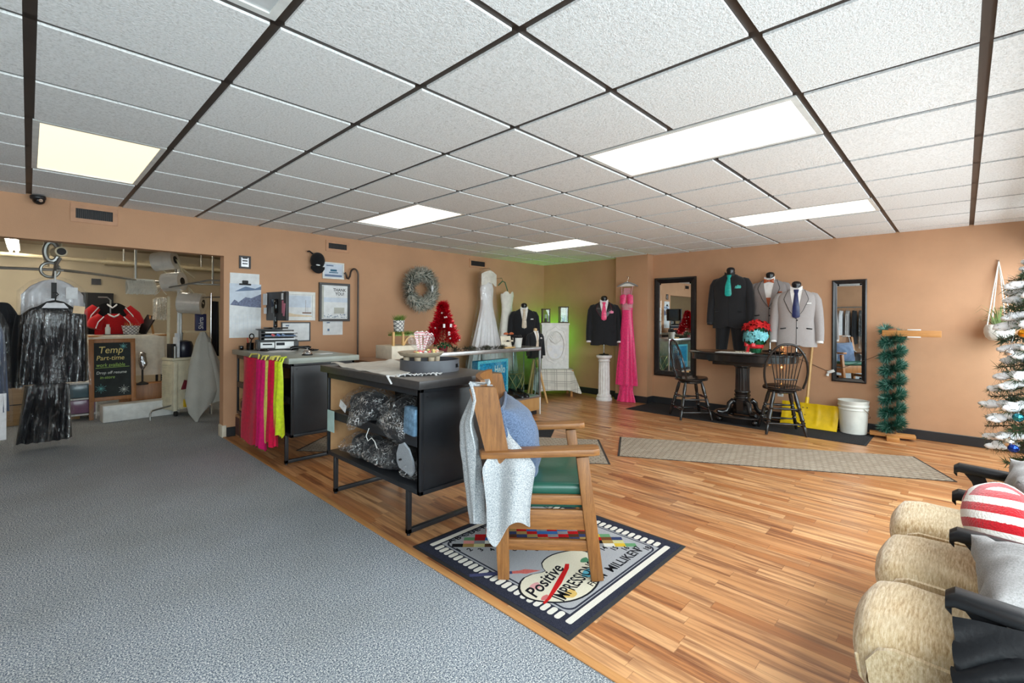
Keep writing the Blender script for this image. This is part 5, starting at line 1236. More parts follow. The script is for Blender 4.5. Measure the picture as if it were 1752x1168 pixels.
for k in range(60): x, z, r = -.28+.56*r_.random(), .02+.16*r_.random()**1.5, .004+.008*r_.random(); b.cyl((x, -.054, z), (x, -.05, z), r, n=8)
o = b.build('glitter_dots', m_paper, t, smooth=0); o['kind'] = 'stuff'
m_gold = mat('pale_gold_wire', (206, 180, 118), .3, .8)
t = thing('wire_basket', 'gold geometric wire basket of grass at the right end of the showcase', 'basket', (4.68, 4.52, .263)); GC = Vector((4.68, 4.50, .27))
def hexr(z, r, o): return [GC+Vector((r*cos(2*PI*(k+o)/8), r*.9*sin(2*PI*(k+o)/8), z)) for k in range(8)]
lv = [hexr(0, .09, 0), hexr(.10, .15, .5), hexr(.20, .17, 0), hexr(.30, .165, .5)]
b = MB()
for l in (0, 3): b.tube(lv[l], .005, 6, closed=True)
for l in range(3):
    for k in range(8):
        o_ = 0 if l % 2 == 0 else 1
        b.tube([lv[l][k], lv[l+1][(k+o_) % 8]], .0042, 6); b.tube([lv[l][k], lv[l+1][(k+o_-1) % 8]], .0042, 6)
b.build('wire_frame', m_gold, t)
b = MB()
for k in range(420):
    a = 2*PI*r_.random(); q = GC+Vector((.10*r_.random()*cos(a), .10*r_.random()*sin(a), .02)); e = q+Vector((.13*cos(a)*r_.random(), .13*sin(a)*r_.random(), .22+.24*r_.random())); s = Vector((-sin(a), cos(a), 0))*.0035
    b.tri(q-s, q+s, e)
b.build('grass', mat('grey_green_grass', (104, 128, 92), .6, var=(30, .35)), t, smooth=0)
m_shoe = mat('black_patent_leather', (20, 20, 22), .12)
def shoe(label, loc, rz):
    t = thing('dress_shoe', label, 'shoe', loc, rz, 'black dress shoes in the showcase')
    b = MB(); rg = []
    for f, w, h in ((0, .010, .020), (.06, .030, .045), (.22, .042, .055), (.45, .038, .07), (.62, .034, .10), (.80, .034, .115), (.94, .030, .11), (1, .012, .10)):
        x = .15-.29*f; rg.append([b.v((x, w*math.copysign(abs(cos(a))**.8, cos(a)), .016+(h-.016)*max(0, sin(a))**.8 if sin(a) > 0 else .016)) for a in [2*PI*k/18 for k in range(18)]])
    b.skin(rg); b.build('upper', m_shoe, t, world=False)
    b = MB(); b.prism([(.155, 0), (.13, .033), (.05, .044), (-.05, .034), (-.13, .032), (-.145, 0), (-.13, -.032), (-.05, -.034), (.05, -.044), (.13, -.033)], .0, .017); b.box(-.143, -.075, -.031, .031, -.0, .018); b.build('sole', m_slot, t, world=False)
    b = MB()
    for k in range(4): b.tube([(.02-.022*k, -.02, .078+.009*k), (.02-.022*k, 0, .086+.010*k), (.02-.022*k, .02, .078+.009*k)], .004, 5)
    b.build('laces', m_slot, t, world=False)
    return t
shoe('leftmost black patent shoe at the front of the showcase', (4.30, 4.36, .263), D(-80)); shoe('second black patent shoe from the left in the showcase', (4.41, 4.35, .263), D(-88)); shoe('third black patent shoe from the left in the showcase', (4.56, 4.34, .263), D(-84)); shoe('rightmost black patent shoe in front of the wire basket', (4.665, 4.325, .263), D(-96))
t = thing('display_tray', 'dark low tray on the showcase deck behind the pillow', 'tray', (4.12, 4.32, .263)); MB().box(3.90, 4.22, 4.25, 4.33, .263, .30, .004).build('tray_body', mat('dark_maroon', (54, 30, 34), .4), t)
# things on the showcase
t = thing('plastic_pot', 'white pleated pot with a black bow on the showcase', 'pot', (4.60, 4.32, .933))
b = MB(); b.lathe([(.048, 0), (.052, .004), (.066, .125), (.07, .13), (.064, .13), (.045, .01)], (4.60, 4.34, .933), 72, flute=lambda a, k: 1+.025*abs(sin(a*12))); b.build('pot_body', m_frame, t)
b = MB()
for k in range(14): a = 2*PI*k/14; b.ell((4.60+.04*cos(a), 4.34+.04*sin(a), 1.075+.01*sin(k*3)), (.022, .022, .016), 8, 6, None, lambda p: p*(1+.3*nz(p, 40, k)))
b.build('dark_flowers', m_capb, t)
b = MB(); b.tube([(4.53, 4.33, 1.06), (4.51, 4.31, 1.02), (4.50, 4.32, .97)], .012, 6); b.build('ribbon', m_capb, t)
t = thing('bow_tie_display', 'small white easel display of orange and brown bow ties on the showcase', 'display', (4.42, 4.36, .933))
b = MB(T(4.42, 4.36, .933) @ RZ(D(-8)) @ RX(D(-14))); b.box(-.085, .085, -.004, .004, 0, .16, .002); b.build('panel', m_whiteb, t)
b = MB(); b.box(4.33, 4.52, 4.30, 4.37, .933, .948, .002); b.build('ledge', m_hand, t)
for x, z, m in ((4.375, 1.115, m_rust), (4.475, 1.115, m_rust), (4.40, 1.02, m_slot), (4.475, 1.02, m_whiteb)):
    b = MB(); b.ell((x, 4.335 if z > 1.05 else 4.325, z), (.045 if z > 1.05 else .026, .02, .026 if z > 1.05 else .018), 16, 8, None, lambda p: Vector((p.x, p.y, p.z if p.z > 0 else p.z*.3))); b.build('bow_tie', m, t)
b = MB(); r_ = random.Random(9)
garland(b, [Vector((3.58+.08*k, 4.46-.012*k+.02*sin(k*2), .945)) for k in range(11)], .02, 900, .035, r_, .004)
q = thing('lace_garland', 'flat dark beaded trim lying along the showcase top', 'trim', (4.0, 4.42, .933)); b.build('trim_strands', mat('dark_olive_beads', (66, 66, 54), .5), q, smooth=0)
# red tinsel tree
t = thing('tabletop_tree', 'small red tinsel christmas tree on the showcase', 'christmas tree', (3.46, 4.50, .933)); c = Vector((3.46, 4.50, .933)); r_ = random.Random(12)
b = MB(); b.lathe([(.055, 0), (.065, .05), (.06, .055), (.02, .055)], c, 20); b.build('pot', mat('dark_red_pot', (120, 36, 40), .5), t)
b = MB(); garland(b, [c+Vector(((.005+.175*(1-f)**1.25)*cos(f*46), (.005+.175*(1-f)**1.25)*sin(f*46), .10+.46*f)) for f in [k/300 for k in range(301)]], .05, 9500, .040, r_, .0055); b.build('tinsel', mat('red_tinsel', (196, 20, 36), .25, metal=.35, var=(60, .6)), t, smooth=0)
b = MB(); b.tube([c+Vector((0, 0, .05)), c+Vector((0, 0, .57))], .006, 6); b.build('stem', m_bark, t)
b = MB()
for k in range(24): f = r_.random(); a = 2*PI*r_.random(); b.ell(c+Vector(((.02+.19*(1-f))*cos(a), (.02+.19*(1-f))*sin(a), .12+.42*f)), (.011, .011, .011), 8, 6)
o = b.build('white_beads', m_frame, t); o['kind'] = 'stuff'
for dx, dz in ((-.03, .21), (.01, .30), (-.09, .30)): b = MB(); b.cbox(c+Vector((dx, -.165+.2*(dz-.2), dz)), (.034, .004, .044), .2); b.build('white_tag', m_paper, t)
b = MB()
for k in range(10): a = 2*PI*k/10; petals(b, c+Vector((.09*cos(a), .09*sin(a), .07)), (cos(a), sin(a), .5), .05, 4, r_)
b.build('green_leaves', m_leafg, t, smooth=80)
# low desk with cream box and planter stand behind the counters
t = thing('low_cabinet', 'brown topped cabinet behind the counter with the round tray', 'cabinet', (2.80, 4.55, 0))
MB().box(2.50, 3.17, 4.26, 5.0, .835, .865, .003).build('cabinet_top', wood('brown_walnut_top', (120, 84, 60), (150, 110, 82), 0, .35), t); MB().box(2.53, 3.14, 4.30, 4.97, 0, .835).build('body', m_whiteb, t)
t = thing('cream_box', 'long cream box on the brown cabinet under the plant stand', 'box', (3.0, 4.62, .865)); MB().box(2.755, 3.165, 4.48, 4.82, .866, 1.012, .003).build('box_body', m_whiteb, t)
t = thing('cream_chest', 'cream fronted cabinet hidden behind the tray beside the showcase', 'cabinet', (3.3, 5.05, 0)); MB().box(3.18, 3.72, 4.82, 5.3, 0, .86, .003).build('body', m_whiteb, t)
t = thing('plant_stand', 'light wooden plant stand with arches on the cream box', 'stand', (2.98, 4.62, 1.012))
for x in (2.82, 2.945, 3.17):
    MB().box(x-.012, x+.012, 4.545, 4.57, 1.012, 1.165, .002).build('upright', m_hand, t)
b = MB(); b.grid(lambda u, v: (2.945+.225*u, 4.548+.02*v, 1.125-.10*abs(2*u-1)**2.2), 16, 1); b.thick(.02); b.build('arch', m_hand, t)
t = thing('potted_grass', 'patterned white pot of grass on the light wooden plant stand', 'plant', (2.93, 4.62, 1.165))
def m_pat_():
    n = NT('diamond_patterned_ceramic'); x, y, z = n.xyz(n.co()); k = n.math('FRACT', n.math('MULTIPLY', n.math('ADD', x, z), 22)); l = n.math('FRACT', n.math('MULTIPLY', n.math('SUBTRACT', x, z), 22))
    n.col(n.mix(n.math('MAXIMUM', n.math('LESS_THAN', k, .22), n.math('LESS_THAN', l, .22)), (226, 224, 220), (96, 98, 104))); n.set(rough=.4); return n.m
m_pat = m_pat_()
b = MB(); b.lathe([(.048, 0), (.056, .01), (.064, .12), (.068, .13), (.06, .13), (.02, .12)], (2.93, 4.62, 1.165), 28); b.build('pot', m_pat, t)
m_grass = mat('bright_green_grass', (112, 140, 62), .6, var=(30, .3))
def tuft(b, c, R, n, h, r_, lean=.6):
    for k in range(n):
        a = 2*PI*r_.random(); q = Vector(c)+Vector((R*r_.random()*cos(a), R*r_.random()*sin(a), 0)); e = q+Vector((lean*h*cos(a)*r_.random(), lean*h*sin(a)*r_.random(), h*(.5+.5*r_.random()))); s = Vector((-sin(a), cos(a), 0))*.0035; b.tri(q-s, q+s, e)
b = MB(); tuft(b, (2.93, 4.62, 1.285), .06, 240, .085, r_, 1.0); b.build('grass', m_grass, t, smooth=0)
t = thing('trailing_grass', 'green grass mat hanging over the plant stand shelf', 'plant', (3.02, 4.60, 1.13)); MB().box(2.83, 3.16, 4.56, 4.68, 1.12, 1.135).build('mat', m_grass, t)
b = MB(); [tuft(b, (2.84+.03*k, 4.60, 1.13), .05, 40, .055, r_, 1.6) for k in range(11)]; b.build('grass', m_grass, t, smooth=0)
# ================================================================== goods on and in the two shelf counters
r_ = random.Random(21)
m_capin = cloth('black_cap_wool', (40, 41, 46), (22, 23, 26), 200, .5, .9, .2); m_greycap = cloth('grey_cap_panel', (170, 176, 182), (140, 146, 154), 200, .5, .9, .2)
m_bagf = film('crinkled_clear_bag', opac=.34, rough=.12, bscale=17, bstr=1.0, white=.30, base=.07, gain=3.2)
def bagged_cap(label, c, rz, L=.17, w=.085, h=.085, drop=0., m=None, cap=True):
    """clear bag lying on a shelf with its mouth towards the front; local x = out of the shelf"""
    t = thing('bagged_hat', label, 'bagged hat', c, rz, 'bagged hats on the black shelves'); sd = c[1]*7+c[2]*3
    b = MB(); b.ell((0, 0, h*.52), (w*.86, w*.74, h*.62), 20, 12, None, lambda p: p + Vector((.006*nz(p, 12, sd), .006*nz(p, 12, sd+3), .006*nz(p, 12, sd+5))))
    b.grid(lambda u, v: (w*.5+w*.75*v*sin(PI*max(.03, min(.97, u)))**.6, w*.72*(2*u-1), h*.22-.018*v+.012*(1-(2*u-1)**2)), 12, 5); b.build('cap', m or m_capin, t, world=False, smooth=70)
    b = MB()
    def f(p):
        k = max(0, p.x/L); q = Vector((p.x, p.y*(1-.35*k*k), p.z*(1-.45*k)))
        if q.z < -h*.55: q.z = -h*.55
        q += Vector((1, 1, 1))*.0 + Vector((.012*nz(p, 17, sd), .014*nz(p, 21, sd+2), .014*nz(p, 19, sd+4)))
        q.z -= drop*max(0, p.x/L)**2
        return q
    b.ell((L*.12, 0, h*.62), (L, w*1.12, h*.75), 34, 22, None, f); b.build('plastic_bag', m_bagf, t, world=False, smooth=50)
    return t
UZ, LZ = .612, .312
FC = 'clear bag with a black cap %s'
bagged_cap(FC % 'first from the left on the upper shelf', (1.78, 3.29, UZ), PI, .16, .12, .13)
bagged_cap(FC % 'drooping over the upper shelf lip, second from the left', (1.70, 2.98, UZ+.005), PI+.1, .19, .125, .16, .14)
bagged_cap(FC % 'in the middle of the upper shelf', (1.80, 2.74, UZ), PI-.15, .17, .12, .15, 0, m_capin)
bagged_cap(FC % 'behind the blue packet on the upper shelf', (1.86, 2.47, UZ), PI, .16, .11, .14)
t = thing('drawstring_bag', 'clear drawstring bag hanging over the edge of the upper shelf', 'bag', (1.58, 2.62, .60))
b = MB(); b.ell((1.60, 2.58, .655), (.075, .15, .085), 34, 22, RX(D(28)), lambda p: Vector((p.x, p.y*(1+.0*p.z), p.z-.09*max(0, p.y/.15)**2)) + Vector((.012*nz(p, 16, 1), .012*nz(p, 18, 2), .014*nz(p, 15, 3)))); b.build('plastic_bag', m_bagf, t, smooth=50)
b = MB(); b.tube([(1.55, 2.79, .60), (1.535, 2.80, .55), (1.54, 2.785, .52), (1.545, 2.75, .545), (1.545, 2.71, .53), (1.55, 2.69, .49)], .0028, 6); b.build('drawstring', m_frame, t)
t = thing('blue_packet', 'shiny pale blue packet at the right end of the upper shelf', 'packet', (1.60, 2.42, UZ)); b = MB(); b.cbox((1.62, 2.395, .70), (.06, .12, .17), 0, .012, R=RX(D(5))); b.build('packet', mat('pale_blue_foil', (120, 156, 186), .2, metal=.3, bump=(25, .5), var=(30, .4)), t)
t = thing('paper_slip', 'white paper slip leaning on the first bag of the upper shelf', 'paper', (1.64, 3.32, .62)); b = MB(); b.cbox((1.625, 3.31, .665), (.004, .10, .055), 0, R=RX(D(22))); b.build('slip', m_paper, t)
for k, (y, lab) in enumerate(((3.28, 'first from the left on the lower shelf'), (3.08, 'second from the left on the lower shelf'), (2.91, 'third from the left on the lower shelf'), (2.74, 'left of the grey pad on the lower shelf'), (2.435, 'at the right end of the lower shelf'))):
    bagged_cap(FC % lab, (1.775-.02*(k % 2), y, LZ), PI+.12-.06*k, .19, .085 if y < 2.5 else .10, .115+.02*(k % 2))
t = thing('grey_pad', 'grey pad with black dots standing on the lower shelf', 'pad', (1.63, 2.50, LZ))
b = MB(); P = [(-.07, 0), (.06, 0), (.09, .05), (.085, .12), (.05, .19), (.0, .215), (-.05, .18), (-.085, .10), (-.09, .04)]
b.prism(P, -.006, .006, T(1.645, 2.50, .36) @ RZ(-PI/2) @ RX(PI/2+.25) @ RZ(D(-14))); b.build('pad', m_greycap, t)
b = MB()
for y, z in ((2.47, .50), (2.49, .45), (2.52, .40)): b.cyl((1.635+.4*(z-.36)-.07, y, z), (1.62+.4*(z-.36)-.07, y, z), .006, n=10)
b.build('dots', m_slot, t)
# ---- on the near counter
TZc = .956
m_lace = mat('cream_woven_runner', (222, 216, 206), .9, bump=(180, .5)); m_lacew = mat('white_lace', (236, 236, 236), .85, bump=(120, .6))
def runner(u, v):
    a, b_, c, d = Vector((1.62, 3.50)), Vector((2.10, 3.50)), Vector((2.06, 2.85)), Vector((1.585, 2.52)); p = a.lerp(b_, u).lerp(d.lerp(c, u), v)
    return (p.x+.008*sin(v*22), p.y, TZc+.005+.006*nz((u*4, v*6, 0), 1.6)+.030*math.exp(-((u-.9)**2+(v-.25)**2)/.012)+.02*math.exp(-((u-.02)**2/.02+(v-.05)**2/.01)))
b = MB(); b.grid(runner, 30, 40); b.thick(.005); tag(b.build('table_runner', m_lace, smooth=70), 'cream woven runner cloth lying along the near counter', 'tablecloth')
t = thing('lace_trim', 'white ruffled lace strip at the corner of the near counter beside the tray', 'lace', (1.65, 2.50, TZc))
b = MB(); b.grid(lambda u, v: (1.558+.30*u+.006*sin(u*55)*v, 2.60-.13*u-.055*v-.01*sin(u*60), TZc+.005+.012*v*abs(sin(u*38+v*2))+.003*nz((u*9, v*3, 0), 2)-(.06*(max(0, .16-u)/.16)**1.2*v)), 90, 8); b.thick(.003); b.build('lace', m_lacew, t, smooth=80)
m_trayg = mat('slate_grey_lacquer', (78, 80, 86), .45)
TC2 = (1.965, 2.70)
t = thing('round_tray', 'dark grey round tray with handle slots on the near counter', 'tray', (*TC2, TZc))
R0, th = .205, .007
b = MB(); b.lathe([(R0-.003, 0), (R0-.003, .008), (.01, .008), (.001, .006)], (*TC2, TZc), 64); b.build('tray_base', m_trayg, t)
b = MB(); zs = [.0, .024, .052, .080]; n = 96; hole = [a for a in (D(-52), D(128))]
def inhole(k): a = 2*PI*(k+.5)/n; return any(abs((a-h+PI) % (2*PI)-PI) < D(14) for h in hole)
vo = [[b.v((TC2[0]+R0*cos(2*PI*k/n), TC2[1]+R0*sin(2*PI*k/n), TZc+z)) for k in range(n)] for z in zs]; vi = [[b.v((TC2[0]+(R0-th)*cos(2*PI*k/n), TC2[1]+(R0-th)*sin(2*PI*k/n), TZc+z)) for k in range(n)] for z in zs]
for l in range(3):
    for k in range(n):
        k2 = (k+1) % n
        if l == 1 and inhole(k):
            b.f((vo[1][k], vo[1][k2], vi[1][k2], vi[1][k])); b.f((vo[2][k], vo[2][k2], vi[2][k2], vi[2][k]))
            if not inhole(k-1): b.f((vo[1][k], vo[2][k], vi[2][k], vi[1][k]))
            if not inhole(k+1): b.f((vo[1][k2], vo[2][k2], vi[2][k2], vi[1][k2]))
            continue
        b.f((vo[l][k], vo[l][k2], vo[l+1][k2], vo[l+1][k])); b.f((vi[l][k], vi[l][k2], vi[l+1][k2], vi[l+1][k]))
for k in range(n): b.f((vo[3][k], vo[3][(k+1) % n], vi[3][(k+1) % n], vi[3][k]))
b.build('tray_rim', m_trayg, t, smooth=35)
m_drift = wood('grey_driftwood', (150, 134, 112), (190, 174, 150), 0, .6, 5, 6, .3)
BC = (1.915, 2.735)
t = thing('footed_bowl', 'pale wooden footed bowl standing in the round tray', 'bowl', (*BC, TZc+.009))
for k in range(7): a = 2*PI*k/7+.3; b = MB(); b.tube([(BC[0]+.105*cos(a), BC[1]+.105*sin(a), TZc+.009), (BC[0]+.11*cos(a), BC[1]+.11*sin(a), TZc+.098)], [.017, .023], 12); b.build('peg_foot', m_drift, t)
b = MB(); b.lathe([(.02, .094), (.10, .094), (.142, .106), (.160, .128), (.156, .132), (.138, .118), (.09, .108), (.01, .106)], (*BC, TZc), 40); b.build('bowl', m_drift, t)
m_cane = NT('candy_cane_stripe'); x_, y_, z_ = m_cane.xyz(m_cane.co()); m_cane.col(m_cane.mix(m_cane.math('LESS_THAN', m_cane.math('FRACT', m_cane.math('MULTIPLY', m_cane.math('ADD', z_, m_cane.math('ADD', x_, y_)), 55)), .45), (244, 234, 234), (232, 150, 158))); m_cane.set(rough=.2); m_cane = m_cane.m
m_cryst = film('cut_crystal', opac=.30, rough=.04, bscale=34, bstr=1.0, white=.25)
t = thing('heart_dish', 'heart shaped crystal dish filled with candy canes on the wooden bowl', 'dish', (BC[0], BC[1], 1.064))
HM = T(BC[0]-.0, BC[1]+.0, 1.064) @ RZ(YAW-PI/2+.0)
hp = [(.092*16*sin(a)**3/16, .075+.0058*(13*cos(a)-5*cos(2*a)-2*cos(3*a)-cos(4*a))+.012) for a in [2*PI*k/48 for k in range(48)]]
b = MB(HM); rg = [[b.v((x*s, y_, .087+(z-.087)*s + .0)) for x, z in hp] for s, y_ in ((.90, -.045), (1.0, -.025), (1.0, .025), (.9, .045))]; b.skin(rg); b.build('crystal_heart', m_cryst, t, smooth=30)
b = MB(HM)
for k in range(15): x = -.055+.11*r_.random(); a = (r_.random()-.5)*.9; z0 = .06+.02*r_.random(); h_ = .075; b.tube([(x*.5, -.02+.04*r_.random(), z0-.03), (x+.02*a, 0, z0+h_*.8), (x+.03*a, 0, z0+h_), (x+.03*a+.016, 0, z0+h_+.010), (x+.03*a+.028, 0, z0+h_-.006)], .0042, 6)
o = b.build('candy_canes', m_cane, t); o['kind'] = 'stuff'
t = thing('wrapped_sweets', 'pile of pastel wrapped sweets on the wooden bowl beside the heart', 'sweets', (BC[0]+.07, BC[1]-.05, 1.07))
cols = [mat('sweet_%d' % k, c, .25) for k, c in enumerate(((228, 120, 120), (236, 220, 140), (240, 240, 236), (220, 160, 130)))]
b = MB()
for k in range(34): b.mi = k % 4; a = D(-150+190*r_.random()); b.ell((BC[0]+(.07+.06*r_.random())*cos(a), BC[1]+(.07+.06*r_.random())*sin(a), 1.083+.012*r_.random()), (.014, .010, .008), 8, 6, RZ(k))
o = b.build('sweets', cols, t); o['kind'] = 'stuff'
# ---- on the far counter
Z1 = .966
m_dev = mat('dark_grey_plastic', (54, 54, 56), .45, bump=(250, .08)); m_scr = mat('black_screen_glass', (12, 12, 14), .06)
DM = T(1.91, 5.46, Z1) @ RZ(D(-14))
t = thing('cash_drawer', 'dark cash drawer with white labels on the far counter', 'cash drawer', tuple(DM.to_translation()))
b = MB(DM); b.box(-.20, .20, -.18, .18, 0, .105, .006); b.build('case', m_dev, t)
b = MB(DM); b.box(-.185, .185, -.186, -.18, .012, .092, .003); b.build('drawer', m_dev, t); b = MB(DM); b.box(-.207, -.20, -.15, .14, .02, .085); b.build('side_slot', mat('dim_brown_panel', (96, 80, 66), .5), t)
for x0, x1, z0, z1 in ((-.17, -.04, .03, .088), (-.03, .15, .02, .095)): b = MB(DM); b.box(x0, x1, -.188, -.186, z0, z1); b.build('label', m_paper, t, smooth=0)
b = MB(DM); b.box(-.15, -.06, -.189, -.188, .06, .075); b.box(-.02, .06, -.189, -.188, .055, .085); b.build('print', m_ink2, t, smooth=0)
t = thing('letter_trays', 'stacked dark letter trays full of papers on the cash drawer', 'letter trays', tuple((DM @ T(0, 0, .106)).to_translation()))
for k in range(3):
    z = .107+.036*k; b = MB(DM); b.box(-.17, .19, -.16, .15, z, z+.006); b.box(-.17, -.163, -.16, .15, z+.006, z+.034); b.box(-.17, .19, .143, .15, z+.006, z+.034); b.build('tray', m_dev, t)
    b = MB(DM); b.cbox((.02, -.01, z+.014), (.30, .26, .014), .03*k); b.build('papers', m_paper if k != 1 else m_inkb, t)
for x, m in ((-.05, mat('red_label', (190, 60, 70), .5)), (.0, mat('blue_label', (60, 96, 170), .5)), (.05, m_inkb)): b = MB(DM); b.cbox((x, -.165, .165), (.035, .004, .02), 0, R=RY(.5)); b.build('coloured_tab', m, t)
b = MB(DM); b.box(-.20, .04, -.12, .12, .216, .228, .003); b.build('lid', m_dev, t)
MM = T(1.93, 5.52, Z1) @ RZ(D(8))
t = thing('monitor', 'dark monitor seen from behind above the cash drawer', 'monitor', tuple((MM @ T(0, 0, .235)).to_translation()))
b = MB(MM); b.box(-.012, .022, -.22, .22, .32, .64, .008); b.build('housing', m_dev, t); b = MB(MM); b.box(.0222, .0235, -.20, .20, .34, .625); b.build('screen', m_scr, t)
b = MB(MM); b.box(-.04, -.012, -.05, .05, .40, .56, .01); b.box(-.03, .0, -.02, .02, .245, .42, .004); b.build('stand_neck', m_scr, t); b = MB(MM); b.box(-.10, .08, -.10, .10, .230, .245, .004); b.build('stand_foot', m_scr, t)
b = MB(MM)
for k in range(2): b.cbox((-.016, -.155-.03*k, .47-.03*k), (.004, .03, .14), 0, R=RX(.15*k))
b.build('pink_notes', mat('pink_notes', (196, 120, 140), .8), t); b = MB(MM); b.cbox((-.018, -.15, .585), (.004, .035, .07)); b.build('white_note', m_paper, t)
b = MB(MM); b.cbox((-.02, .225, .56), (.004, .09, .13)); b.cbox((-.02, .22, .43), (.004, .06, .07)); b.build('side_note', m_paper, t)
t = thing('service_bell', 'chrome service bell on the far counter', 'bell', (1.83, 4.45, Z1)); c = (1.83, 4.45, Z1)
b = MB(); b.lathe([(.048, 0), (.048, .008), (.03, .012)], c, 24); b.build('base', m_slot, t); b = MB(); b.lathe([(.043, .014), (.041, .026), (.032, .040), (.016, .048), (.003, .05)], c, 28); b.build('dome', m_chrome, t); b = MB(); b.lathe([(.004, .05), (.004, .058), (.008, .060), (.006, .066), (.001, .067)], c, 12); b.build('button', m_chrome, t)
tag(MB().cbox((2.02, 4.52, Z1+.002), (.14, .09, .003), .2).build('white_card', m_paper), 'white card lying on the far counter right of the bell', 'paper')
t = thing('computer_mouse', 'black computer mouse on the far counter near the cash drawer', 'mouse', (1.70, 5.22, Z1)); b = MB(); b.ell((1.70, 5.22, Z1+.012), (.035, .06, .022), 18, 10, RZ(.4), lambda p: Vector((p.x, p.y, max(p.z, -.011)))); b.build('shell', m_scr, t)
t = thing('handset', 'black telephone handset with a cord at the foot of the cash drawer', 'telephone', (2.05, 5.16, Z1)); b = MB(); b.tube([(1.96, 5.19, Z1+.018), (1.98, 5.18, Z1+.030), (2.05, 5.16, Z1+.034), (2.12, 5.13, Z1+.030), (2.14, 5.12, Z1+.018)], [.022, .020, .013, .020, .022], 10); b.build('grip', m_scr, t)
b = MB(); b.tube([(2.14+.03*cos(k*.9), 5.10-.008*k+.02*sin(k*.9), Z1+.008+.003*sin(k)) for k in range(16)], .006, 6); b.build('coiled_cord', m_scr, t)
t = thing('pen_cup', 'black pen cup with scissors at the wall end of the far counter', 'cup', (1.69, 5.62, Z1)); b = MB(); b.lathe([(.034, 0), (.036, .075), (.032, .075), (.03, .006), (.002, .006)], (1.69, 5.62, Z1), 20); b.build('cup', m_scr, t)
b = MB(); b.tube([(1.69, 5.61, Z1+.06), (1.70, 5.60, Z1+.12)], .006, 6); b.tube([(1.70+.022*cos(a), 5.60, Z1+.145+.028*sin(a)) for a in [2*PI*k/14 for k in range(14)]], .006, 6, closed=True); b.build('scissors', m_scr, t)
b = MB(); b.cyl((1.68, 5.63, Z1+.03), (1.665, 5.635, Z1+.13), .004); b.build('pen', m_redp, t)
tag(MB().cbox((1.80, 5.15, Z1+.0015), (.30, .22, .002), .3).build('paper_sheet', m_paper), 'pale paper sheet on the far counter in front of the cash drawer', 'paper')
t = thing('tape_dispenser', 'small black tape dispenser on the left edge of the far counter', 'dispenser', (1.62, 5.66, Z1)); b = MB(); b.box(1.595, 1.63, 5.62, 5.70, Z1, Z1+.045, .01); b.build('case', m_scr, t)
# below the far counter
m_kraft = mat('kraft_cardboard', (170, 128, 90), .8, var=(8, .06)); m_brownp = mat('dark_brown_print', (92, 58, 52), .8)
t = thing('tissue_box', 'brown tissue box on the lowest shelf of the far counter', 'box', (1.68, 5.60, .297)); MB().box(1.615, 1.76, 5.50, 5.71, .297, .43, .003).build('carton', m_kraft, t)
b = MB(); b.lathe([(.045, -.002), (.045, .002)], (0, 0, 0), 24, T(1.614, 5.62, .37) @ RY(PI/2)); b.build('round_emblem', m_brownp, t); b = MB(); b.ell((1.69, 5.60, .47), (.05, .085, .07), 18, 12, None, lambda p: p*(1+.35*nz(p, 26, 2))); b.build('tissue', m_paper, t, smooth=80)
t = thing('cardboard_box', 'cardboard box with a dark label on the floor under the far counter', 'box', (1.72, 5.64, 0)); MB().box(1.60, 1.86, 5.50, 5.80, 0, .245, .003).build('carton', m_kraft, t)
MB().box(1.597, 1.6005, 5.66, 5.79, .03, .22).build('printed_panel', m_brownp, t, smooth=0); b = MB(); b.lathe([(.03, -.002), (.03, .002)], (0, 0, 0), 20, T(1.599, 5.56, .07) @ RY(PI/2)); b.build('round_emblem', m_brownp, t)
# hanging totes
m_pinkm = satin('hot_pink_mesh', (214, 6, 66)); m_limem = satin('lime_mesh', (206, 226, 40)); m_yelm = satin('pale_yellow_mesh', (232, 226, 110)); m_magm = satin('magenta_mesh', (208, 12, 104))
def tote(label, y0, y1, zt, zb, x, m, n=3, sd=0, sl=0.):
    t = thing('tote_bag', label, 'bag', (x, (y0+y1)/2, zb), 0, None); w = y1-y0
    def f(u, v, s):
        y = lerp(y1, y0, u)+.03*v*(1.2-2*u)*.6+.006*sin(v*9+sd); e = sin(PI*u)**.5
        return (x-.012*s*e - s*.014*v*e*(1+.5*sin(u*n*6.3+v*2.3+sd)) + .012*sin(u*n*5.1+v*3+sd), y, lerp(zt, zb, v)+.018*sin(u*7+sd)*v+sl*u*v)
    b = MB(); b.grid(lambda u, v: f(u, v, 1), 26, 24); b.grid(lambda u, v: f(u, v, -1), 26, 24); bmesh.ops.remove_doubles(b.bm, verts=b.bm.verts[:], dist=.0005); b.build('bag_body', m, t, smooth=70)
    b = MB(); b.tube([(x+.01, lerp(y1, y0, .25), zt-.02), (x+.03, lerp(y1, y0, .3), zt+.03), (x+.06, lerp(y1, y0, .5), zt+.035), (x+.03, lerp(y1, y0, .7), zt+.03), (x+.01, lerp(y1, y0, .75), zt-.02)], .008, 6); b.build('strap', m_yelm if m is not m_limem else m_limem, t)
tote('largest hot pink mesh bag hanging at the left of the far counter', 4.70, 5.26, .925, .09, 1.515, m_pinkm, 2, 1, .03)
tote('magenta folded bag just right of the largest pink bag', 4.54, 4.74, .93, .13, 1.49, m_magm, 3, 4)
tote('pale yellow bag edge hanging between the pink bags', 4.46, 4.57, .93, .20, 1.51, m_yelm, 1, 2)
tote('smaller hot pink bag to the right of the yellow bag', 4.28, 4.48, .94, .20, 1.50, m_pinkm, 3, 6)
tote('lime green bag at the corner of the far counter', 4.17, 4.30, .94, .30, 1.50, m_limem, 2, 9)
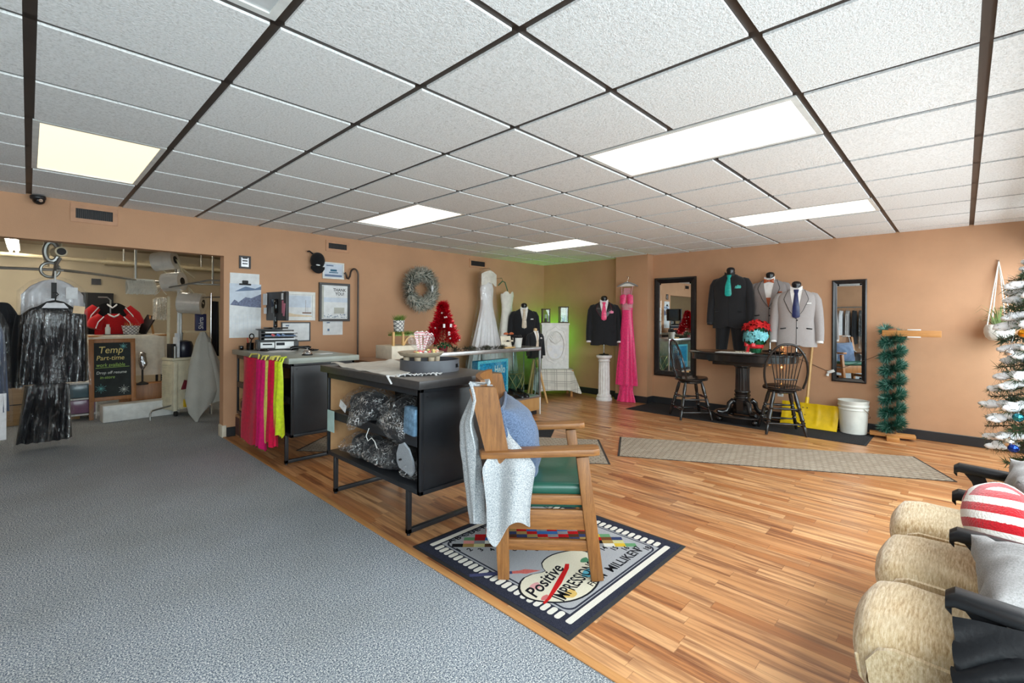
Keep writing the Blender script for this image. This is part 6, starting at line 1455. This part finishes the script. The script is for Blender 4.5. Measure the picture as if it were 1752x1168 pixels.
# ================================================================== back room seen through the opening
m_cream = mat('cream_plastic', (222, 214, 188), .45); m_pipe = mat('cream_painted_pipe', (206, 192, 160), .5); m_rod = mat('galvanised_steel', (160, 160, 156), .35, .8); m_clear = film('poly_roll_film', (236, 230, 220), .95, .18, 5, .4, .62, base=.95)
m_gfilm = film('garment_bag_film', opac=.12, rough=.14, bscale=9, bstr=1.0, white=.30, base=.28, zs=.3, gain=1.4)
def m_glossblack():
    n = NT('black_vinyl_cover'); n.col((.010, .011, .014, 1)); n.set(rough=.15, spec=.5)
    co = n.co((9, 9, 1.5)); f = n.noise(1.0, 4, co, .6); g = n.noise(11, 4)
    n.bump(n.math('ADD', f, n.math('MULTIPLY', g, .35)), 1.0, .055); return n.m
m_gb = m_glossblack()
# fixtures
t = thing('shop_light', 'glowing fluorescent strip light on the back room ceiling', 'ceiling light', (-.15, 9.2, 2.30))
MB().box(-.215, -.085, 8.1, 10.2, 2.30, 2.34, .004).build('housing', m_frame, t); glow_b = glow('lit_fluorescent_tube', (255, 246, 226), 17)
for y in (8.3, 10.0): b = MB(); b.cyl((-.15, y, 2.34), (-.15, y, 2.46), .01); b.build('hanger_rod', m_rod, t)
for x in (-.182, -.118): b = MB(); b.cyl((x, 8.13, 2.285), (x, 10.17, 2.285), .018); b.build('lit_tube', glow_b, t)
for x, y in ((1.5, 8.6), (-1.6, 8.4)):  # two extra unseen fixtures added to brighten the back room
    t = thing('shop_light', 'added unseen strip light to the %s on the back room ceiling' % ('right' if x > 0 else 'far left'), 'ceiling light', (x, y, 2.42))
    MB().box(x-.07, x+.07, y-.6, y+.6, 2.40, 2.46, .004).build('housing', m_frame, t); b = MB(); b.cyl((x, y-.57, 2.385), (x, y+.57, 2.385), .018); b.build('lit_tube', glow_b, t)
t = thing('sprinkler_pipe', 'long cream pipe running under the back room ceiling', 'pipe', (.8, 9.6, 2.17)); b = MB(); b.cyl((-2.5, 9.6, 2.19), (2.8, 9.6, 2.165), .03, n=12); b.build('pipe', m_pipe, t)
for x in (-.6, 1.05, 2.1): b = MB(); b.cyl((x, 9.6, 2.19), (x, 9.6, 2.46), .012); b.cyl((x, 9.6, 2.45), (x, 9.6, 2.46), .05); b.build('hanger_rod', m_rod, t)
t = thing('wall_duct', 'cream boxed duct at the back room wall top', 'duct', (1.3, 10.5, 2.1)); MB().box(.9, 2.6, 10.3, 10.6, 2.20, 2.30).build('duct', m_pipe, t)
# conveyor rail
rail = [(-1.2, 7.4, 1.80), (-.2, 6.9, 1.80), (.25, 6.75, 1.80), (.6, 7.3, 1.81), (1.0, 8.0, 1.815), (1.5, 8.3, 1.815), (2.05, 8.2, 1.815)]
t = thing('conveyor_rail', 'steel garment rail curving through the back room', 'rail', (.6, 7.5, 1.8)); b = MB(); b.tube(rail, .014, 8); b.build('rail', m_rod, t)
for x, y in ((1.0, 8.0), (1.5, 8.3), (1.95, 8.22)): b = MB(); b.cyl((x, y, 1.81), (x, y, 2.46), .014); b.build('drop_rod', m_rod, t)
b = MB(); b.tube([(1.95, 6.3, 1.76), (1.5, 6.5, 1.76), (1.2, 7.0, 1.68)], .010, 6); b.build('rail_branch', m_rod, t)
t = thing('conveyor_motor', 'grey conveyor drive unit hanging above the bagged clothes', 'machine', (.2, 6.85, 1.9))
b = MB(); b.cyl((.13, 6.9, 1.85), (.13, 6.9, 2.46), .022); b.cyl((.21, 6.9, 2.05), (.21, 6.9, 2.46), .018); b.cyl((.24, 6.9, 2.05), (.24, 6.9, 2.46), .010); b.build('mount_pole', m_pipe, t)
b = MB(); b.tube([(.165+.05*cos(a), 6.82, 1.99+.10*sin(a)) for a in [2*PI*k/24 for k in range(24)]], .022, 8, closed=True); b.build('drive_ring', m_rod, t)
b = MB(); b.tube([(.155+.07*cos(a), 6.80, 1.80+.075*sin(a)) for a in [2*PI*k/24 for k in range(24)]], .014, 8, closed=True); b.build('chain_wheel', m_rod, t)
b = MB(); b.cyl((.20, 6.88, 1.99), (.235, 6.72, 1.99), .05, n=20); b.build('motor', m_pipe, t); b = MB(); b.cyl((.235, 6.725, 1.99), (.238, 6.71, 1.99), .036, n=20); b.build('motor_cap', m_slot, t); b = MB(); b.tube([(.23, 6.80, 1.93), (.20, 6.78, 1.86), (.19, 6.76, 1.80), (.18, 6.66, 1.72)], .016, 8); b.build('hook_arm', m_rod, t)
# bagged clothes on the conveyor
def garment(b, x0, xt, zt, zb, w0, w1, d, y, folds=9, amp=.02, sh=.16):
    """hanging garment: sloped shoulders, straight sides"""
    def f(u, v):
        a = 2*PI*u; c, s = cos(a), sin(a)
        if v < .16: k = v/.16; w = lerp(.05, w0, k**.8); z = lerp(zt, zt-sh, k**1.3); dd = lerp(.03, d, k)
        else: k = (v-.16)/.84; w = lerp(w0, w1, k); z = lerp(zt-sh, zb, k); dd = d*(1+.25*k)
        x = w*math.copysign(abs(c)**.7, c); yy = dd*math.copysign(abs(s)**.8, s)
        q = min(1, v*2)*amp*sin(folds*x/w*2.2+3*v+sh)
        return (x0+x+(xt-x0)*v, y+yy+q, z+.01*nz((x*8, v*3, y), 2))
    b.grid(f, 80, 50, True)
m_wshirt = mat('white_laundered_shirt', (222, 222, 226), .8, bump=(20, .3))
t = thing('bagged_shirts', 'white laundered shirts under clear film on the conveyor', 'clothes', (.18, 6.75, .7)); b = MB(); garment(b, .18, .18, 1.70, .75, .23, .245, .06, 6.80); b.build('shirts', m_wshirt, t, smooth=70)
b = MB(); garment(b, .18, .18, 1.735, .64, .262, .275, .10, 6.78, 7, .03); b.build('garment_bag', m_gfilm, t, smooth=60)
b = MB(); b.box(.16, .20, 6.62, 6.63, 1.50, 1.66); b.build('collar_print', m_slot, t); b = MB(); b.box(.27, .36, 6.668, 6.672, 1.50, 1.62); b.build('ticket', m_paper, t); b = MB(); b.tube([(.19, 6.66, 1.78), (.19, 6.64, 1.50)], .008, 6); b.build('hook', m_frame, t)
t = thing('bagged_suit', 'shiny black covered garment hanging in front of the white shirts', 'clothes', (.18, 6.52, .62)); b = MB(); garment(b, .18, .185, 1.44, .66, .235, .255, .05, 6.50, 11, .022, .11); b.build('black_cover', m_gb, t, smooth=70)
b = MB(); garment(b, .18, .185, 1.46, .615, .245, .275, .075, 6.50, 6, .03, .11); b.build('garment_bag', m_gfilm, t, smooth=60)
b = MB(); b.tube([(.06, 6.44, 1.40), (.13, 6.43, 1.455), (.185, 6.43, 1.47), (.24, 6.43, 1.455), (.31, 6.44, 1.40)], .010, 8); b.tube([(.185, 6.43, 1.47), (.187, 6.43, 1.51), (.205, 6.43, 1.535), (.19, 6.43, 1.56), (.165, 6.43, 1.55)], .006, 6); b.build('hanger', m_slot, t)
b = MB(); b.prism([(.09, 1.40), (.28, 1.40), (.245, 1.45), (.125, 1.45)], 6.415, 6.425, Matrix(((1, 0, 0, 0), (0, 0, 1, 0), (0, 1, 0, 0), (0, 0, 0, 1)))); b.build('hanger_card', m_wshirt, t)
b = MB(); b.cbox((.355, 6.41, 1.385), (.085, .004, .075), 0, R=RY(.12)); b.build('paper_tag', mat('buff_card', (222, 194, 158), .8), t)
t = thing('bagged_bundle', 'black bagged clothes bundle hanging almost to the carpet', 'clothes', (.13, 6.55, .08)); b = MB(); garment(b, .14, .12, .66, .085, .16, .20, .08, 6.58, 8, .03, .03); b.build('black_cover', m_gb, t, smooth=60); b = MB(); garment(b, .14, .13, .68, .03, .175, .225, .11, 6.58, 5, .03, .03); b.build('garment_bag', m_gfilm, t, smooth=60)
t = thing('black_coat', 'plain black coat hanging at the left edge of the opening', 'clothes', (-.17, 6.75, .55)); b = MB(); garment(b, -.19, -.18, 1.45, .62, .13, .15, .06, 6.72); b.build('coat_body', m_suitb, t, smooth=70); b = MB(); b.tube([(-.05-.01*k, 6.66-.002*k, 1.33-.13*k) for k in range(6)], [.035, .045, .045, .04, .038, .036], 10); b.build('sleeve', m_suitb, t)
t = thing('bagged_denim', 'blue and white clothes in a long clear bag at the left edge', 'clothes', (-.22, 6.3, .1)); b = MB(); garment(b, -.25, -.24, 1.30, .45, .10, .125, .05, 6.30); b.build('blue_garment', cloth('slate_blue_cotton', (96, 106, 128), (70, 78, 98)), t, smooth=70); b = MB(); garment(b, -.25, -.235, 1.38, .08, .13, .155, .08, 6.30, 6, .02); b.build('garment_bag', m_gfilm, t, smooth=60)
b = MB(); b.grid(lambda u, v: (-.35+.215*u, 6.235+.01*sin(u*8), .62-.42*v), 8, 8); b.thick(.01); b.build('white_hem', m_wshirt, t)
t = thing('wooden_bench', 'light brown wooden box bench behind the bagged clothes', 'bench', (.15, 8.3, 0)); MB().box(-.45, .47, 8.2, 8.75, 0, .50, .004).build('carcass', wood('dull_maple', (150, 114, 70), (176, 140, 92), 0), t); MB().box(-.45, .47, 8.19, 8.2, .245, .255).build('groove', m_slot, t)
# drawers
t = thing('storage_tower', 'white framed storage tower with plastic drawers beside the chalkboard', 'storage', (.50, 8.2, 0))
for z in (.06, .26, .46): MB().box(.28, .62, 8.05, 8.35, z, z+.02).build('shelf', m_frame, t)
for z, m in ((.09, mat('lilac_clear_plastic', (140, 104, 132), .2)), (.29, mat('teal_clear_plastic', (96, 122, 132), .2))): MB().box(.295, .605, 8.045, 8.3, z, z+.165, .004).build('drawer', m, t)
for x in (.285, .615): MB().cyl((x, 8.06, 0), (x, 8.06, .48), .008).build('post', m_frame, t)
# red jerseys hung over a stand on the table
m_redj = cloth('red_jersey_knit', (196, 24, 30), (150, 14, 22), 160, .5, .8, .2); m_blkj = cloth('black_jersey_knit', (26, 26, 28), (16, 16, 18), 160)
t = thing('table_with_cloth', 'table under a long white cloth behind the chalkboard', 'table', (1.05, 8.95, 0))
MB().box(.58, 1.48, 8.72, 9.25, 1.03, 1.055, .003).build('table_top', m_pine, t)
for x in (.64, 1.42):
    for y in (8.77, 9.2): MB().box(x-.015, x+.015, y-.015, y+.015, 0, 1.03).build('leg', m_slot, t)
b = MB()
def tcl(u, v):
    a = 2*PI*u; cx, cy_ = math.copysign(abs(cos(a))**.3, cos(a)), math.copysign(abs(sin(a))**.3, sin(a))
    if v < .3: k = v/.3; return (1.03+.455*k*cx, 8.985+.27*k*cy_, 1.058)
    k = (v-.3)/.7; q = .012*sin(u*90)*k; return (1.03+(.46+.02*k+q)*cx, 8.985+(.275+.02*k+q)*cy_, 1.056-.60*k)
b.grid(tcl, 160, 24, True); tag(b.build('white_tablecloth', mat('white_cotton_cloth', (226, 220, 206), .9), smooth=80), 'long white cloth over the back room table', 'tablecloth')
def jersey(label, c, w, h, m, rz=0, tr=None):
    t = thing('jersey', label, 'clothes', c, rz); 
    b = MB(); b.grid(lambda u, v: (w*(2*u-1)*(1-.35*max(0, v-.6)*2.5*abs(2*u-1)**3), -.05-.07*sin(u*PI)*(1-.5*v), h*v-.10*max(0, abs(2*u-1)-.25)**1.2*v*1.6), 26, 18); b.grid(lambda u, v: (w*(2*u-1)*(1-.35*max(0, v-.6)*2.5*abs(2*u-1)**3), .03, h*v-.10*max(0, abs(2*u-1)-.25)**1.2*v*1.6), 26, 18)
    b.build('body', m, t, world=False, smooth=70)
    for s in (-1, 1): b = MB(); b.tube([(s*w*.62, -.03, h*.84), (s*w*.95, -.04, h*.62), (s*w*1.12, -.05, h*.30)], [.07, .085, .10], 12); b.build('sleeve', tr or m, t, world=False); b = MB(); b.tube([(s*w*.55, -.10, h*.86), (s*w*.86, -.135, h*.60), (s*w*1.0, -.145, h*.30)], .007, 6); b.build('white_piping', m_paper, t, world=False)
    b = MB(); b.tube([(-.06, -.06, h*.98), (-.04, -.10, h*.92), (0, -.125, h*.84), (.04, -.10, h*.92), (.06, -.06, h*.98)], .012, 6); b.build('collar', m_paper, t, world=False)
jersey('black and red sports jacket on a low stand behind the red jersey', (.86, 9.12, 1.06), .27, .46, m_blkj, 0, m_redj); jersey('red v-neck jersey spread in front on the white cloth', (.86, 8.92, 1.06), .20, .30, m_redj)
t = thing('tag_stand', 'thin steel display rod between the jerseys on the table', 'stand', (.87, 9.0, 1.06)); b = MB(); b.tube([(.84, 9.02, 1.06), (.84, 9.02, 1.56), (.80, 9.0, 1.60), (.70, 8.98, 1.60)], .010, 6); b.build('rod', m_rod, t)
t = thing('white_bottle', 'small white bottle on the back room table', 'bottle', (.79, 8.80, 1.06)); b = MB(); b.lathe([(.028, 0), (.03, .01), (.03, .10), (.018, .12), (.018, .15), (.002, .15)], (.79, 8.78, 1.06), 18); b.build('bottle_body', m_frame, t)
t = thing('woven_basket', 'patterned white basket of folded papers on the back room table', 'basket', (1.05, 8.80, 1.06)); b = MB(); b.lathe([(.085, 0), (.11, .13), (.105, .13), (.08, .01)], (1.05, 8.80, 1.06), 24); b.build('basket', m_pat, t)
b = MB(); tuft(b, (1.05, 8.80, 1.16), .07, 60, .10, r_, .8); b.build('papers', mat('yellow_papers', (214, 186, 110), .8), t, smooth=0); t['label'] = 'patterned white basket with yellow stems on the back room table'
t = thing('picture_easel', 'dark frame on an easel at the right end of the back room table', 'frame', (1.27, 8.95, 1.06)); b = MB(); b.cbox((1.25, 8.93, 1.20), (.02, .24, .30), 0, R=RY(D(26)) @ RZ(D(18))); b.build('board', m_slot, t); b = MB(); b.bar((1.33, 8.9, 1.06), (1.29, 8.92, 1.34), .03, .02); b.build('easel_leg', m_pine, t)
t = thing('dark_tray', 'dark flat tray along the front of the back room table', 'tray', (.95, 8.78, 1.06)); MB().box(.74, 1.20, 8.73, 8.85, 1.059, 1.068, .002).build('tray', m_slot, t)
# chalkboard
CB = T(.775, 7.98, .23) @ RZ(D(2)) @ RX(D(-6))
t = thing('chalkboard_sign', 'wooden framed a-frame chalkboard offering part-time work', 'sign', (.775, 7.98, 0)); m_fw = wood('amber_stained_pine', (150, 96, 52), (184, 124, 72), 2, .45)
w, h = .235, .80
for q in ((-w, -w+.05, 0, h), (w-.05, w, 0, h), (-w+.05, w-.05, h-.05, h), (-w+.05, w-.05, 0, .05)): b = MB(CB); b.box(q[0], q[1], -.012, .012, q[2], q[3], .003); b.build('frame_rail', m_fw, t)
b = MB(CB); b.box(-w+.045, w-.045, -.004, .006, .045, h-.045); b.build('slate', mat('chalk_slate', (44, 50, 50), .8, var=(9, .25)), t)
for s in (-1, 1): b = MB(); b.bar((.775+s*.21, 7.98, .235), (.775+s*.21, 7.985, 0), .045, .022); b.build('front_leg', m_fw, t); b = MB(); b.bar((.775+s*.20, 8.06, 1.0), (.775+s*.20, 8.28, 0), .04, .02); b.build('back_leg', m_fw, t)
m_chy = mat('yellow_chalk', (236, 216, 140), .9); m_chw = mat('white_chalk', (226, 232, 226), .9); m_cht = mat('teal_chalk', (130, 206, 206), .9); m_chg = mat('green_chalk', (170, 206, 110), .9)
def ch(txt, x, z, s, m, sx=1.): b = MB(CB); b.text(txt, s, T(x, -.005, z) @ TF, .0006, shear=.15, sx=sx, bold=.0004); b.build('chalk_lettering', m, t, smooth=0)
ch('Temp', -.145, .615, .125, m_chy, .85); ch('Part-time', -.165, .525, .085, m_chy, .88); ch('work available', -.165, .44, .066, m_chg, .76); ch('Drop off resume', -.165, .345, .052, m_chw, .86); ch('in-store', -.13, .285, .052, m_chg, .9)
b = MB(CB); b.bar((-.17, -.005, .425), (.17, -.005, .432), .004, .006); b.build('underline', m_chg, t)
for x, z, r, m in ((.11, .70, .045, m_cht), (-.12, .16, .062, m_cht), (.11, .13, .062, m_chw)):
    b = MB(CB)
    for k in range(6): a = PI*k/6; rr = r*(1 if k % 2 else .7); b.bar((x-rr*cos(a), -.005, z-rr*sin(a)), (x+rr*cos(a), -.005, z+rr*sin(a)), .003, .004, (0, 1, 0))
    b.build('chalk_star', m, t)
t = thing('long_white_box', 'long white carton wrapped in film on the back room carpet', 'box', (1.0, 7.75, 0)); b = MB(T(1.0, 7.78, 0) @ RZ(D(4))); b.box(-.36, .42, -.10, .12, 0, .205, .004); b.build('carton', m_frame, t); b = MB(T(1.0, 7.78, 0) @ RZ(D(4))); b.ell((-.40, 0, .12), (.08, .13, .11), 16, 10, None, lambda p: p*(1+.3*nz(p, 14, 3))); b.build('film_end', m_gfilm, t)
t = thing('wooden_riser', 'low brown wooden riser behind the white carton', 'riser', (1.3, 8.9, 0)); MB().box(.9, 2.2, 8.42, 8.66, 0, .36, .004).build('panel', m_fw, t)
t = thing('foil_figure', 'silver foil wrapped trophy hanging beside the chalkboard', 'trophy', (1.13, 8.4, .36)); b = MB(); b.ell((1.13, 8.38, .70), (.055, .05, .13), 16, 12, None, lambda p: p*(1+.3*nz(p, 26, 3))); b.build('foil', mat('crumpled_foil', (200, 200, 204), .15, .95, bump=(40, .8)), t); b = MB(); b.cyl((1.13, 8.38, .40), (1.13, 8.38, .60), .012); b.lathe([(.07, .36), (.07, .375), (.02, .40)], (1.13, 8.38, 0), 16); b.build('stem', m_slot, t)
# beige cart with things on it
CX = T(1.47, 7.55, 0) @ RZ(D(18))
t = thing('utility_cart', 'cream plastic rolling cart with ribbed side', 'cart', tuple(CX.to_translation())); b = MB(CX); b.box(-.16, .17, -.02, .24, .08, .74, .02); b.build('body', m_cream, t)
b = MB(CX); 
for k in range(24): b.box(-.168, -.158, 0, .22, .14+.0235*k, .150+.0235*k)
o = b.build('rib', m_cream, t); b = MB(CX); b.box(-.165, .175, -.03, .25, .74, .775, .008); b.build('lid', m_cream, t)
for z in (.10, .34): b = MB(CX); b.box(-.08, .15, -.06, .0, z, z+.012, .003); b.build('bin_shelf', m_cream, t)
for x, z0 in ((-.145, .08), (.155, .08)): b = MB(CX); b.box(x-.02, x+.02, -.06, -.01, z0, .72, .004); b.build('front_rail', m_cream, t)
for x in (-.11, .12): b = MB(CX); b.cyl((x-.012, 0, .035), (x+.012, 0, .035), .034, n=16); b.build('caster', m_slot, t)
b = MB(CX); b.tube([(-.46, -.10, .02), (-.46, -.10, .10), (-.43, -.08, .135), (-.15, .02, .15)], .011, 8); b.build('bent_tube', m_rod, t)
for nm, lab, cc, x, z, m in (('red_pouch', 'dark red pouch on the shelf of the cream cart', 'pouch', -.01, .355, mat('dark_red_cloth', (120, 28, 44), .8)), ):
    q = thing(nm, lab, cc, tuple(CX @ Vector((x, -.05, z)))); b = MB(CX); b.prism([(-.06, .352), (.055, .352), (.05, .45), (-.02, .475)], -.055, -.022, Matrix(((1, 0, 0, 0), (0, 0, 1, 0), (0, 1, 0, 0), (0, 0, 0, 1)))); b.build('pouch', m, q)
q = thing('yellow_bottle', 'yellow bottle with a tall black handle at the foot of the cart', 'bottle', tuple(CX @ Vector((.0, -.04, .112)))); b = MB(CX); b.box(-.03, .03, -.058, -.012, .113, .215, .006); b.build('bottle_body', m_yel, q); b = MB(CX); b.tube([(0, -.035, .215), (0, -.035, .36)], [.013, .010], 8); b.build('handle', m_slot, q)
q = thing('tool_caddy', 'dark blue caddy of tools standing on the cart', 'caddy', tuple(CX @ Vector((0, .1, .776)))); b = MB(CX); b.lathe([(.09, .776), (.105, .80), (.11, .93), (.09, .985), (.04, 1.0)], (.04, .1, 0), 24); b.build('drum', mat('dark_blue_vinyl', (26, 30, 48), .3), q); b = MB(CX); b.box(-.15, -.10, .02, .14, .776, .96, .004); b.build('side_bin', m_slot, q); b = MB(CX); b.box(-.095, -.065, .0, .10, .78, 1.05); b.box(-.055, .0, .12, .14, .9, 1.10); b.build('papers', m_paper, q)
q = thing('grey_tube', 'grey marker tubes on the left of the cart top', 'tube', tuple(CX @ Vector((-.13, .0, .776)))); b = MB(CX); b.cyl((-.13, -.01, .776), (-.13, -.01, .93), .016); b.build('tube', m_rod, q)
# laundry bag
def m_lb(): return mat('grey_canvas', (176, 174, 166), .9, bump=(40, .3), var=(6, .06))
t = thing('laundry_bag', 'large pale grey canvas laundry bag hanging in front of the cart', 'bag', (1.53, 6.95, .02)); b = MB()
def lb(u, v):
    a = 2*PI*u; c, s = cos(a), sin(a); z = lerp(1.13, .03, v); w = interp([(0, .03), (.08, .07), (.40, .175), (.7, .19), (.88, .12), (1, .02)], v); d = interp([(0, .02), (.3, .06), (.7, .10), (1, .02)], v); x = 1.545+.03*v*sin(v*3)-.05*v*v
    return (x+w*c*(1+.10*sin(3*a+v*4)), 6.95+d*s*(1+.15*sin(5*a)), z+.05*c*v)
b.grid(lb, 60, 50, True); b.build('bag_body', m_lb(), t, smooth=70)
b = MB(); b.grid(lambda u, v: (1.58+.03*u+.15*v*u+.03*v, 6.90+.04*sin(u*6)*v, 1.0-.80*v-.05*u*v+.12*v*u), 12, 20); b.thick(.012); b.build('side_flap', m_lb(), t, smooth=70)
# poly rolls
t = thing('poly_roll_stand', 'white stand holding three rolls of clear garment film', 'stand', (1.40, 7.85, 0))
b = MB(); b.box(1.315, 1.345, 7.80, 7.83, .0, 1.60); b.build('post', m_pipe, t); b = MB(); b.box(1.43, 1.46, 7.80, 7.83, 0, 2.0, .003); b.build('post', m_frame, t); b = MB(); b.box(1.465, 1.485, 7.80, 7.83, .7, 1.6, .003); b.build('post', m_rod, t)
for (x0, z0), (x1, z1), r, lab in (((1.16, 2.04), (1.36, 2.08), .122, 'top'), ((1.27, 1.78), (1.44, 1.80), .122, 'middle'), ((1.44, 1.52), (1.68, 1.50), .145, 'lowest')):
    b = MB(); b.tube([(x0, 7.70, z0), (x1, 7.56, z1)], r, 28); b.build('film_roll', m_clear, t, 'roll of clear film')
    b = MB(); v_ = (Vector((x1, 7.56, z1))-Vector((x0, 7.70, z0))).normalized(); e = Vector((x1, 7.56, z1)); b.tube([e-v_*.02, e+v_*.004], r*.42, 20); b.build('core', m_slot, t)
for p, q in (((1.37, 7.54, 2.08), (1.52, 7.70, 1.80)), ((1.22, 7.72, 1.98), (1.34, 7.74, 1.86)), ((1.52, 7.62, 1.72), (1.68, 7.54, 1.50)), ((1.40, 7.74, 2.04), (1.62, 7.74, 1.86))): b = MB(); b.bar(p, q, .012, .05, (0, 1, 0), .002); b.build('arm', m_pipe, t)
b = MB(); b.grid(lambda u, v: (1.44+.12*u+.02*sin(v*9), 7.60+.03*sin(u*7+v*3), 1.90-.38*v), 14, 24); b.build('loose_film', m_gfilm, t, smooth=60)
# hangers, clear bags, right hand rack
t = thing('hanger_bundle', 'dense bundle of white wire hangers on the rail', 'hangers', (1.06, 8.03, 1.65)); b = MB(); m_wh = mat('white_wire', (206, 202, 190), .5)
for k in range(34): x = .90+.30*k/33; j = .01*r_.random(); b.tube([(x, 7.98, 1.83), (x+j, 7.99, 1.80), (x+.02, 7.90, 1.70-j*2), (x-.01, 7.88, 1.63-2*j), (x+.012, 8.10, 1.64-j), (x, 8.0, 1.80)], .0055, 4)
o = b.build('hangers', m_wh, t); o['kind'] = 'stuff'
t = thing('film_bags', 'bunch of clear film bags hanging under the rail', 'bags', (1.33, 8.3, 1.28)); b = MB(); garment(b, 1.33, 1.33, 1.60, 1.28, .10, .10, .05, 8.3, 7, .03, .04); b.build('bags', film('bunched_film', (240, 232, 216), .8, .2, 12, .8, .7, base=.75), t, smooth=60); b = MB(); b.tube([(1.27, 8.3, 1.64), (1.33, 8.3, 1.72), (1.39, 8.3, 1.64)], .006, 6); b.build('hanger', m_frame, t)
t = thing('hanger_cards', 'row of paper covered hangers along the rail', 'hangers', (1.35, 8.3, 1.66)); b = MB(); b.tube([(1.16, 8.28, 1.70), (1.30, 8.30, 1.735), (1.45, 8.3, 1.73), (1.62, 8.28, 1.66)], [.02, .035, .035, .02], 8); b.build('paper_covers', mat('off_white_card', (224, 212, 194), .8), t)
def far(p, k=1.10): return (p[0]*k, p[1]*k, H+(p[2]-H)*k)
t = thing('chrome_rack', 'chrome pole garment rack inside the right jamb', 'rack', far((1.585, 6.75, 0))[:2]+(0,)); b = MB(); b.cyl(far((1.585, 6.75, 0))[:2]+(0,), far((1.585, 6.75, 1.62)), .014); b.build('pole', m_chrome, t); b = MB(); b.tube([far((1.48, 6.85, 1.56)), far((1.585, 6.75, 1.57)), far((1.85, 6.5, 1.57))], .010, 8); b.build('crossbar', m_chrome, t)
for x, y, w_, zt, zb, m, lab in ((1.79, 7.46, .05, 1.54, .78, m_suitb, 'black trousers hanging on the chrome rack'), (1.88, 7.30, .055, 1.58, .95, cloth('grey_wool', (150, 150, 150)), 'grey garment hanging on the chrome rack beside the jamb')):
    q = thing('hanging_trousers' if m is m_suitb else 'hanging_jacket', lab, 'clothes', (x, y, zb)); b = MB(); garment(b, x, x, zt, zb, w_, w_*1.1, .03, y, 4, .01, .03); b.build('garment_body', m, q, smooth=70)
t = thing('spiral_cord', 'white spiral cord hanging along the right jamb', 'cord', (1.655, 6.6, .7)); b = MB(); b.tube([(1.66+.014*cos(k*1.3), 6.55+.014*sin(k*1.3), 1.78-1.10*k/190) for k in range(191)], .006, 5); b.build('coil', m_frame, t)
t = thing('wire_crate', 'white wire basket on a stand inside the right jamb', 'basket', (1.84, 7.45, .3)); b = MB()
for z in (.36, .44, .52, .60): b.tube([(1.73, 7.34, z), (1.98, 7.34, z), (1.98, 7.58, z), (1.73, 7.58, z)], .005, 5, closed=True)
for k in range(9): x = 1.73+.03*k; b.tube([(x, 7.58, .36), (x, 7.34, .36), (x, 7.34, .60)], .004, 5)
b.build('wires', m_wh, t); b = MB()
for x in (1.74, 1.97): b.cyl((x, 7.36, 0), (x, 7.36, .36), .008)
b.build('stand_legs', m_wh, t)
t = thing('white_tub', 'small white tub on the wire basket', 'tub', (1.84, 7.45, .61)); b = MB(); b.lathe([(.06, 0), (.075, .09), (.08, .095), (.07, .095), (.055, .01)], (1.84, 7.45, .606), 20); b.build('tub_body', m_frame, t)
t = thing('detergent_box', 'navy blue box with pale vertical lettering in the back room', 'box', (1.75, 8.0, 1.12)); MB().box(1.685, 1.815, 7.98, 8.06, 1.12, 1.365, .003).build('carton', mat('navy_carton', (40, 44, 92), .5), t); b = MB(); b.text('Shirts', .085, T(1.775, 7.978, 1.145) @ TF @ RZ(PI/2), .0006, bold=.001, sx=.9); b.build('lettering', m_paper, t, smooth=0)
t = thing('wall_shelf', 'cream shelf carrying the navy box in the back room', 'shelf', (1.75, 8.1, 1.10)); MB().box(1.55, 2.2, 7.96, 8.3, 1.095, 1.118, .002).build('board', m_pipe, t)
for x in (1.57, 2.18): b = MB(); b.cyl((x, 8.25, 0), (x, 8.25, 1.095), .012); b.build('leg', m_rod, t)
struct(MB().box(.42, 1.02, 10.54, 10.60, 0, 1.72).build('dark_doorway_1', m_slot))  # near-black slab paints the darkness of an open doorway
t = thing('exit_plate', 'small dark sign on the back room wall', 'sign', (.80, 10.59, 1.9)); MB().box(.74, .86, 10.58, 10.6, 1.86, 1.96).build('plate', m_dkfr, t)
# rack of bagged clothes along the left wall of the shop (seen in the narrow mirror)
t = thing('wall_rack', 'long garment rail on the wall opposite the mirrors', 'rack', (-3.3, 2.6, 1.75)); b = MB(); b.cyl((-3.3, 1.2, 1.72), (-3.3, 4.4, 1.72), .016); b.build('rail', m_rod, t)
for y in (1.3, 2.8, 4.3): b = MB(); b.bar((-3.6, y, 1.72), (-3.3, y, 1.72), .03, .03); b.build('bracket', m_rod, t)
ms = [m_suitb, m_suitg, m_wshirt, m_suitb, m_suitm, m_suitb]
for k in range(18):
    y = 1.35+.165*k; q = thing('hanging_garment', 'bagged garment number-free on the mirrored rack', 'clothes', (-3.3, y, .6), 0, 'bagged clothes on the rail opposite the mirrors')
    q['label'] = 'bagged garment hanging in the row on the rail seen in the narrow mirror'
    b = MB(T(-3.3, y, 0) @ RZ(PI/2)); garment(b, 0, 0, 1.62, .62+.12*(k % 3), .06, .07, .20, 0, 4, .01, .12); b.build('garment_body', ms[k % 6], q, smooth=70)
    if k % 2: b = MB(T(-3.3, y, 0) @ RZ(PI/2)); garment(b, 0, 0, 1.65, .50, .07, .08, .23, 0, 4, .015, .12); b.build('garment_bag', m_gfilm, q, smooth=60)
    b = MB(); b.tube([(-3.3, y, 1.62), (-3.3, y, 1.73), (-3.29, y, 1.745)], .004, 5); b.build('hook', m_rod, q)
